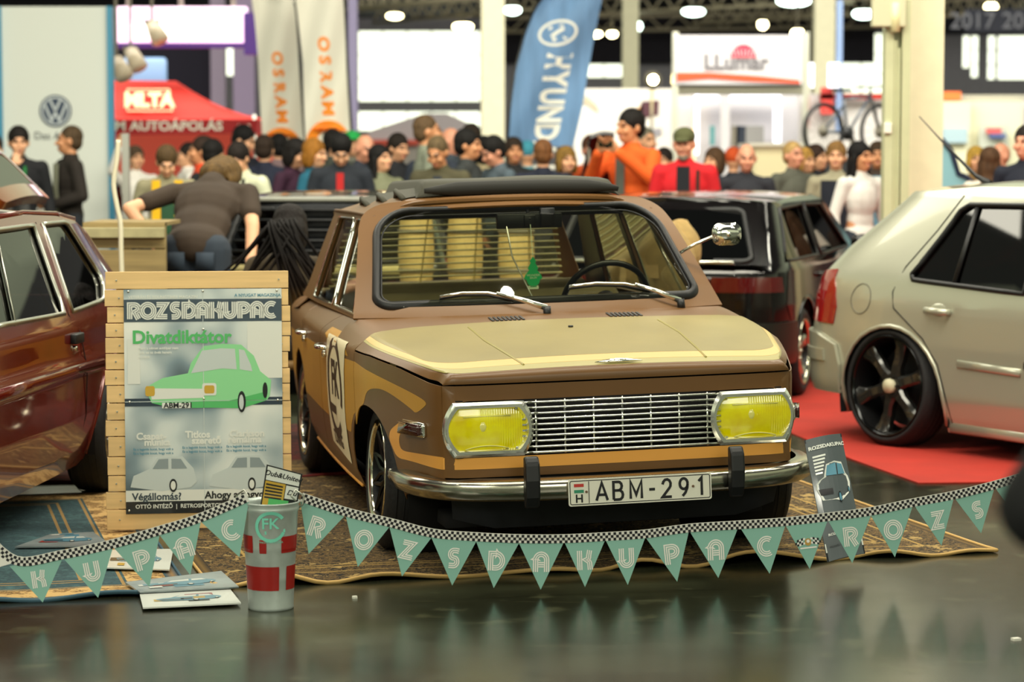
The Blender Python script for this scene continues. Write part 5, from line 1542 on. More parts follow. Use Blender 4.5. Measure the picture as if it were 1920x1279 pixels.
bspec = dict(plan=bp_, inset=[(.15,.05),(.3,.0),(.6,0),(.80,.01),(.86,.03),(1.2,.14),(1.25,.18)], rearlean=[(0,.0),(.8,0),(1.2,.22)], rlen=1.0,
  outline=outl, windows=[[(-.50,.86),(-.38,1.17),(.50,1.185),(.55,.86)],[(.64,.86),(.58,1.185),(1.18,1.175),(1.75,.875)]], paint=M_blackpaint, glass=M_blackglass, seal=.012,
  zroof=lambda x: interp([(-.78,1.213),(-.3,1.213),(.4,1.233),(1.1,1.233),(1.35,1.20)], x), roof=(sb,1.36), arches=[(0,.28,.34,.78),(2.2,.28,.33,.78)], sill=.16, belt=.84, seats=(.2,1.1),
  seams=[[(.58,1.2),(.60,.84),(.60,.5),(.55,.2)]], handles=[(.42,.56,.74,M_blackpaint)],
  patches=[('tail_lamp',[(sb+.36,.68),(sb+.36,.77),(-.62,.77),(-.60,.68)],mat('deep_red_lens','#4a0508',.06,coat=1.0),.010),('rear_bumper',[(sb,.26),(sb,.50),(-.45,.50),(-.43,.26)],mat('dark_bumper','#161a16',.35),.04),('lower_panel',[(-.40,.42),(-.55,.60),(-.5,.80),(1.9,.80),(1.9,.42),(.4,.42),(.32,.56),(.1,.63),(-.15,.62),(-.33,.52)],M_blackred,.003)],
  hoodz=[(2.0,.87),(2.5,.83),(3.0,.70)], hoodx=(2.02,2.95), rearglass=((-.745,.86,.62),(-.58,1.175,.52),-.04), frontglass=((2.03,.88,.64),(1.36,1.21,.52),.04), crown=.03)
bs_, BP_, _ = build_car(blk, bspec)
b = BM(); box(b, (-.80,0,.62),(.02,.50,.11)); BP_('number_plate', b, [M_platew])
b = BM(); box(b, (-.775,0,.86),(.03,1.0,.02)); BP_('tailgate_trim', b, [M_chrome], bevel=.004)
b = BM(); box(b, (-.775,.0,.725),(.02,.70,.08)); BP_('reflector_panel', b, [MATS['deep_red_lens']])
for cx_ in (0,2.2):
    for sd in (-1,1):
        w_ = make_wheel(blk, .28, .20, .18, six_spoke, M_satin, M_rimlip); w_.location = (cx_, sd*.70, .28); w_.rotation_euler = (-sd*PI/2,0,0)
# door mirror with orange lamp far ahead
b = BM(); ell(b, (1.62,-.90,.90), (.06,.09,.06)); BP_('door_mirror', b, [M_blackpaint])
# ------------------------------------------------------------------ dark louvred car behind left
lou = thing('hatchback', 'dark grey hatchback with slatted rear louvres behind the brown shirted man', 'car', (-1.15, 15.62, 0), math.radians(88))
lspec = dict(bspec); lspec.update(paint=mat('dark_grey_paint','#24262a',.2,coat=1.0), patches=[('tail_lamp',[(sb+.42,.62),(sb+.42,.72),(-.62,.72),(-.60,.62)],M_redlens,.010)], seams=[], handles=[])
ls_, LP_, _ = build_car(lou, lspec)
for i in range(5):
    b = BM(); z_ = .90+i*.062; box(b, (-.76+i*.034,0,z_), (.10,1.10-.03*i,.010), rot=Matrix.Rotation(.25,3,'Y')); LP_('louvre', b, [M_rubber])
b = BM(); box(b, (-.83,0,.50),(.10,1.56,.13)); LP_('rear_bumper', b, [M_blackplastic], bevel=.03)
b = BM(); box(b, (-.80,0,.795),(.03,1.30,.060)); LP_('cream_stripe', b, [mat('cream_stripe','#cdbf86',.5)])
b = BM(); box(b, (-.81,0,.62),(.02,.52,.11)); LP_('number_plate', b, [M_platew])
b = BM(); box(b, (-.50,0,1.222),(.25,1.25,.028)); LP_('roof_edge_sheen', b, [mat('pale_grey_sheen','#8d8e84',.4)], bevel=.01)  # pale grey bar paints in the reflection along the roof's rear edge
for cx_ in (0,2.2):
    for sd in (-1,1):
        w_ = make_wheel(lou, .28, .20, .18, six_spoke, M_satin, M_rimlip); w_.location = (cx_, sd*.70, .28); w_.rotation_euler = (-sd*PI/2,0,0)
# ------------------------------------------------------------------ white car further left
whc = thing('hatchback', 'white hatchback under the red tent, half hidden by the bending man', 'car', (-3.55, 27.3, 0), math.radians(-115))
wspec = dict(bspec); wspec.update(paint=M_whitepaint, patches=[('tail_lamp',[(sb+.42,.62),(sb+.42,.72),(-.62,.72),(-.60,.62)],M_redlens,.010)])
ws_, WP_, _ = build_car(whc, wspec)
for cx_ in (0,2.2):
    for sd in (-1,1):
        w_ = make_wheel(whc, .28, .20, .18, six_spoke, M_satin, M_rimlip); w_.location = (cx_, sd*.70, .28); w_.rotation_euler = (-sd*PI/2,0,0)
# ------------------------------------------------------------------ copper car with raised tailgate, far left
cop = thing('hatchback', 'copper brown hatchback with its tailgate raised behind the maroon car', 'car', (-3.46, 12.9, 0), math.radians(180))
cop.scale = (1,1,1.28)
cspec = dict(bspec); cspec.update(paint=M_copper, patches=[], seams=[], handles=[], rearglass=None)
cs_, CP_, _ = build_car(cop, cspec)
for cx_ in (0,2.2):
    for sd in (-1,1):
        w_ = make_wheel(cop, .28, .20, .18, six_spoke, M_satin, M_rimlip); w_.location = (cx_, sd*.70, .28); w_.rotation_euler = (-sd*PI/2,0,0)
b = BM()
TG = Matrix.Translation((-.60,0,1.20)) @ Matrix.Rotation(math.radians(-38),4,'Y')
panel(b, rrect(-.36,-.62,0,.62,.06), lambda a,c: TG @ Vector((a,c,.03*(1-(c/.62)**2))), (.1,.1), holes=[rrect(-.28,-.48,-.06,.48,.05)])
tgo = CP_('raised_tailgate', b, [M_copper], solid=.045)
b = BM(); panel(b, rrect(-.28,-.48,-.06,.48,.05), lambda a,c: TG @ Vector((a,c,.01)), (.2,.2)); obj('tailgate_glass', b, [M_darkglass], tgo)
# ================================================================== people
def capsule(b, p0, p1, r0, r1, n=10):
    p0 = Vector(p0); p1 = Vector(p1)
    cyl(b, p0, p1, r0, r1, n)
    ell(b, p0, (r0,)*3, n=n); ell(b, p1, (r1,)*3, n=n)
def remesh(b, vox, smooth=3):
    me = bpy.data.meshes.new('r'); b.to_mesh(me); b.free()
    o = bpy.data.objects.new('r', me); COL.objects.link(o)
    m = o.modifiers.new('r', 'REMESH'); m.mode = 'VOXEL'; m.voxel_size = vox; m.use_smooth_shade = True
    s = o.modifiers.new('s', 'SMOOTH'); s.factor = .5; s.iterations = smooth
    dg = bpy.context.evaluated_depsgraph_get()
    out = bpy.data.meshes.new_from_object(o.evaluated_get(dg))
    bpy.data.objects.remove(o); bpy.data.meshes.remove(me)
    for p_ in out.polygons: p_.use_smooth = True
    return out
ARM = {  # elbow, wrist, hand direction for the person's left (+x); mirrored for the right
 'down': ((.255,.03,1.13),(.275,-.05,.88),(.05,-.25,-1)),
 'front': ((.27,.03,1.14),(.12,-.21,1.06),(-.7,-.7,.1)),
 'pocket': ((.30,.06,1.15),(.22,-.07,.98),(-.3,-.3,-1)),
 'photo': ((.27,-.14,1.24),(.085,-.31,1.44),(-.5,-.35,.8)),
 'chin': ((.20,-.14,1.16),(.05,-.20,1.42),(-.25,.25,1)),
 'raise': ((.30,-.08,1.50),(.26,-.18,1.75),(-.1,-.2,1)),
 'hip': ((.38,.06,1.20),(.20,-.16,1.02),(-.7,-.5,-.5)),
 'hang': ((.26,-.02,1.14),(.28,-.10,.87),(.0,-.2,-1)),
 'elbow': ((.47,-.02,1.08),(.28,-.25,1.06),(-.6,-.6,.2)),
}
def hand_bm(b, w, d, side_, r=.0085):
    w = Vector(w); d = Vector(d).normalized()
    s = d.cross(Vector((0,1,0) if abs(d.y) < .8 else (1,0,0))).normalized()
    n = s.cross(d).normalized()
    if n.y > 0: n = -n; s = -s
    pc = w+d*.05
    M3 = Matrix((s, n, d)).transposed()
    ell(b, pc, (.040,.017,.052), n=10, rot=M3)
    for k, L in enumerate((.068,.078,.072,.056)):
        o = (k-1.5)*.0195
        a = w+d*.088+s*o; c1 = a+d*L*.5+n*.010; c2 = c1+d*L*.34+n*.026
        capsule(b, a-d*.02, c1, r*1.05, r, 6); capsule(b, c1, c2, r, r*.8, 6)
    ts = -s*side_
    a = w+d*.03+ts*.034; c1 = a+(ts*.6+d*.8+n*.3).normalized()*.040; c2 = c1+(d+n*.5).normalized()*.028
    capsule(b, w+d*.02+ts*.018, a, r*1.4, r*1.3, 6); capsule(b, a, c1, r*1.3, r*1.1, 6); capsule(b, c1, c2, r*1.1, r*.85, 6)
BODYCACHE = {}
def body_meshes(arms, lean, head, hair, female, sleeve, vox, coat, stride):
    key = (arms, lean, head, hair, female, sleeve, vox, coat, stride)
    if key in BODYCACHE: return BODYCACHE[key]
    HM = Matrix.Translation((0,0,1.50)) @ Matrix.Rotation(math.radians(head[0]),4,'Z') @ Matrix.Rotation(math.radians(head[1]),4,'X') @ Matrix.Translation((0,0,-1.50))
    UM = Matrix.Translation((0,0,.95)) @ Matrix.Rotation(math.radians(lean),4,'X') @ Matrix.Translation((0,0,-.95))
    HM3 = (UM @ HM).to_3x3(); U3 = UM.to_3x3()
    sw = .175 if female else .195
    HS = 1.09
    def H(p): q = Vector(p); q = Vector((q.x*HS, .012+(q.y-.012)*HS, 1.755+(q.z-1.755)*HS)) if q.z > 1.0 else q; return UM @ (HM @ q)
    def U(p): return UM @ Vector(p)
    def head_prims(b):
        ell = lambda b_, c, r, rot=None: globals()['ell'](b_, c, tuple(q*HS for q in r), rot=rot)
        ell(b, H((0,.012,1.655)), (.073,.092,.098), rot=HM3); ell(b, H((0,-.020,1.60)), (.056,.068,.078), rot=HM3)
        ell(b, H((0,-.046,1.560)), (.034,.036,.028), rot=HM3)
        capsule(b, H((0,-.082,1.650)), H((0,-.106,1.612)), .009, .014, 8)
        ell(b, H((0,-.076,1.664)), (.055,.016,.012), rot=HM3); ell(b, H((0,-.083,1.572)), (.026,.011,.011), rot=HM3)
        for s in (-1,1):
            ell(b, H((s*.076,.012,1.630)), (.011,.020,.032), rot=HM3); ell(b, H((s*.040,-.066,1.615)), (.022,.020,.024), rot=HM3)
        capsule(b, H((0,.018,1.56)), U((0,.012,1.44)), .052, .062)
    def arm_pts(s, a):
        e, w, d = ARM[a]
        return U((s*sw,0,1.405)), U((s*e[0],e[1],e[2])), U((s*w[0],w[1],w[2])), U3 @ Vector((s*d[0],d[1],d[2]))
    def legs(b, k):
        for s in (-1,1):
            st = stride*s
            capsule(b, (s*.09,.0,.93), (s*.10,-.02-st*.5,.50), .085+k, .060+k); capsule(b, (s*.10,-.02-st*.5,.50), (s*.105,.03-st,.09), .056+k, .038+k)
    # skin body
    b = BM(); head_prims(b)
    ell(b, U((0,.0,1.27)), (.145,.090,.20), rot=U3); ell(b, U((0,0,1.03)), (.135,.088,.15), rot=U3)
    for s, a in zip((1,-1), arms):
        sh, el, wr, hd = arm_pts(s, a)
        capsule(b, sh, el, .043, .036); capsule(b, el, wr, .036, .025); hand_bm(b, wr, hd, s)
    legs(b, -.008)
    body = remesh(b, vox, 2)
    # colour eyes, brows and lips by position
    inv = (UM @ HM).inverted()
    for m in ('a','b','c'): body.materials.append(None)
    for p_ in body.polygons:
        c = inv @ p_.center
        if c.y < -.045 and c.z > 1.5:
            if (abs(abs(c.x)-.031)/.016)**2+((c.z-1.640)/.0085)**2 < 1: p_.material_index = 1
            elif abs(abs(c.x)-.032) < .022 and abs(c.z-1.664) < .0055: p_.material_index = 1
            elif abs(c.x) < .026 and abs(c.z-1.572) < .008: p_.material_index = 2
    # top
    b = BM(); k = .018 if coat else .008
    if female:
        ell(b, U((0,-.012,1.27)), (.150+k,.108+k,.19), rot=U3); ell(b, U((0,.0,1.10)), (.120+k,.088+k,.17), rot=U3); ell(b, U((0,0,.97)), (.150+k,.105+k,.12), rot=U3)
    else:
        ell(b, U((0,-.0,1.29)), (.168+k,.108+k,.185), rot=U3); ell(b, U((0,.0,1.12)), (.150+k,.100+k,.18), rot=U3); ell(b, U((0,0,.97)), (.155+k,.105+k,.13), rot=U3)
    capsule(b, U((0,0,1.44)), U((sw-.02,0,1.395)), .062+k*.4, .056+k*.5); capsule(b, U((0,0,1.44)), U((-sw+.02,0,1.395)), .062+k*.4, .056+k*.5); capsule(b, U((0,.012,1.43)), U((0,.014,1.47)), .085, .072+k*.3)
    for s, a in zip((1,-1), arms):
        sh, el, wr, hd = arm_pts(s, a)
        if sleeve == 'long': capsule(b, sh, el, .058+k*.6, .047+k*.6); capsule(b, el, el.lerp(wr,.95), .047+k*.6, .036+k*.5)
        else: capsule(b, sh, sh.lerp(el,.62), .060, .056)
    if coat: 
        ell(b, U((0,0,.90)), (.165,.115,.10), rot=U3)
    topm = remesh(b, max(vox,.011), 9)
    # trousers
    b = BM(); ell(b, (0,0,.95), (.150,.105,.11)); ell(b, U((0,0,1.0)), (.138,.098,.07), rot=U3); legs(b, .014); pants = remesh(b, max(vox,.014), 3)
    # shoes
    sm = []
    for s in (-1,1):
        b = BM(); st = stride*s; ell(b, (s*.11,-.04-st,.045), (.048,.135,.045)); capsule(b, (s*.105,.03-st,.05), (s*.105,.03-st,.11), .045, .045); box(b, (s*.11,-.04-st,.012), (.085,.25,.022)); sm.append(remesh(b, .014, 1))
    # hair
    b = BM(); hm = None
    ellh = lambda b_, c, r, rot=None: ell(b_, c, tuple(q*HS for q in r), rot=rot)
    if hair != 'bald':
        if hair in ('short','crop'):
            g = .007 if hair == 'crop' else .014
            ellh(b, H((0,.026,1.678)), (.075+g,.088+g,.084+g), rot=HM3); ellh(b, H((0,.050,1.63)), (.068+g,.058+g,.075), rot=HM3)
        elif hair == 'bob':
            ellh(b, H((0,.022,1.680)), (.092,.100,.096), rot=HM3); ellh(b, H((0,.045,1.61)), (.092,.072,.11), rot=HM3)
            for s in (-1,1): ellh(b, H((s*.074,.0,1.61)), (.022,.045,.085), rot=HM3)
        elif hair == 'long':
            ellh(b, H((0,.022,1.680)), (.090,.098,.094), rot=HM3); ellh(b, H((0,.050,1.58)), (.090,.062,.15), rot=HM3); ellh(b, H((0,.075,1.42)), (.10,.045,.16), rot=HM3)
            for s in (-1,1): capsule(b, H((s*.075,.0,1.64)), H((s*.088,.0,1.42)), .026, .022)
        elif hair == 'cap':
            ellh(b, H((0,.012,1.692)), (.086,.100,.070), rot=HM3); ellh(b, H((0,-.095,1.682)), (.060,.060,.010), rot=HM3)
        elif hair == 'beanie':
            ellh(b, H((0,.018,1.690)), (.088,.104,.092), rot=HM3)
        hm = remesh(b, .010, 3)
    else: b.free()
    r = (body, topm, pants, sm, hm, H, U); BODYCACHE[key] = r
    return r
def setm(o, mats):
    for i, m in enumerate(mats):
        if len(o.data.materials) <= i: o.data.materials.append(None)
        o.material_slots[i].link = 'OBJECT'; o.material_slots[i].material = m
SKINS = [mat('skin_fair','#dca580',.5), mat('skin_tan','#c98d64',.5), mat('skin_rosy','#d8977a',.5)]
M_eye = mat('eye_dark','#2a1c14',.3); M_lip = mat('lip','#a85a4c',.5)
def cloth(c): return mat('cloth_'+c.strip('#'), c, .85, noise=.12, nscale=7)
def hairm(c): return mat('hair_'+c.strip('#'), c, .7, noise=.4, nscale=40, stretch=(1,1,.2), bump=.8, bscale=90, spec=.25)
GRP = 'visitors standing behind the cars'
PLACED = []
def person(label, u, D, vtop=None, h=1.75, face=0, arms=('down','down'), lean=0, head=(0,0), hair='short', hc='#1a1410', top='#303438', pants='#20242c', female=False, sleeve='long', skin=0, vox=.012, coat=True, stride=.05, group=None, cat='person', shoe='#18181a', x=None, hairname=None):
    if vtop is not None and 425 < u < 1700 and D < 21.5: D += 1.7
    if vtop is not None:
        for _k in range(12):
            xq = (u-960)/4533*D
            if any(abs(xq-a) < .44 and abs(D-c) < .40 for a, c in PLACED): D += .12
            else: break
        PLACED.append(((u-960)/4533*D, D))
    if vtop is not None: h = 1.5+(290-vtop)*D/4533 + (.03 if head[1] > 12 else 0)
    h = max(1.55, min(1.92, h))
    xx = (u-960)/4533*D if x is None else x
    root = thing('person', label, cat, (xx, D, 0), math.radians(face), group)
    s = h/1.755; root.scale = (s,s,s)
    body, topm, pm, sm, hm, H, U = body_meshes(arms, lean, head, hair, female, sleeve, vox, coat, stride)
    o = obj('body', body, None, root); setm(o, [SKINS[skin], M_eye, M_lip])
    o = obj('jacket' if coat else 'shirt', topm, None, root); setm(o, [cloth(top)]); root_top = o
    o = obj('trousers', pm, None, root); setm(o, [cloth(pants)])
    for k in sm: o = obj('shoe', k, None, root); setm(o, [mat('shoe_leather', shoe, .5)])
    if hm: o = obj(hairname or {'cap':'cap','beanie':'knit_hat'}.get(hair,'hair'), hm, None, root); setm(o, [cloth(hc) if hair in ('cap','beanie') else hairm(hc)])
    return root, H, U
def addp(root, name, fn, mats, **k):
    b = BM(); fn(b); return obj(name, b, mats, root, **k)
def front_patch(root, U, name, m, x0, x1, z0, z1, off=.008, female=False, back=False, sides=None):
    """a strip of different cloth following the chest"""
    def f(x, z):
        k = .022
        a = (.168+k)**2; yy = -(.118+k)*math.sqrt(max(.05, 1-x*x/a))
        zz = 1-abs(z-1.20)*.25
        return tuple(U((x, (yy*zz-off)*(-1 if back else 1), z)))
    b = BM(); panel(b, [(x0,z0),(x1,z0),(x1,z1),(x0,z1)], f, (.03,.05)); o = obj(name, b, [m], root, solid=.004); return o

P_ = person
# --- two men talking in front of the white banner
r, H, U = P_('man in a black jacket with green lanyard, hand at chin, by the white banner', 38, 21, 240, face=15, arms=('down','chin'), head=(0,8), hc='#15100d', top='#101218', vox=.009)
front_patch(r, U, 'lanyard', cloth('#1d7a3c'), .03, .055, 1.16, 1.42); front_patch(r, U, 'shirt_front', cloth('#2a2d2c'), -.045, .03, 1.0, 1.40, .002)
r, H, U = P_('man in a dark leather jacket and grey shirt turned left, before the white banner', 132, 21, 238, face=-62, arms=('front','front'), head=(-22,0), hair='crop', hc='#4a3a28', top='#221b16', skin=1, vox=.009)
front_patch(r, U, 'shirt_front', cloth('#9a9c86'), -.05, .07, .92, 1.43, .004)
P_('man with dark glasses, half out of frame at the left edge', -12, 19, 252, face=20, hc='#2a2018', top='#3a3a3a')
# --- crowd (u, distance, top of head)
r, H, U = P_('man looking down in a beige shirt with a bright yellow scarf', 314, 18.4, 280, face=10, arms=('front','front'), head=(0,32), hc='#4a3820', top='#8a8468', vox=.010)
front_patch(r, U, 'scarf', cloth('#e8b414'), -.13, -.06, 1.05, 1.46, .012); front_patch(r, U, 'scarf', cloth('#e8b414'), .06, .13, 1.05, 1.46, .012); front_patch(r, U, 'shirt_front', cloth('#1f4a30'), -.06, .06, 1.0, 1.40, .003)
P_('person in a white top raising one arm under the red tent', 257, 23.3, 276, face=30, arms=('down','raise'), hc='#4a3a2a', top='#e6e2dc', coat=False)
P_('person in white reaching out under the red tent', 352, 23, 270, face=-70, arms=('front','down'), hc='#1d1612', top='#e4e0da')
P_('person in an orange red jacket with a dark backpack strap, turned left', 378, 20.5, 258, face=-80, hc='#2a1c14', top='#c83c12', skin=1)
P_('man with black hair next to the orange red jacket', 404, 20, 264, face=150, hc='#0e0b0a', top='#16181c')
r, H, U = P_('man in a pale shirt with a black shoulder strap, looking down', 455, 17.4, 274, face=-25, arms=('front','front'), head=(0,30), hc='#1c1511', top='#c9ccb0', vox=.010)
front_patch(r, U, 'shoulder_strap', cloth('#101214'), .07, .10, 1.0, 1.44, .006)
P_('tall man with black hair in a navy coat looking down to the right', 452, 20.8, 243, face=60, head=(10,20), hc='#0c0a0a', top='#141a2a')
P_('man seen from behind in a navy coat under the left striped flag', 498, 20, 256, face=170, hc='#2c2018', top='#161d33')
P_('man with thick black hair in a pinkish grey jacket', 523, 19.6, 253, face=200, hc='#0d0a0a', top='#7a6468')
P_('woman in a dark purple jumper looking down', 549, 18.6, 268, face=60, head=(0,20), hair='bob', hc='#120e0d', top='#34112c', female=True, coat=False)
r, H, U = P_('red haired woman in a teal jacket with a lime scarf', 590, 18.2, 263, face=70, head=(-8,5), hair='bob', hc='#8a5a1c', top='#115a72', female=True, vox=.010)
front_patch(r, U, 'scarf', cloth('#a8c020'), -.02, .07, 1.2, 1.47, .016)
P_('dark haired man standing just behind the man with the red shirt', 626, 20.5, 245, face=170, hc='#120e0c', top='#3a3f38')
r, H, U = P_('man in a dark jacket over a red shirt, head bowed', 640, 17.6, 256, face=5, arms=('front','front'), head=(0,38), hc='#0d0b0b', top='#1c222c', vox=.010)
front_patch(r, U, 'shirt_front', cloth('#b01c1c'), -.04, .02, .90, 1.42, .004)
P_('man in a bright green cap', 662, 21, 246, face=20, hair='cap', hc='#1c9a4a', top='#6a6a60')
P_('balding man looking down between the green cap and the long haired woman', 680, 19.4, 258, face=40, head=(0,20), hair='bald', top='#252a36', skin=2)
r, H, U = P_('woman with long black hair in a grey green jumper', 716, 17.8, 273, face=35, head=(15,-5), hair='long', hc='#0c0a0a', top='#75785e', female=True, coat=False, vox=.010)
P_('dark haired man right behind the woman in the grey green jumper', 746, 20, 253, face=40, head=(0,10), hc='#1e1712', top='#1a1c22')
P_('tall man with a shaved head in a light grey jacket with red stripe', 803, 18.8, 218, face=100, head=(0,0), hair='crop', hc='#5a4630', top='#7c8272', skin=1)
P_('person in a black knit hat and navy jacket', 812, 19.2, 240, face=150, hair='beanie', hc='#0c0c14', top='#28303e')
r, H, U = P_('man with cropped hair in an olive jacket looking down', 826, 17.3, 262, face=-12, arms=('front','front'), head=(-10,30), hair='crop', hc='#5c4c34', top='#48442e', skin=1, vox=.010)
front_patch(r, U, 'shirt_front', cloth('#2a2f38'), -.03, .04, .95, 1.42, .003)
P_('pink faced bald man behind the olive jacket', 848, 20, 240, face=60, hair='bald', top='#35404a', skin=2)
P_('bearded man with black hair in a charcoal jacket, in profile to the right', 878, 18, 245, face=75, head=(0,2), hc='#0e0c0b', top='#2a2f30', skin=1)
P_('person whose dark hair shows above the bearded man', 884, 20.8, 235, face=180, hc='#2a2018', top='#2e2e2a')
P_('person with black hair in a cream top beside the bearded man', 906, 19, 258, face=200, hair='bob', hc='#0c0b0c', top='#a89a78', female=True)
P_('man in a grey blue jacket looking down to the left', 934, 18, 263, face=-60, head=(0,25), hc='#12100f', top='#4b5862', skin=2)
P_('man with cropped brown hair in a black jacket below the blue flag', 964, 20, 260, face=10, hc='#2c2118', top='#181a1c', skin=1)
P_('person in a pale blue hood below the blue flag', 988, 20.5, 268, face=190, hair='beanie', hc='#3a8aa0', top='#6aa8b8')
P_('broad man in a navy jacket seen from behind', 1018, 18, 263, face=180, hair='crop', hc='#6a4526', top='#151b2e')
P_('blond woman in a dark vest with tan sleeves', 1062, 18.6, 277, face=20, hair='bob', hc='#7a5c28', top='#2c2820', female=True)
P_('person in an orange jacket behind the raised black bonnet', 1108, 20.5, 256, face=0, arms=('photo','photo'), hc='#4a2c1a', top='#b84a16', skin=2)
r, H, U = P_('tall man in an orange jacket holding up a phone', 1182, 17.6, 208, face=-35, arms=('photo','photo'), head=(-20,5), hc='#120e0c', top='#dc5a14', skin=1, vox=.008)
front_patch(r, U, 'shirt_front', cloth('#555a52'), -.05, .03, .92, 1.42, .004)
b = BM(); box(b, U((.0,-.36,1.55)), (.13,.010,.07))
ph = obj('phone', b, [mat('phone_dark_green','#1c2418',.2)], None, bevel=.006); ph.matrix_world = Matrix.Translation(r.location) @ Matrix.Rotation(math.radians(-35),4,'Z') @ Matrix.Scale(1.03,4)
tag(ph, 'phone held up sideways by the man in the orange jacket', 'phone')
P_('grey haired person just behind the orange jacket', 1212, 21, 241, face=30, hair='crop', hc='#6a6658', top='#7a766a')
P_('dark haired person between the orange and the red jackets', 1243, 20, 281, face=-20, hc='#1c1410', top='#1a2030')
r, H, U = P_('man in a bright red jacket and olive cap with grey beard', 1283, 17.0, 240, face=-8, arms=('down','down'), head=(-8,10), hair='cap', hc='#4a4c2c', top='#cc1420', skin=2, vox=.008)
front_patch(r, U, 'shirt_front', cloth('#0d0f18'), -.055, .05, .90, 1.45, .004); front_patch(r, U, 'shoulder_strap', cloth('#30201a'), .10, .125, 1.12, 1.42, .006)
addp(r, 'beard', lambda b: (ell(b, H((0,-.052,1.552)), (.044,.040,.034))), [hairm('#8a8478')])
P_('brown haired woman in navy behind the red jacket', 1337, 19, 283, face=-40, hair='bob', hc='#4a3420', top='#1c2434', female=True)
P_('person with dark hair and orange hat band behind the bald man', 1374, 20.5, 282, face=170, hc='#c04a1a', hair='beanie', top='#262a34')
r, H, U = P_('bald man in a dark striped jumper holding a white paper', 1398, 17.8, 270, face=0, arms=('front','front'), head=(0,10), hair='bald', top='#23252e', skin=2, vox=.009, coat=False)
front_patch(r, U, 'jumper_stripe', cloth('#b0aca0'), -.15, .15, 1.19, 1.225, -.004); front_patch(r, U, 'jumper_stripe', cloth('#4a1c20'), -.15, .15, 1.24, 1.29, -.004)
b = BM(); box(b, (0,0,0), (.25,.006,.16), rot=Matrix.Rotation(-.3,3,'X')); pp = obj('paper_sheet', b, [M_chkw], None, loc=(r.location.x, r.location.y-.315, 1.115))
tag(pp, 'white paper held by the bald man in the striped jumper', 'paper')
P_('balding man in a grey coat near the shop booth', 1487, 19, 267, face=30, hair='crop', hc='#b0905c', top='#55564c', skin=2)
P_('fair haired woman leaning beside the grey coat', 1508, 18.6, 286, face=40, hair='bob', hc='#a8803c', top='#3a3020', female=True)
P_('woman with long brown hair in a black coat', 1531, 18.8, 273, face=50, hair='long', hc='#33221a', top='#181a22', female=True)
r, H, U = P_('man in a dark vest and beige shirt with one bare forearm', 1566, 18, 268, face=-10, arms=('down','down'), hc='#7a5a30', top='#9a947c', sleeve='short', coat=False, vox=.009)
front_patch(r, U, 'vest', cloth('#141a28'), -.13, .13, .95, 1.42, -.002)
r, H, U = P_('woman with long black hair in a white top and dark jeans', 1612, 17.2, 268, face=28, head=(12,0), hair='long', hc='#0a0809', top='#d8d6d2', pants='#1c2430', female=True, coat=False, skin=1, vox=.009)
P_('man in a brown jacket partly hidden by the steel column', 1644, 19, 268, face=-10, hc='#3a2a1c', top='#3a2c22', skin=1)
P_('brown haired woman in a white top seen from behind, right of the columns', 1852, 19, 283, face=185, hair='long', hc='#4a3320', top='#dcd2c4', female=True, coat=False)
P_('bald person facing left, behind the woman in the white top', 1872, 21, 268, face=-60, hair='bald', top='#2c2018', skin=2)
P_('fair haired person left of the woman in the white top', 1828, 21.5, 277, face=0, hair='bob', hc='#b08c3c', top='#8a6a3a', female=True)
r, H, U = P_('man in a navy jumper with grey chest stripe at the right edge', 1920, 17.6, 238, face=-40, arms=('front','front'), hair='short', hc='#1a1210', top='#12182a', skin=2, vox=.010, coat=False)
front_patch(r, U, 'jumper_stripe', cloth('#7a8088'), -.16, .16, 1.26, 1.29, -.004)
# --- man in the brown T-shirt bending over
r, H, U = P_('man in a brown T-shirt and jeans bending forward, seen from behind', 366, 13.9, None, h=1.80, face=172, arms=('hip','hang'), lean=50, head=(-10,30), hair='bob', hc='#5a4424', top='#33261a', pants='#26303c', sleeve='short', coat=False, vox=.008)
r.scale.x *= 1.12
addp(r, 'back_pocket', lambda b: [box(b, (s*.075,.106,.87), (.09,.008,.10)) for s in (1,)], [cloth('#2e3a48')])
addp(r, 'back_pocket', lambda b: [box(b, (s*.075,.106,.87), (.09,.008,.10)) for s in (-1,)], [cloth('#2e3a48')])
# --- seated woman with long hair, seen from behind
wx, wy = (534-960)/4533*12.5, 12.5
wr_, H, U = P_('seated woman with very long dark hair fanned out, in a leopard print top', 534, 12.5, None, h=1.66, face=178, arms=('front','front'), lean=14, head=(0,24), hair='bob', hc='#120c0a', top='#3a2f1c', pants='#14161c', female=True, vox=.009, coat=False)
# lower her: a seated figure
for ch in list(wr_.children):
    if ch.name.split('.')[0] in ('trousers', 'shoe'): 
        bpy.data.objects.remove(ch)
wr_.location.z = 0
for ch in wr_.children:
    ch.location.z = -.42
def seated_legs():
    b = BM()
    ell(b, (0,0,.56), (.165,.13,.12))
    for s in (-1,1):
        capsule(b, (s*.09,0,.53), (s*.13,-.42,.50), .088, .062); capsule(b, (s*.13,-.42,.50), (s*.13,-.44,.10), .062, .045)
    return remesh(b, .014, 3)
# cut the standing legs off the seated body
for ch in wr_.children:
    if ch.name.split('.')[0] == 'body':
        me = ch.data.copy(); ch.data = me; t = bmesh.new(); t.from_mesh(me)
        bmesh.ops.delete(t, geom=[v for v in t.verts if v.co.z < .93 and abs(v.co.x) < .24 and v.co.y > -.12], context='VERTS'); t.to_mesh(me); t.free()
        setm(ch, [SKINS[0], M_eye, M_lip])
o = obj('trousers', seated_legs(), None, wr_); setm(o, [cloth('#14161c')])
for s in (-1,1):
    b = BM(); ell(b, (s*.13,-.50,.045), (.045,.12,.045)); box(b, (s*.13,-.50,.012),(.08,.22,.022)); o = obj('shoe', remesh(b,.014,1), None, wr_); setm(o, [mat('shoe_leather','#18181a',.5)])
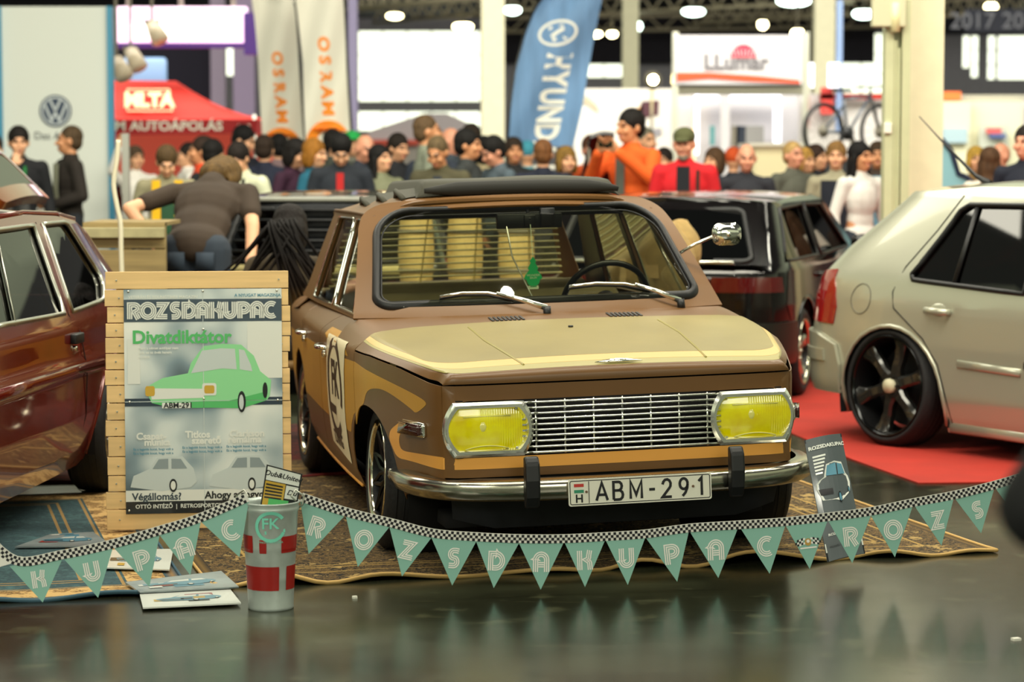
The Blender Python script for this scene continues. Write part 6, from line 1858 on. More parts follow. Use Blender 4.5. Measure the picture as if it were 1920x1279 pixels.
# hair strands, dark at the roots and golden at the ends
R_ = random.Random(4)
def strands(b, n, dirs, c0):
    for i in range(n):
        a = R_.uniform(-.08,.08); z = c0.z+R_.uniform(-.03,.05)
        p0 = Vector((c0.x+a, c0.y+R_.uniform(-.0,.05), z))
        dx, L = dirs(i)
        p1 = p0+Vector((dx*.35, .05, -L*.40)); p2 = p0+Vector((dx*.9, .055+R_.uniform(-.02,.03), -L)); 
        pm = p0+Vector((dx*.10,.055,-L*.12))
        tube(b, [p0,pm,p1,p1.lerp(p2,.5)+Vector((R_.uniform(-.01,.01),0,0)),p2], .009, 5, mi=0, rs=[.012,.014,.012,.009,.003], flat=.6)
m, nt, bs = node_mat('ombre_hair')
tc = N(nt,'ShaderNodeTexCoord'); sp_ = N(nt,'ShaderNodeSeparateXYZ'); nt.links.new(tc.outputs['Object'], sp_.inputs[0])
nt.links.new(ramp(nt, mth(nt,'MULTIPLY_ADD', sp_.outputs['Z'], -1.6, 1.9), [(.20,'#0c0807'),(.50,'#1c120c'),(.78,'#6a4c1c'),(1.0,'#a8842c')]), bs.inputs['Base Color']); bs.inputs['Roughness'].default_value = .7; bs.inputs['Specular IOR Level'].default_value = .2
hc0 = Vector((0,.07,1.19))
b = BM()
strands(b, 46, lambda i: (-R_.uniform(.12,.36) if i%5 else R_.uniform(.18,.32), R_.uniform(.35,.62) if i%5 else R_.uniform(.25,.38)), hc0)
obj('long_hair', b, [m], wr_)
b = BM(); lathe(b, [(.001,.44),(.17,.44),(.17,.40),(.001,.40)], 24)
for a_ in range(4): cyl(b, (.12*math.cos(a_*PI/2+.7),.12*math.sin(a_*PI/2+.7),.40), (.17*math.cos(a_*PI/2+.7),.17*math.sin(a_*PI/2+.7),0), .014, n=8)
tag(obj('stool', b, [mat('stool_wood','#8a6a3c',.6)], None, loc=(wx,wy,0)), 'round wooden stool under the seated long haired woman', 'stool')
# --- black coat of a visitor close to the camera, right edge
person('visitor in a black coat close to the camera, only an elbow in view', 0, 3.0, None, h=1.755, face=-160, arms=('elbow','elbow'), top='#050608', pants='#0a0b0e', vox=.012, x=1.082, hc='#181210')
# ================================================================== hall: far walls, windows, columns, ceiling
M_wall = mat('hall_wall_grey', '#9a98a0', .8, noise=.06)
M_darkwall = mat('dark_stage_wall', '#1a1428', .8)
M_steel = mat('grey_girder', '#7a7466', .6)
M_dirt = mat('dark_ceiling', '#2a2730', .9, noise=.2)
M_col = mat('cream_column_paint', '#e2dcbc', .6, noise=.04)
M_colg = mat('green_grey_column', '#bcbf9a', .5, noise=.05)
M_day = mat('daylight_pane', '#ffffff', .5, emit='#f8ffe4', estr=1.8)
M_lamp = mat('lamp_glow', '#ffffff', .5, emit='#e8fff0', estr=9.0)
M_lampw = mat('warm_lamp_glow', '#ffffff', .5, emit='#fff0b8', estr=14.0)
DW = 62.0
def wbox(u0, v0, u1, v1, D, thick=.2):
    a = at(u0, v0, D); c = at(u1, v1, D)
    return ((a.x+c.x)/2, D+thick/2, (a.z+c.z)/2), (abs(c.x-a.x), thick, abs(a.z-c.z))
# far wall, built around its windows
wins = [(672,57,900,191),(672,208,900,246),(1093,119,1172,146),(1575,62,1655,176),(1806,66,1818,128),(1822,66,1834,146),(1853,66,1866,150),(1872,66,1990,150),(410,83,438,143),(1700,200,1701,201)]
wins = wins[:-1]
x0 = at(-900,290,DW).x; x1 = at(2900,290,DW).x; zt = 9.0
rects = []
for w in wins:
    a = at(w[0],w[1],DW); c = at(w[2],w[3],DW); rects.append((a.x, c.z, c.x, a.z))
b = BM()
panel(b, [(x0,0),(x1,0),(x1,zt),(x0,zt)], lambda a,c: (a, DW, c), (200,200), holes=[[(r[0],r[1]),(r[2],r[1]),(r[2],r[3]),(r[0],r[3])] for r in rects])
struct(obj('wall_back', b, [M_wall], smooth=False))
for i, r in enumerate(rects):
    b = BM(); box(b, ((r[0]+r[2])/2, DW+.12, (r[1]+r[3])/2), (r[2]-r[0], .02, r[3]-r[1])); w_ = obj('window_%d' % (i+1), b, [M_day], smooth=False); struct(w_)
    b = BM(); nx = max(1, round((r[2]-r[0])/.65)); 
    for k in range(1, nx): box(b, (lerp(r[0],r[2],k/nx), DW+.05, (r[1]+r[3])/2), (.03,.06,r[3]-r[1]))
    if r[3]-r[1] > 1: 
        for k in (1,2): box(b, ((r[0]+r[2])/2, DW+.05, lerp(r[1],r[3],k/3)), (r[2]-r[0],.06,.02))
    box(b, ((r[0]+r[2])/2, DW+.05, r[1]), (r[2]-r[0],.08,.04)); box(b, ((r[0]+r[2])/2, DW+.05, r[3]), (r[2]-r[0],.08,.04))
    obj('window_frame', b, [M_steel], w_, smooth=False)
# dark upper band and dark ceiling with trusses
b = BM(); flatq(b, [(-30,51,5.95),(-30,DW,4.95),(30,DW,4.95),(30,51,5.95)])
struct(obj('ceiling', b, [M_dirt], smooth=False))
def dk(u0,v0,u1,v1,D,name='trim_1',m=None):
    c, s = wbox(u0,v0,u1,v1,D,.1); b = BM(); box(b, c, s); return struct(obj(name, b, [m or M_dirt], smooth=False))
dk(905,0,1640,118,61.5,'trim_1'); dk(1660,0,2100,62,61.5,'trim_2',mat('dark_blue_band','#30323f',.9)); dk(212,84,406,240,45,'trim_3',M_darkwall)
R2 = random.Random(11)
M_truss = mat('pale_truss', '#b8ad92', .5)
TL_ = ['pale roof truss above the large window, left end by the flag','pale roof truss just over the large window','pale roof truss left of the thin cream column','pale roof truss passing over the shop booth','pale roof truss above the far right windows','pale roof truss nearest the camera above the flags','longest roof truss, at the far wall over the booth']
def truss(p0, p1, n=8, hh=.5, r=.05, name='roof_truss', label=None):
    p0 = Vector(p0); p1 = Vector(p1); b = BM(); d = Vector((0,0,hh))
    cyl(b, p0, p1, r, n=6); cyl(b, p0+d, p1+d, r, n=6)
    for i in range(n):
        a = p0.lerp(p1, i/n); c = p0.lerp(p1, (i+.5)/n)+d; e = p0.lerp(p1,(i+1)/n)
        cyl(b, a, c, r*.6, n=5); cyl(b, c, e, r*.6, n=5)
    o = obj(name, b, [M_truss]); return tag(o, label, 'roof truss', 'roof trusses')
for (u0,v0,u1,v1,D0_,D1_) in ((560,30,940,-6,56,50),(700,44,1100,8,58,52),(1030,30,1600,2,56,52),(1300,44,1700,22,58,55),(1640,40,1980,14,58,56),(650,20,1000,-20,50,46),(900,60,1700,50,60,60)):
    truss(at(u0,v0,D0_), at(u1,v1,D1_), 14, .35, .045, label=TL_.pop(0))
# ceiling lamps
lamps = [(1300,22,52,.34,.13,M_lamp,'oval greenish ceiling lamp above the shop booth'),(1192,49,55,.20,.17,M_lamp,'small round lamp beside the thin column'),(961,19,50,.24,.13,M_lamp,'small lamp between the cream column and the blue flag'),(1116,64,56,.22,.11,M_lampw,'small lamp right of the blue flag'),(1148,64,56,.16,.11,M_lampw,'faint lamp left of the thin column'),
         (1620,26,52,.34,.15,M_lamp,'oval ceiling lamp left of the steel column'),(1488,2,46,.45,.14,M_lamp,'ceiling lamp cut off by the top edge'),(868,50,56,.32,.14,M_lampw,'oval lamp above the large window'),(1495,64,44,.16,.16,M_lampw,'round spotlight at the booth corner'),(1858,15,54,.2,.2,M_lampw,'round lamp at the upper right'),(1915,30,50,.25,.25,M_lamp,'round lamp at the upper right corner'),
         (740,70-40,54,.25,.1,M_lampw,'dim lamp among the trusses on the left'),(1430,46,54,.15,.15,M_lampw,'dim round lamp above the red sun sign')]
for (u,v,D,rx,rz_,m_,lb) in lamps:
    p = at(u,v,D); t = thing('ceiling_lamp', lb, 'lamp', p, 0, 'ceiling lamps')
    b = BM(); rx *= .72; rz_ *= .72; ell(b, (0,0,0), (rx,rx,rz_), n=14); obj('diffuser', b, [m_], t)
    b = BM(); lathe(b, [(rx*.9,rz_*.3),(rx*.5,rz_*1.1),(rx*.2,rz_*1.3),(.02,rz_*1.35)], 16); cyl(b, (0,0,rz_*1.2),(0,0,rz_*1.2+.6),.02,n=6); obj('lamp_housing', b, [M_steel], t)
# bright star-like spotlight and tube lamps
p = at(1224,150,33); t = thing('spotlight', 'very bright warm spotlight above the man in the orange jacket', 'spotlight', p)
b = BM(); ell(b, (0,0,0), (.085,.085,.085)); obj('bulb', b, [mat('spot_glow','#ffffff',.5,emit='#ffe9a0',estr=60)], t)
b = BM(); lathe(b, [(.06,.08),(.13,-.02),(.135,-.02),(.07,.09)], 20, mtx=Matrix.Rotation(PI/2,4,'X')@Matrix.Rotation(0,4,'Z')); cyl(b, (0,.1,0),(0,.25,0),.03,n=8); cyl(b,(0,.2,-p.z),(0,.2,0),.02,n=6); obj('housing', b, [M_steel], t)
# columns
def column(label, u0, u1, D, m, v1=None, top=6.2, round_=False, grp=None):
    x0_ = (u0-960)/4533*D; x1_ = (u1-960)/4533*D; w_ = x1_-x0_
    b = BM()
    if round_: cyl(b, ((x0_+x1_)/2, D+w_/2, 0), ((x0_+x1_)/2, D+w_/2, top), w_/2, n=24)
    else: box(b, ((x0_+x1_)/2, D+w_/2, top/2), (w_, w_, top))
    return tag(obj('column', b, [m], smooth=round_), label, 'column')
column('wide cream column left of the blue flag', 903, 946, 38, M_col)
column('thin cream column behind the booth, left', 1166, 1196, 48, M_col)
column('cream column between the booth and the bicycles', 1524, 1562, 40, M_col)
column('broad cream column right of the ribbed steel post', 1702, 1765, 16.5, M_col)
t = thing('steel_post', 'ribbed grey green steel post with a cable box at its top', 'post', ((1678-960)/4533*16, 16.1, 0))
b = BM()
box(b, (-.045,0,3), (.055,.14,6)); box(b, (.065,0,3), (.055,.14,6)); box(b, (.01,.04,3), (.10,.04,6)); cyl(b, (-.005,-.04,0), (-.005,-.04,2.25), .018, n=10, mi=0); cyl(b, (.02,-.05,0), (.02,-.05,2.2), .012, n=10)
obj('post_profile', b, [M_colg], t, smooth=False)
b = BM(); z_ = at(0,22,16).z; box(b, (-.06,-.09,z_), (.22,.10,.20)); obj('cable_box', b, [mat('box_grey','#c6c4a4',.5)], t, smooth=False, bevel=.01)
b = BM(); z_ = at(0,240,16).z; box(b, (-.055,-.09,z_), (.05,.03,.07)); obj('wall_socket', b, [M_white], t, smooth=False, bevel=.006)
b = BM(); cyl(b, (-.02,-.12,at(0,60,16).z), (-.02,-.12,at(0,0,16).z-.02), .035, n=12); obj('tube_lamp', b, [mat('tube_cream','#dcd8a8',.4)], t)
# white banner with the round emblem
DB = 24.0
x0_ = (7-960)/4533*DB; x1_ = (209-960)/4533*DB; zt_ = at(0,12,DB).z
t = thing('display_wall', 'tall white display wall with a round blue emblem and blue edges', 'display wall', ((x0_+x1_)/2, DB, 0))
b = BM(); box(b, (0,.05,zt_/2), (x1_-x0_,.08,zt_)); obj('panel', b, [mat('banner_white','#dfe4de',.6)], t, smooth=False)
for sx_ in (-1,1):
    b = BM(); box(b, (sx_*((x1_-x0_)/2+.012),.03,zt_/2), (.05,.14,zt_)); obj('edge_strip', b, [mat('edge_blue','#3f93b8',.5)], t, smooth=False)
ec = at(104,208,DB); R_e = 30/4533*DB; ex_ = ec.x-(x0_+x1_)/2; ez_ = ec.z
fe_ = lambda a,c: (ex_+a*R_e, -.001+.0, ez_+c*R_e)
fe2 = lambda a,c: (ex_+a*R_e, -.004, ez_+c*R_e)
b = BM()
panel(b, arcp(0,0,1,1,0,350,35), fe_, (9,9), mi=0, off=0); panel(b, arcp(0,0,.90,.90,0,350,35), lambda a,c: (fe2(a,c)[0],-.003,fe2(a,c)[2]), (9,9), mi=1); panel(b, arcp(0,0,.84,.84,0,350,35), lambda a,c: (fe2(a,c)[0],-.0045,fe2(a,c)[2]), (9,9), mi=0)
f3 = lambda a,c: (ex_+a*R_e, -.008, ez_+c*R_e)
ribbon(b, arcp(0,0,.80,.80,0,350,36), .07, f3, mi=1, closed=True)
ribbon(b, [(-.34,.72),(-.02,.04),(.02,.04),(.34,.72)], .15, f3, mi=1)
ribbon(b, [(-.66,.42),(-.24,-.62),(0,-.10),(.24,-.62),(.66,.42)], .15, f3, mi=1)
obj('round_emblem', b, [mat('emblem_navy','#1c3350',.4), mat('emblem_silver','#c4ccd2',.3)], t, smooth=False)
b = BM(); tz = at(0,255,DB).z; text(b, 'Das Auto.', lambda a,c: (ex_+a, -.003, tz+c), .105, bold=-.0005)
obj('slogan', b, [mat('slogan_grey','#3a424a',.5)], t, smooth=False)
# magenta lit screen, dark stage, hanging spotlights
p0 = at(214,12,27); p1 = at(461,80,27)
t = thing('light_screen', 'glowing pink and white light screen above the red tent', 'screen', ((p0.x+p1.x)/2, 27, p1.z))
b = BM(); W_ = p1.x-p0.x; H_ = p0.z-p1.z; box(b, (0,.1,H_/2), (W_,.2,H_)); obj('glowing_panel', b, [mat('pink_glow','#ffffff',.5,emit='#f0a0e8',estr=1.15)], t, smooth=False)
b = BM(); box(b, (-.10,-.012,H_*.30), (W_*.62,.02,H_*.42)); obj('white_glow', b, [mat('white_pink_glow','#ffffff',.5,emit='#fff4ee',estr=1.7)], t, smooth=False)
b = BM(); box(b, (W_/2+.05,.1,H_/2-.10), (.14,.24,H_*1.15)); box(b, (0,.1,-.03), (W_,.2,.05)); obj('purple_frame', b, [mat('purple_frame','#3c1a6a',.5,emit='#5a1aa0',estr=.25)], t, smooth=False)
for k in range(3):
    b = BM(); cyl(b, (lerp(-W_*.4,W_*.4,k/2),.1,H_), (lerp(-W_*.4,W_*.4,k/2),.1,H_+3), .03, n=6); obj('hanging_rod', b, [M_steel], t)
for i, (u,v,lb) in enumerate(((285,45,'stage spotlight hanging before the pink screen'),(245,95,'stage spotlight hanging below the pink screen'),(218,112,'stage spotlight by the edge of the white display wall'))):
    p = at(u,v,26-.45*i); t = thing('stage_spotlight', lb, 'spotlight', p, 0, 'stage spotlights')
    b = BM(); cyl(b, (0,0,.0), (.10,-.10,-.18), .07, .10, 14); obj('lamp_head', b, [mat('pale_lamp_body','#cfc0a8',.4)], t)
    b = BM(); cyl(b, (0,0,0), (0,0,3.0), .015, n=6); box(b, (0,0,.02), (.16,.03,.05)); obj('mount', b, [M_steel], t, smooth=False)
# purple lit pillars behind
column('mauve lit pillar left of the striped flags', 440, 480, 42, mat('mauve_pillar','#8a7a96',.7))
column('pale mauve pillar between the red tent and the flags', 398, 425, 44, mat('mauve_pillar2','#a898b0',.7))
column('violet grey post right of the tall striped flag', 655, 672, 40, mat('mauve_pillar3','#8c84a4',.7))
# red tent
DT = 26.0
def tp(u, v, D=DT): return at(u, v, D)
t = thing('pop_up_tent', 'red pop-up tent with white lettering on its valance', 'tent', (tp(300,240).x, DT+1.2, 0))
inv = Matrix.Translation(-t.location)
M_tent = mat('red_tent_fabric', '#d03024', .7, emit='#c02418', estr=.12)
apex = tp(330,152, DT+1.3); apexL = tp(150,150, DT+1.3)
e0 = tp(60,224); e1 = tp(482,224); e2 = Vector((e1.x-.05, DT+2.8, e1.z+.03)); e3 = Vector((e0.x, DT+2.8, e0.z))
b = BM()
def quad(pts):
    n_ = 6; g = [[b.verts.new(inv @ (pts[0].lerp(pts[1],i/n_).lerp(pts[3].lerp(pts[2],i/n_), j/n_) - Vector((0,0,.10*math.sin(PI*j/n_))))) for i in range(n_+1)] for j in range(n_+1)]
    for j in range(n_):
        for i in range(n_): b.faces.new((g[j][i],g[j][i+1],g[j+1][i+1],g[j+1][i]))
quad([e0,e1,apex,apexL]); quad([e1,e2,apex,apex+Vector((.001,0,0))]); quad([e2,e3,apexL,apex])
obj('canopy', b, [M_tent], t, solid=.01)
vb0 = tp(60,256); vb1 = tp(480,250)
b = BM(); 
for A_, B_, C_, D_ in ((e0,e1,vb1,vb0),(e1,e2,Vector((vb1.x-.05,DT+2.8,vb1.z)),vb1)):
    flatq(b, [inv @ q for q in (A_,B_,C_,D_)])
obj('valance', b, [mat('red_valance','#a8181c',.7)], t, smooth=False, solid=.01)
b = BM(); zc_ = (e1.z+vb1.z)/2
text(b, 'PRÉMIUM AUTOÁPOLÁS', lambda a,c: inv @ Vector((tp(418,240).x+a, DT-.012, zc_+c*.9)), .155, align='RIGHT', bold=.004, sx=1.0)
text(b, 'ma', lambda a,c: inv @ Vector((tp(458,238).x+a, DT-.012, zc_+c)), .12, bold=.004)
obj('valance_lettering', b, [M_white], t, smooth=False)
b = BM(); flatq(b, [inv @ q for q in (e3+Vector((0,-.05,0)), e2+Vector((0,-.05,0)), Vector((e2.x,DT+2.75,.02)), Vector((e3.x,DT+2.75,.02)))]); obj('tent_back_wall', b, [mat('tent_back_glow','#e0705a',.7,emit='#e0604a',estr=.35)], t, smooth=False, solid=.01)  # added wall; its glow paints in the warm light under the tent
def slope(u, v): 
    # point on the front slope seen at this place
    k = (224-v)/(224-152.); return inv @ (tp(u, v, DT+1.3*k)+Vector((0,-.03-.07*math.sin(PI*k)*2,.0)))
b = BM()
ribbon(b, [(242,168),(320,168),(326,208),(242,208)], 2.0, lambda a,c: slope(a,c), closed=True)
text(b, 'MLTA', lambda a,c: slope(283+a*190, 189-c*190), .19, bold=.012)
obj('roof_lettering', b, [mat('cream_print','#f0d8a8',.6)], t, smooth=False)
for (px_, py_) in ((e0.x,DT),(e1.x-.03,DT+.02),(e2.x,DT+2.78),(e3.x,DT+2.78)):
    b = BM(); cyl(b, inv @ Vector((px_,py_,0)), inv @ Vector((px_,py_,vb1.z+.2)), .02, n=8); obj('tent_leg', b, [M_satin], t)
b = BM(); q0 = at(216,128,30); box(b, (0,0,0), (.9,.1,.45)); tag(obj('blue_screen', b, [mat('pale_blue_screen','#6f8cae',.4,emit='#5a7ab0',estr=.3)], None, loc=(at(245,140,30).x,30,at(245,142,30).z), bevel=.08), 'pale blue curved screen above the red tent', 'screen')
b = BM(); q_ = at(245,142,30); box(b, (q_.x,30.0,(q_.z-.22)/2), (.12,.08,q_.z-.22)); tag(obj('screen_stand', b, [M_steel], smooth=False), 'grey stand carrying the pale blue screen', 'stand')
# feather flags
def feather(name, label, u0, u1, v1, D, m, toptab, texts, tm, lean=0, emblem=None, base_u=None):
    """toptab: left and right edges (u) by v"""
    t = thing(name, label, 'flag', (at((u0+u1)/2,290,D).x, D, 0))
    inv = Matrix.Translation(-t.location)
    def F(a, v, o=0):
        l = interp([(r[0], r[1]) for r in toptab], v); r_ = interp([(r[0], r[2]) for r in toptab], v)
        p = at(lerp(l,r_,a), v, D); p.y += -.0+.05*math.sin(a*6+v*.02)-o
        return inv @ p
    vs = [r[0] for r in toptab]
    b = BM(); panel(b, [(0,vs[0]),(1,vs[0]),(1,vs[-1]),(0,vs[-1])], lambda a,v: F(a,v), (.1,12)); fl_ = obj('flag_cloth', b, [m], t, solid=.004)
    b = BM(); pr = [F(1.0 if not lean else 0.0, v) for v in range(int(vs[0]), int(vs[-1])+1, 15)]
    pr.append(Vector((pr[-1].x+(.02 if not lean else -.03), 0, .02)))
    tube(b, pr, .014, 8); obj('flag_pole', b, [M_blackplastic], t)
    b = BM(); lathe(b, [(.001,.04),(.22,.03),(.24,0),(.001,0)], 24, mtx=Matrix.Translation((pr[-1].x,0,0))); obj('flag_base', b, [M_blackplastic], t)
    b = BM(); texts(b, F); obj('flag_lettering', b, tm, t, smooth=False)
    return t
M_flagw = mat('flag_white', '#d9d6c8', .7, emit='#d9d6c8', estr=.05); M_flago = mat('flag_orange', '#f08a18', .6); M_flagb = mat('flag_blue', '#6a90bc', .7, noise=.2, nscale=2.5, stretch=(3,1,.5))
def osram(ucen, v0, v1, size, D, lab):
    k = (v1-v0)/5
    def tfn(b, F):
        pass
    return tfn
def vtext(b, F, s, ac, v0, v1, asp, mi=0, flip=True, gap=1.0):
    """letters lying on their side, reading along the flag, mirrored as seen from behind; ac across centre, asp across size"""
    n = len(s); st = (v1-v0)/n
    for i, ch in enumerate(s):
        vc = v0+st*(i+.5)
        text(b, ch, lambda a,c: F(ac+(c)*asp*(1), vc+a*st*1.15*gap*(1), .008), 1.0, mi=mi, bold=.045)
feather('feather_flag', 'white feather flag with orange lettering, left of the pair', 480, 566, 275, 24, M_flagw,
        [(-22,470,500),(0,472,552),(30,476,556),(120,484,562),(275,494,574)],
        lambda b, F: (vtext(b, F, 'OSRAM', .47, 96, 232, .34), panel(b, arcp(.45,275,.46,36,180,360,24)+arcp(.45,275,.26,20,360,180,24), lambda a,c: F(a,c,.008), (9,9))), [M_flago])
feather('feather_flag', 'white feather flag with orange lettering, right of the pair', 556, 655, 275, 23, M_flagw,
        [(-30,553,640),(0,554,646),(120,568,651),(275,574,662)],
        lambda b, F: (vtext(b, F, 'OSRAM', .50, 68, 218, .34), panel(b, arcp(.50,275,.50,50,180,360,24)+arcp(.50,275,.30,30,360,180,24), lambda a,c: F(a,c,.008), (9,9))), [M_flago])
def hy(b, F):
    R0 = Matrix.Rotation(math.radians(-12),2)
    def f(x, y, o=.008): # emblem in units of px around (1046,62)
        q = R0 @ Vector((x,-y)); u = 1046+q.x; v = 62+q.y
        l = interp([(r[0], r[1]) for r in HT_], v); r_ = interp([(r[0], r[2]) for r in HT_], v)
        return F((u-l)/(r_-l), v, o)
    ribbon(b, arcp(0,0,35,22,0,350,36), 5, lambda a,c: f(a,c), closed=True)
    ribbon(b, [(-12,15),(-9,-14)], 7, lambda a,c: f(a,c)); ribbon(b, [(9,14),(12,-15)], 7, lambda a,c: f(a,c)); ribbon(b, [(-14,-4),(0,2),(13,6)], 6, lambda a,c: f(a,c))
    # vertical mirrored word
    vtext(b, F, 'HYUNDAI', .55, 98, 330, .46, gap=1.12)
HT_ = [(-20,1030,1130),(0,1012,1128),(20,1000,1124),(60,984,1116),(130,966,1104),(200,956,1092),(275,950,1074)]
feather('feather_flag', 'blue feather flag with a white oval emblem and white lettering', 950, 1120, 275, 23, M_flagb, HT_, hy, [mat('flag_print_white','#e6e4d8',.6,emit='#e6e4d8',estr=.15)], lean=1)
# white tent far behind with red trim
DZ = 50
b = BM(); q = [at(690,246,DZ),at(796,212,DZ),at(838,212,DZ),at(900,240,DZ),at(900,262,DZ),at(690,262,DZ)]
prism(b, [(p.x,p.z) for p in q], lambda a,c,d: (a,DZ+d,c), 3.0)
t = thing('market_tent', 'pale pointed tent with a red trim behind the crowd', 'tent', (at(790,250,DZ).x, DZ, 0)); 
o = obj('tent_roof', b, [mat('pale_tent','#c8bcc0',.7)], None, smooth=False); o.parent = t; o.matrix_parent_inverse = Matrix.Translation(-t.location)
b = BM(); c_, s_ = wbox(688,262,785,272,DZ-.2); box(b, c_, s_); o = obj('red_trim', b, [mat('tent_trim_red','#d04a30',.6)], None, smooth=False); o.parent = t; o.matrix_parent_inverse = Matrix.Translation(-t.location)
b = BM(); z_ = at(0,262,DZ).z; box(b, (at(795,0,DZ).x, DZ+1.4, z_/2), (at(898,0,DZ).x-at(692,0,DZ).x, 2.6, z_)); o = obj('tent_wall', b, [mat('pale_tent_wall','#a8a098',.7)], None, smooth=False); o.parent = t; o.matrix_parent_inverse = Matrix.Translation(-t.location)
# shop booth with the red sun sign
DS = 31
def wq(name, par, u0,v0,u1,v1, D, m, thick=.1, **k):
    if v1 >= 400: v1 = 290+1.5*4533/D+2
    c, s = wbox(u0,v0,u1,v1,D,thick)
    if v1 > 440: s = (s[0],s[1],c[2]+s[2]/2); c = (c[0],c[1],s[2]/2)
    b = BM(); box(b, c, s); o = obj(name, b, [m], None, smooth=False, **k); o.parent = par; o.matrix_parent_inverse = Matrix.Translation(-par.location); return o
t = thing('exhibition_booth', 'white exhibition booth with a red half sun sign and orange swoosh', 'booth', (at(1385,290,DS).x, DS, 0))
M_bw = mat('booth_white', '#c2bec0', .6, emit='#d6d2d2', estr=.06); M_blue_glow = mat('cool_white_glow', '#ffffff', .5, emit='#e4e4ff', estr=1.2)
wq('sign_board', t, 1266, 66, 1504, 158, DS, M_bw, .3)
b = BM(); invt = Matrix.Translation(-t.location)
sf = lambda u,v,o=.02: invt @ at(u,v,DS-o)
panel(b, arcp(1394,108,24,-25,0,180,20), lambda a,c: sf(a,c), (99,99), mi=0)
for k in range(-3,4): ribbon(b, [(1394+k*5.5,106),(1394+k*7.5,92)], 1.4, lambda a,c: sf(a,c,.03), mi=3)
text(b, 'LLumar', lambda a,c: sf(1380+a*4533/DS, 117-c*4533/DS), .27, mi=1, bold=.008)
pts_ = [(1268,136),(1330,136),(1420,142),(1500,150),(1500,160),(1400,156),(1330,150),(1268,152)]
panel(b, pts_[:4]+[(1500,156),(1400,152),(1330,147),(1268,152)], lambda a,c: sf(a,c), (99,99), mi=2)
obj('sign_print', b, [mat('sun_red','#d02040',.5), mat('sign_grey','#6a666a',.5), mat('swoosh_orange','#e0481c',.5), M_bw], t, smooth=False)
for (u,w_) in ((1262,9),(1506,9)): wq('booth_post', t, u, 60, u+w_, 330, DS+.1, M_satin, .2)
wq('canopy_beam', t, 1270, 160, 1520, 176, DS+.2, mat('beam_cream','#dcd8c4',.6), .6)
wq('back_wall', t, 1270, 176, 1530, 420, DS+3, M_bw, .1)
for (u0,v0,u1,v1,m_,nm) in ((1302,176,1310,290,M_blue_glow,'light_column'),(1352,172,1366,420,M_bw,'booth_pillar'),(1452,178,1464,282,M_blue_glow,'light_column'),(1306,178,1348,190,M_blue_glow,'light_column'),(1368,178,1452,190,M_blue_glow,'light_column'),(1332,236,1340,272,mat('teal_slit','#4a8a8c',.4),'teal_panel'),(1372,236,1384,274,M_steel,'shelf_side'),(1380,236,1398,275,mat('navy_panel','#1a2434',.4),'dark_doorway'),(1398,236,1432,275,mat('grey_panel','#8c8a88',.5),'grey_screen'),(1300,188,1303,330,mat('peach_glow','#ffd8a8',.5,emit='#ffd098',estr=.5),'light_column')):
    wq(nm, t, u0,v0,u1,v1, DS+2.6, m_, .1)
# white van / counter in front of the booth
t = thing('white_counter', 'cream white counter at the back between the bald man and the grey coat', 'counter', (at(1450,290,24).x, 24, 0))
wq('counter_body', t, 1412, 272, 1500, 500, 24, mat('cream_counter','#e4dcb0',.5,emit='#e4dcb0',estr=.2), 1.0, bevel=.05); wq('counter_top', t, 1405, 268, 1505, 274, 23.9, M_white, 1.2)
# exhibition wall with faint car picture behind the orange man
t = thing('display_wall', 'pale display wall with a blurred grey car picture behind the orange jacket', 'display wall', (at(1170,290,34).x, 34, 0))
wq('panel', t, 1076, 166, 1262, 420, 34, mat('pale_wall_print','#d4d0cc',.7), .2)
b = BM(); invt = Matrix.Translation(-t.location); sf = lambda u,v,o=.02: invt @ at(u,v,34-o)
panel(b, [(1080,184),(1100,180),(1118,196),(1124,212),(1112,206),(1100,196),(1084,194)], lambda a,c: sf(a,c), (99,99)); panel(b, [(1204,190),(1236,188),(1234,216),(1206,222),(1196,210)], lambda a,c: sf(a,c), (99,99), mi=1); panel(b, [(1222,242),(1240,240),(1240,254),(1224,256)], lambda a,c: sf(a,c), (99,99), mi=2)
panel(b, [(1186,210),(1204,196),(1206,208),(1194,218)], lambda a,c: sf(a,c), (99,99), mi=3)
obj('wall_picture', b, [mat('pic_tan','#b0a690',.7), mat('pic_plum','#4a2430',.7), mat('pic_grey','#8a8890',.7), mat('pic_orange','#e0a050',.6)], t, smooth=False)
# right side exhibition stands
t = thing('display_wall', 'cream display wall with red and blue poster at the far right', 'display wall', (at(1860,290,33).x, 33, 0))
wq('panel', t, 1766, 190, 1816, 430, 33, mat('cream_wall','#dcd8b8',.7), .2); wq('panel', t, 1816, 190, 1912, 430, 33.2, mat('cream_wall','#dcd8b8',.7), .2); wq('panel', t, 1912,190,1990,430,33.4,M_bw,.2)
wq('poster', t, 1836, 236, 1890, 300, 33, mat('poster_pale','#b8bcae',.6), .06); wq('poster_print', t, 1850, 240, 1878, 250, 32.9, mat('pr_red','#d85a58',.6), .05); wq('poster_print', t, 1856, 251, 1886, 259, 32.9, mat('pr_blue','#4a5a8c',.6), .05)
wq('window_slot', t, 1768, 240, 1814, 268, 32.9, mat('slot_blue','#a4bcc4',.5), .06)
wq('top_rail', t, 1766, 172, 1802, 188, 33, mat('orange_rail','#ee7430',.5,emit='#ee6420',estr=.2), .3); wq('top_rail', t, 1802, 178, 1990, 190, 33.4, mat('rail_grey','#a8a494',.6), .3)
t = thing('event_sign', 'dark hanging sign with the numbers 201 201 at the upper right', 'sign', (at(1870,50,45).x, 45, at(1870,60,45).z))
wq('sign_board', t, 1810, 16, 1990, 60, 45, mat('sign_dark','#3a3c4a',.7), .1)
b = BM(); invt = Matrix.Translation(-t.location)
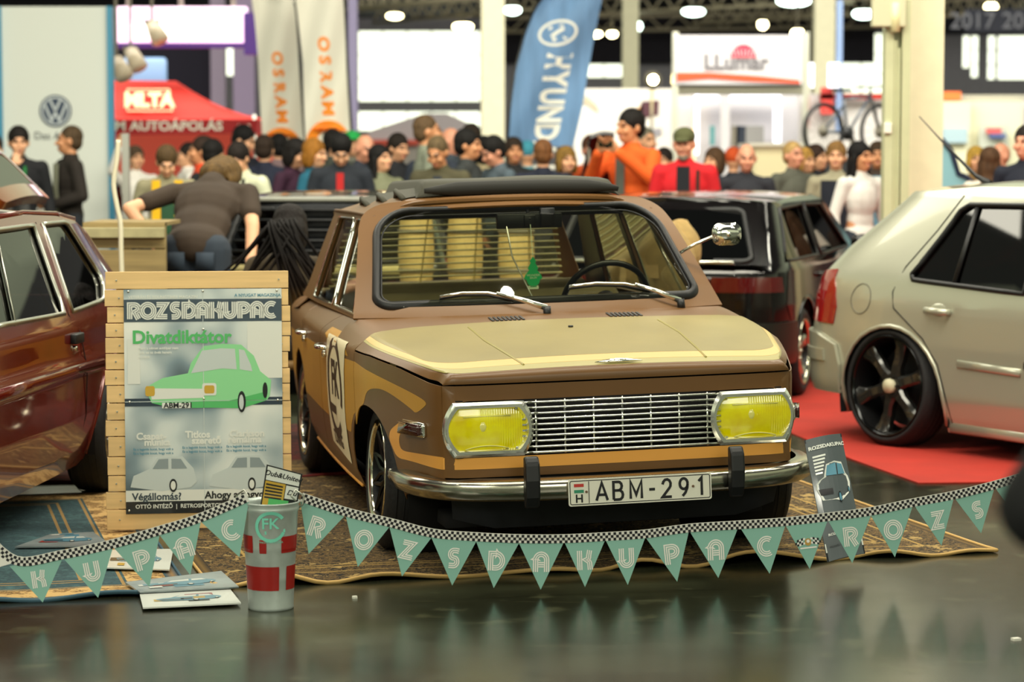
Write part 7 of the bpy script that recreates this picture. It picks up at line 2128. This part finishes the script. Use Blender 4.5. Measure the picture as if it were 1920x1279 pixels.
text(b, '2017 2017', lambda a,c: invt @ (at(1872,40,44.9)+Vector((a,0,c))), .42, bold=.004); obj('sign_numbers', b, [mat('sign_num','#8c8c98',.6)], t, smooth=False)
for u in (1820,1960):
    b = BM(); p = at(u,16,45); cyl(b, invt @ p, invt @ (p+Vector((0,0,2))), .02, n=6); obj('hanging_wire', b, [M_steel], t)
wallred = thing('red_stand', 'red and white exhibition stand behind the bicycles', 'stand', (at(1600,290,33).x, 33, 0))
wq('panel', wallred, 1500, 176, 1662, 430, 33, mat('stand_white','#d4ceca',.6), .2); wq('red_strip', wallred, 1538, 176, 1662, 186, 32.8, M_red, .1); wq('red_panel', wallred, 1540, 164, 1562, 214, 32.8, mat('stand_red','#d83c34',.6), .1); wq('red_strip', wallred, 1506, 180, 1517, 240, 32.8, mat('stand_dark_red','#b0282c',.6), .1); wq('white_sign', wallred, 1506, 118, 1526, 164, 32.6, M_blue_glow, .1); wq('white_sign', wallred, 1554, 118, 1574, 164, 32.6, M_blue_glow, .1)
wq('blue_pole', wallred, 1570, 0, 1578, 250, 32.7, mat('blue_pole','#7a90b8',.5), .1)
# bicycles hung up high
def bike(label, uc, vc, D, s, rz):
    p = at(uc, vc, D); t = thing('bicycle', label, 'bicycle', p, rz, 'bicycles on display'); Rw = .34*s
    for dx in (-.52*s, .52*s):
        b = BM(); tube(b, [(dx+Rw*math.cos(2*PI*i/32), 0, Rw*math.sin(2*PI*i/32)) for i in range(32)], .028*s, 8, closed=True); w_ = obj('bicycle_wheel', b, [M_rubber], t)
        b = BM()
        for i in range(14): cyl(b, (dx,0,0), (dx+Rw*math.cos(2*PI*i/14),0,Rw*math.sin(2*PI*i/14)), .003, n=4)
        cyl(b, (dx,-.04,0),(dx,.04,0),.03,n=10); cyl(b, (dx,-.006,0),(dx,.006,0),.09*s,n=16); obj('spokes', b, [M_steel], w_)
    b = BM(); A, B_, C_, E_ = Vector((-.52*s,0,0)), Vector((-.08*s,0,-.03*s)), Vector((-.16*s,0,.42*s)), Vector((.34*s,0,.46*s))
    for q0, q1 in ((A,B_),(B_,C_),(A,C_*.8+A*.2*0+Vector((0,0,.02))),(C_,E_),(B_,E_)): cyl(b, q0, q1, .02*s, n=8)
    obj('frame', b, [mat('bike_frame_dark','#3c4654',.3,coat=1)], t)
    b = BM(); cyl(b, E_, Vector((.52*s,0,0)), .022*s, n=8); cyl(b, E_, E_+Vector((0,0,.10*s)), .018*s, n=8); obj('fork', b, [M_blackplastic], t)
    b = BM(); cyl(b, E_+Vector((0,-.30*s,.12*s)), E_+Vector((0,.30*s,.12*s)), .014*s, n=8); obj('handlebar', b, [M_blackplastic], t)
    b = BM(); cyl(b, C_, C_+Vector((-.02,0,.10*s)), .013*s, n=8); box(b, C_+Vector((-.03*s,0,.11*s)), (.26*s,.12*s,.04*s)); obj('saddle', b, [M_blackplastic], t, bevel=.02)
    b = BM(); cyl(b, B_+Vector((0,-.03,0)), B_+Vector((0,.03,0)), .09*s, n=18); cyl(b, B_+Vector((0,-.05,0)), B_+Vector((.10*s,-.05,-.12*s)), .012, n=6); cyl(b, B_+Vector((0,.05,0)), B_+Vector((-.10*s,.05,.12*s)), .012, n=6); obj('crankset', b, [M_blackplastic], t)
    return t
bk1 = bike('mountain bicycle displayed above the crowd beside the steel post', 1597, 246, 29, .92, math.radians(38))
b = BM(); z_ = at(0,290,29).z-.05; box(b, (at(1592,0,29).x,29.05,z_/2), (1.5,.5,z_)); tag(obj('display_plinth', b, [mat('plinth_dark','#24262a',.6)], smooth=False), 'dark plinth carrying the displayed bicycle', 'plinth')
b = BM(); p_ = bk1.location; cyl(b, (p_.x,29.0,z_), (p_.x,29.0,p_.z-.02), .02, n=8); box(b,(p_.x,29,z_+.01),(.5,.4,.02)); tag(obj('bicycle_stand', b, [M_steel], smooth=False), 'thin steel stand holding the displayed bicycle', 'stand')
# light blue board with dark edge
t = thing('blue_board', 'light blue curved board with a dark navy rim behind the silver hatchback', 'board', (at(1790,290,20).x, 20, 0))
invt = Matrix.Translation(-t.location); b = BM()
oq = [(1700,222),(1740,238),(1766,262),(1784,284),(1792,310),(1797,326),(1812,332),(1826,344),(1838,360),(1838,629),(1700,629)]
prism(b, [((at(u,v,20)-t.location).x, at(u,v,20).z) for u,v in [(q[0],q[1]) for q in oq]], lambda a,c,d: (a,d,c), .12); obj('board_panel', b, [mat('board_blue','#7fb0bc',.5)], t, smooth=False)
b = BM(); tube(b, [invt @ at(u,v,20) + Vector((0,-.01,0)) for u,v in oq[:-2]], .022, 8); obj('board_rim', b, [mat('rim_navy','#12203c',.5)], t)
wq('letter_panel', t, 1635, 330, 1700, 420, 19.9, mat('board_blue2','#6aa0ba',.5), .1)
b = BM(); text(b, 'T', lambda a,c: invt @ (at(1637,372,19.85)+Vector((a,0,c))), .30, bold=.01); obj('board_letter', b, [M_white], t, smooth=False)
# raised black bonnet in the crowd
b = BM(); A_ = at(1082,254,19.4); B_ = at(1152,248,19.4)
panel(b, [(0,0),(1,0),(1,1),(0,1)], lambda a,c: tuple(A_.lerp(B_,a)+Vector((.10*(1-c)*(1-a)*1.0-.0, c*.9-.0, -.62*c+.02*math.sin(a*PI)))), (.2,.2))
t = thing('raised_bonnet', 'raised black car bonnet between the blond woman and the orange jacket', 'bonnet', (A_.x+.1, 19.4, 0)); o = obj('bonnet_panel', b, [M_blackpaint], None, solid=.03); o.parent = t; o.matrix_parent_inverse = Matrix.Translation(-t.location)
b = BM(); cyl(b, (A_.x+.12,19.9,.0), (A_.x+.10,19.5,A_.z-.05), .012, n=6); o = obj('bonnet_stay', b, [M_steel], None); o.parent = t; o.matrix_parent_inverse = Matrix.Translation(-t.location)
# pallet wood fence and pole behind the board, left
M_pallet = mat('pallet_wood', '#8f7c50', .7, noise=.22, nscale=4, stretch=(.5,1,8))
DP = 13.2
t = thing('wooden_crate', 'rough planked wooden crate wall behind the maroon car', 'crate', (at(230,290,DP).x, DP, 0))
zt_ = at(0,417,DP).z; xl, xr = at(150,0,DP).x-t.location.x, at(305,0,DP).x-t.location.x
n_ = 8
for i in range(n_):
    b = BM(); z0_, z1_ = zt_*i/n_, zt_*(i+1)/n_-.008
    box(b, ((xl+xr)/2, 0, (z0_+z1_)/2), (xr-xl, .022, z1_-z0_)); obj('plank', b, [M_pallet], t, smooth=False, bevel=.003)
b = BM(); box(b, ((xl+xr)/2,-.035,at(0,436,DP).z), (xr-xl,.05,.055)); obj('top_rail', b, [mat('grey_rail','#a8a078',.7,noise=.2)], t, smooth=False, bevel=.004)
for xx_ in (xl+.03, xr-.03, (xl+xr)/2):
    b = BM(); box(b, (xx_,.03,zt_/2), (.06,.04,zt_)); obj('upright', b, [M_pallet], t, smooth=False)
b = BM(); box(b, ((xl+xr)/2,.30,zt_-.01), (xr-xl,.62,.02)); obj('crate_lid', b, [M_pallet], t, smooth=False)
t = thing('leaning_pole', 'thin bent white pole standing before the wooden crate', 'pole', (at(222,290,12.9).x, 12.9, 0))
b = BM(); tube(b, [Vector((at(u,v,12.9).x-t.location.x, 0, at(u,v,12.9).z)) for u,v in spline([(222,262),(219,300),(213,345),(220,390),(226,420),(227,470),(229,540)], 4)]+[Vector((at(229,540,12.9).x-t.location.x,0,0))], .013, 8); obj('pole_shaft', b, [mat('white_pole','#d8d2b8',.5)], t)
t = thing('aluminium_post', 'grey aluminium post behind the wooden crate', 'post', (at(236,290,19).x, 19, 0))
b = BM(); box(b, (0,0,at(0,250,19).z/2), (.055,.055,at(0,250,19).z)); obj('post_shaft', b, [mat('alu_grey','#a4a49c',.4,.5)], t, smooth=False)
# pallet furniture, barrels and sacks behind the saloon (seen through its glass)
M_barrel = mat('barrel_oak', '#d8bc7c', .6, noise=.2, nscale=5, stretch=(3,3,.4))
for i, (u, lb) in enumerate(((779,'pale oak barrel seen through the saloon rear window, left one'),(871,'pale oak barrel seen through the saloon rear window, middle one'),(968,'pale oak barrel seen through the saloon rear window, behind the mirror'))):
    p = Vector((at(u,0,13.6).x, 13.6, 0)); t = thing('barrel', lb, 'barrel', p, 0, 'oak barrels')
    b = BM(); lathe(b, [(q*.66,h) for q,h in [(.001,.62),(.10,.62),(.112,.65),(.125,.70),(.150,.88),(.155,.95),(.150,1.02),(.125,1.26),(.115,1.30),(.10,1.29),(.001,1.29)]], 28); obj('staves', b, [M_barrel], t)
    for h_, r_ in ((.72,.086),(.84,.098),(1.06,.098),(1.20,.088)):
        b = BM(); lathe(b, [(r_,h_),(r_+.005,h_),(r_+.005,h_+.022),(r_,h_+.022)], 28); obj('hoop', b, [M_steel], t)
t = thing('pallet_table', 'pale pallet wood table under the oak barrels', 'table', (at(915,0,13.6).x, 13.6, 0))
for k in range(6): b = BM(); box(b, (0,-.30+k*.12,.60), (1.15,.105,.03)); obj('table_board', b, [M_pallet], t, smooth=False, bevel=.003)
for sx_ in (-.5,.5):
    for sy_ in (-.25,.25): b = BM(); box(b, (sx_,sy_,.29), (.08,.08,.58)); obj('leg', b, [M_pallet], t, smooth=False)
M_sack = mat('burlap_sack', '#a88c58', .95, noise=.25, nscale=9, bump=.5, bscale=60)
for i, (u, v, D, r_, lb) in enumerate(((1248,500,13.0,.17,'burlap sack seen through the saloon side windows'),(1276,470,13.3,.12,'smaller burlap sack beside the saloon roof pillar'),(1175,545,12.9,.16,'burlap sack seen through the saloon rear side window'))):
    p = at(u, v, D); b = BM(); ell(b, (0,0,p.z), (r_,r_,r_*1.3), n=14); ell(b, (0,0,p.z+r_*1.2), (r_*.45,r_*.45,r_*.3)); lathe(b, [(r_*.9,0),(r_*.95,p.z*.5),(r_*.8,p.z)], 16)
    lathe(b, [(.001,.0),(r_*.9,.0)], 16)
    me = remesh(b, .02, 4); o = obj('burlap_sack', me, None, None, loc=(p.x,D,0)); setm(o, [M_sack]); tag(o, lb, 'sack', 'burlap sacks')
t = thing('folding_chair', 'pale slatted wooden chair behind the saloon, seen through its side window', 'chair', (at(1262,0,12.7).x, 12.7, 0), .5)
for k in range(4): b = BM(); box(b, (0,-.15+k*.10,.45), (.42,.08,.02)); obj('seat_slat', b, [M_pine], t, smooth=False)
for sx_ in (-.2,.2):
    b = BM(); cyl(b, (sx_,.22,0), (sx_,.16,.95), .02, n=6); obj('leg', b, [M_pine], t); b = BM(); cyl(b, (sx_,-.2,0), (sx_,-.15,.45), .02, n=6); obj('leg', b, [M_pine], t)
for k in range(3): b = BM(); box(b, (0,.165,.62+k*.13), (.42,.02,.07)); obj('back_slat', b, [M_pine], t, smooth=False)
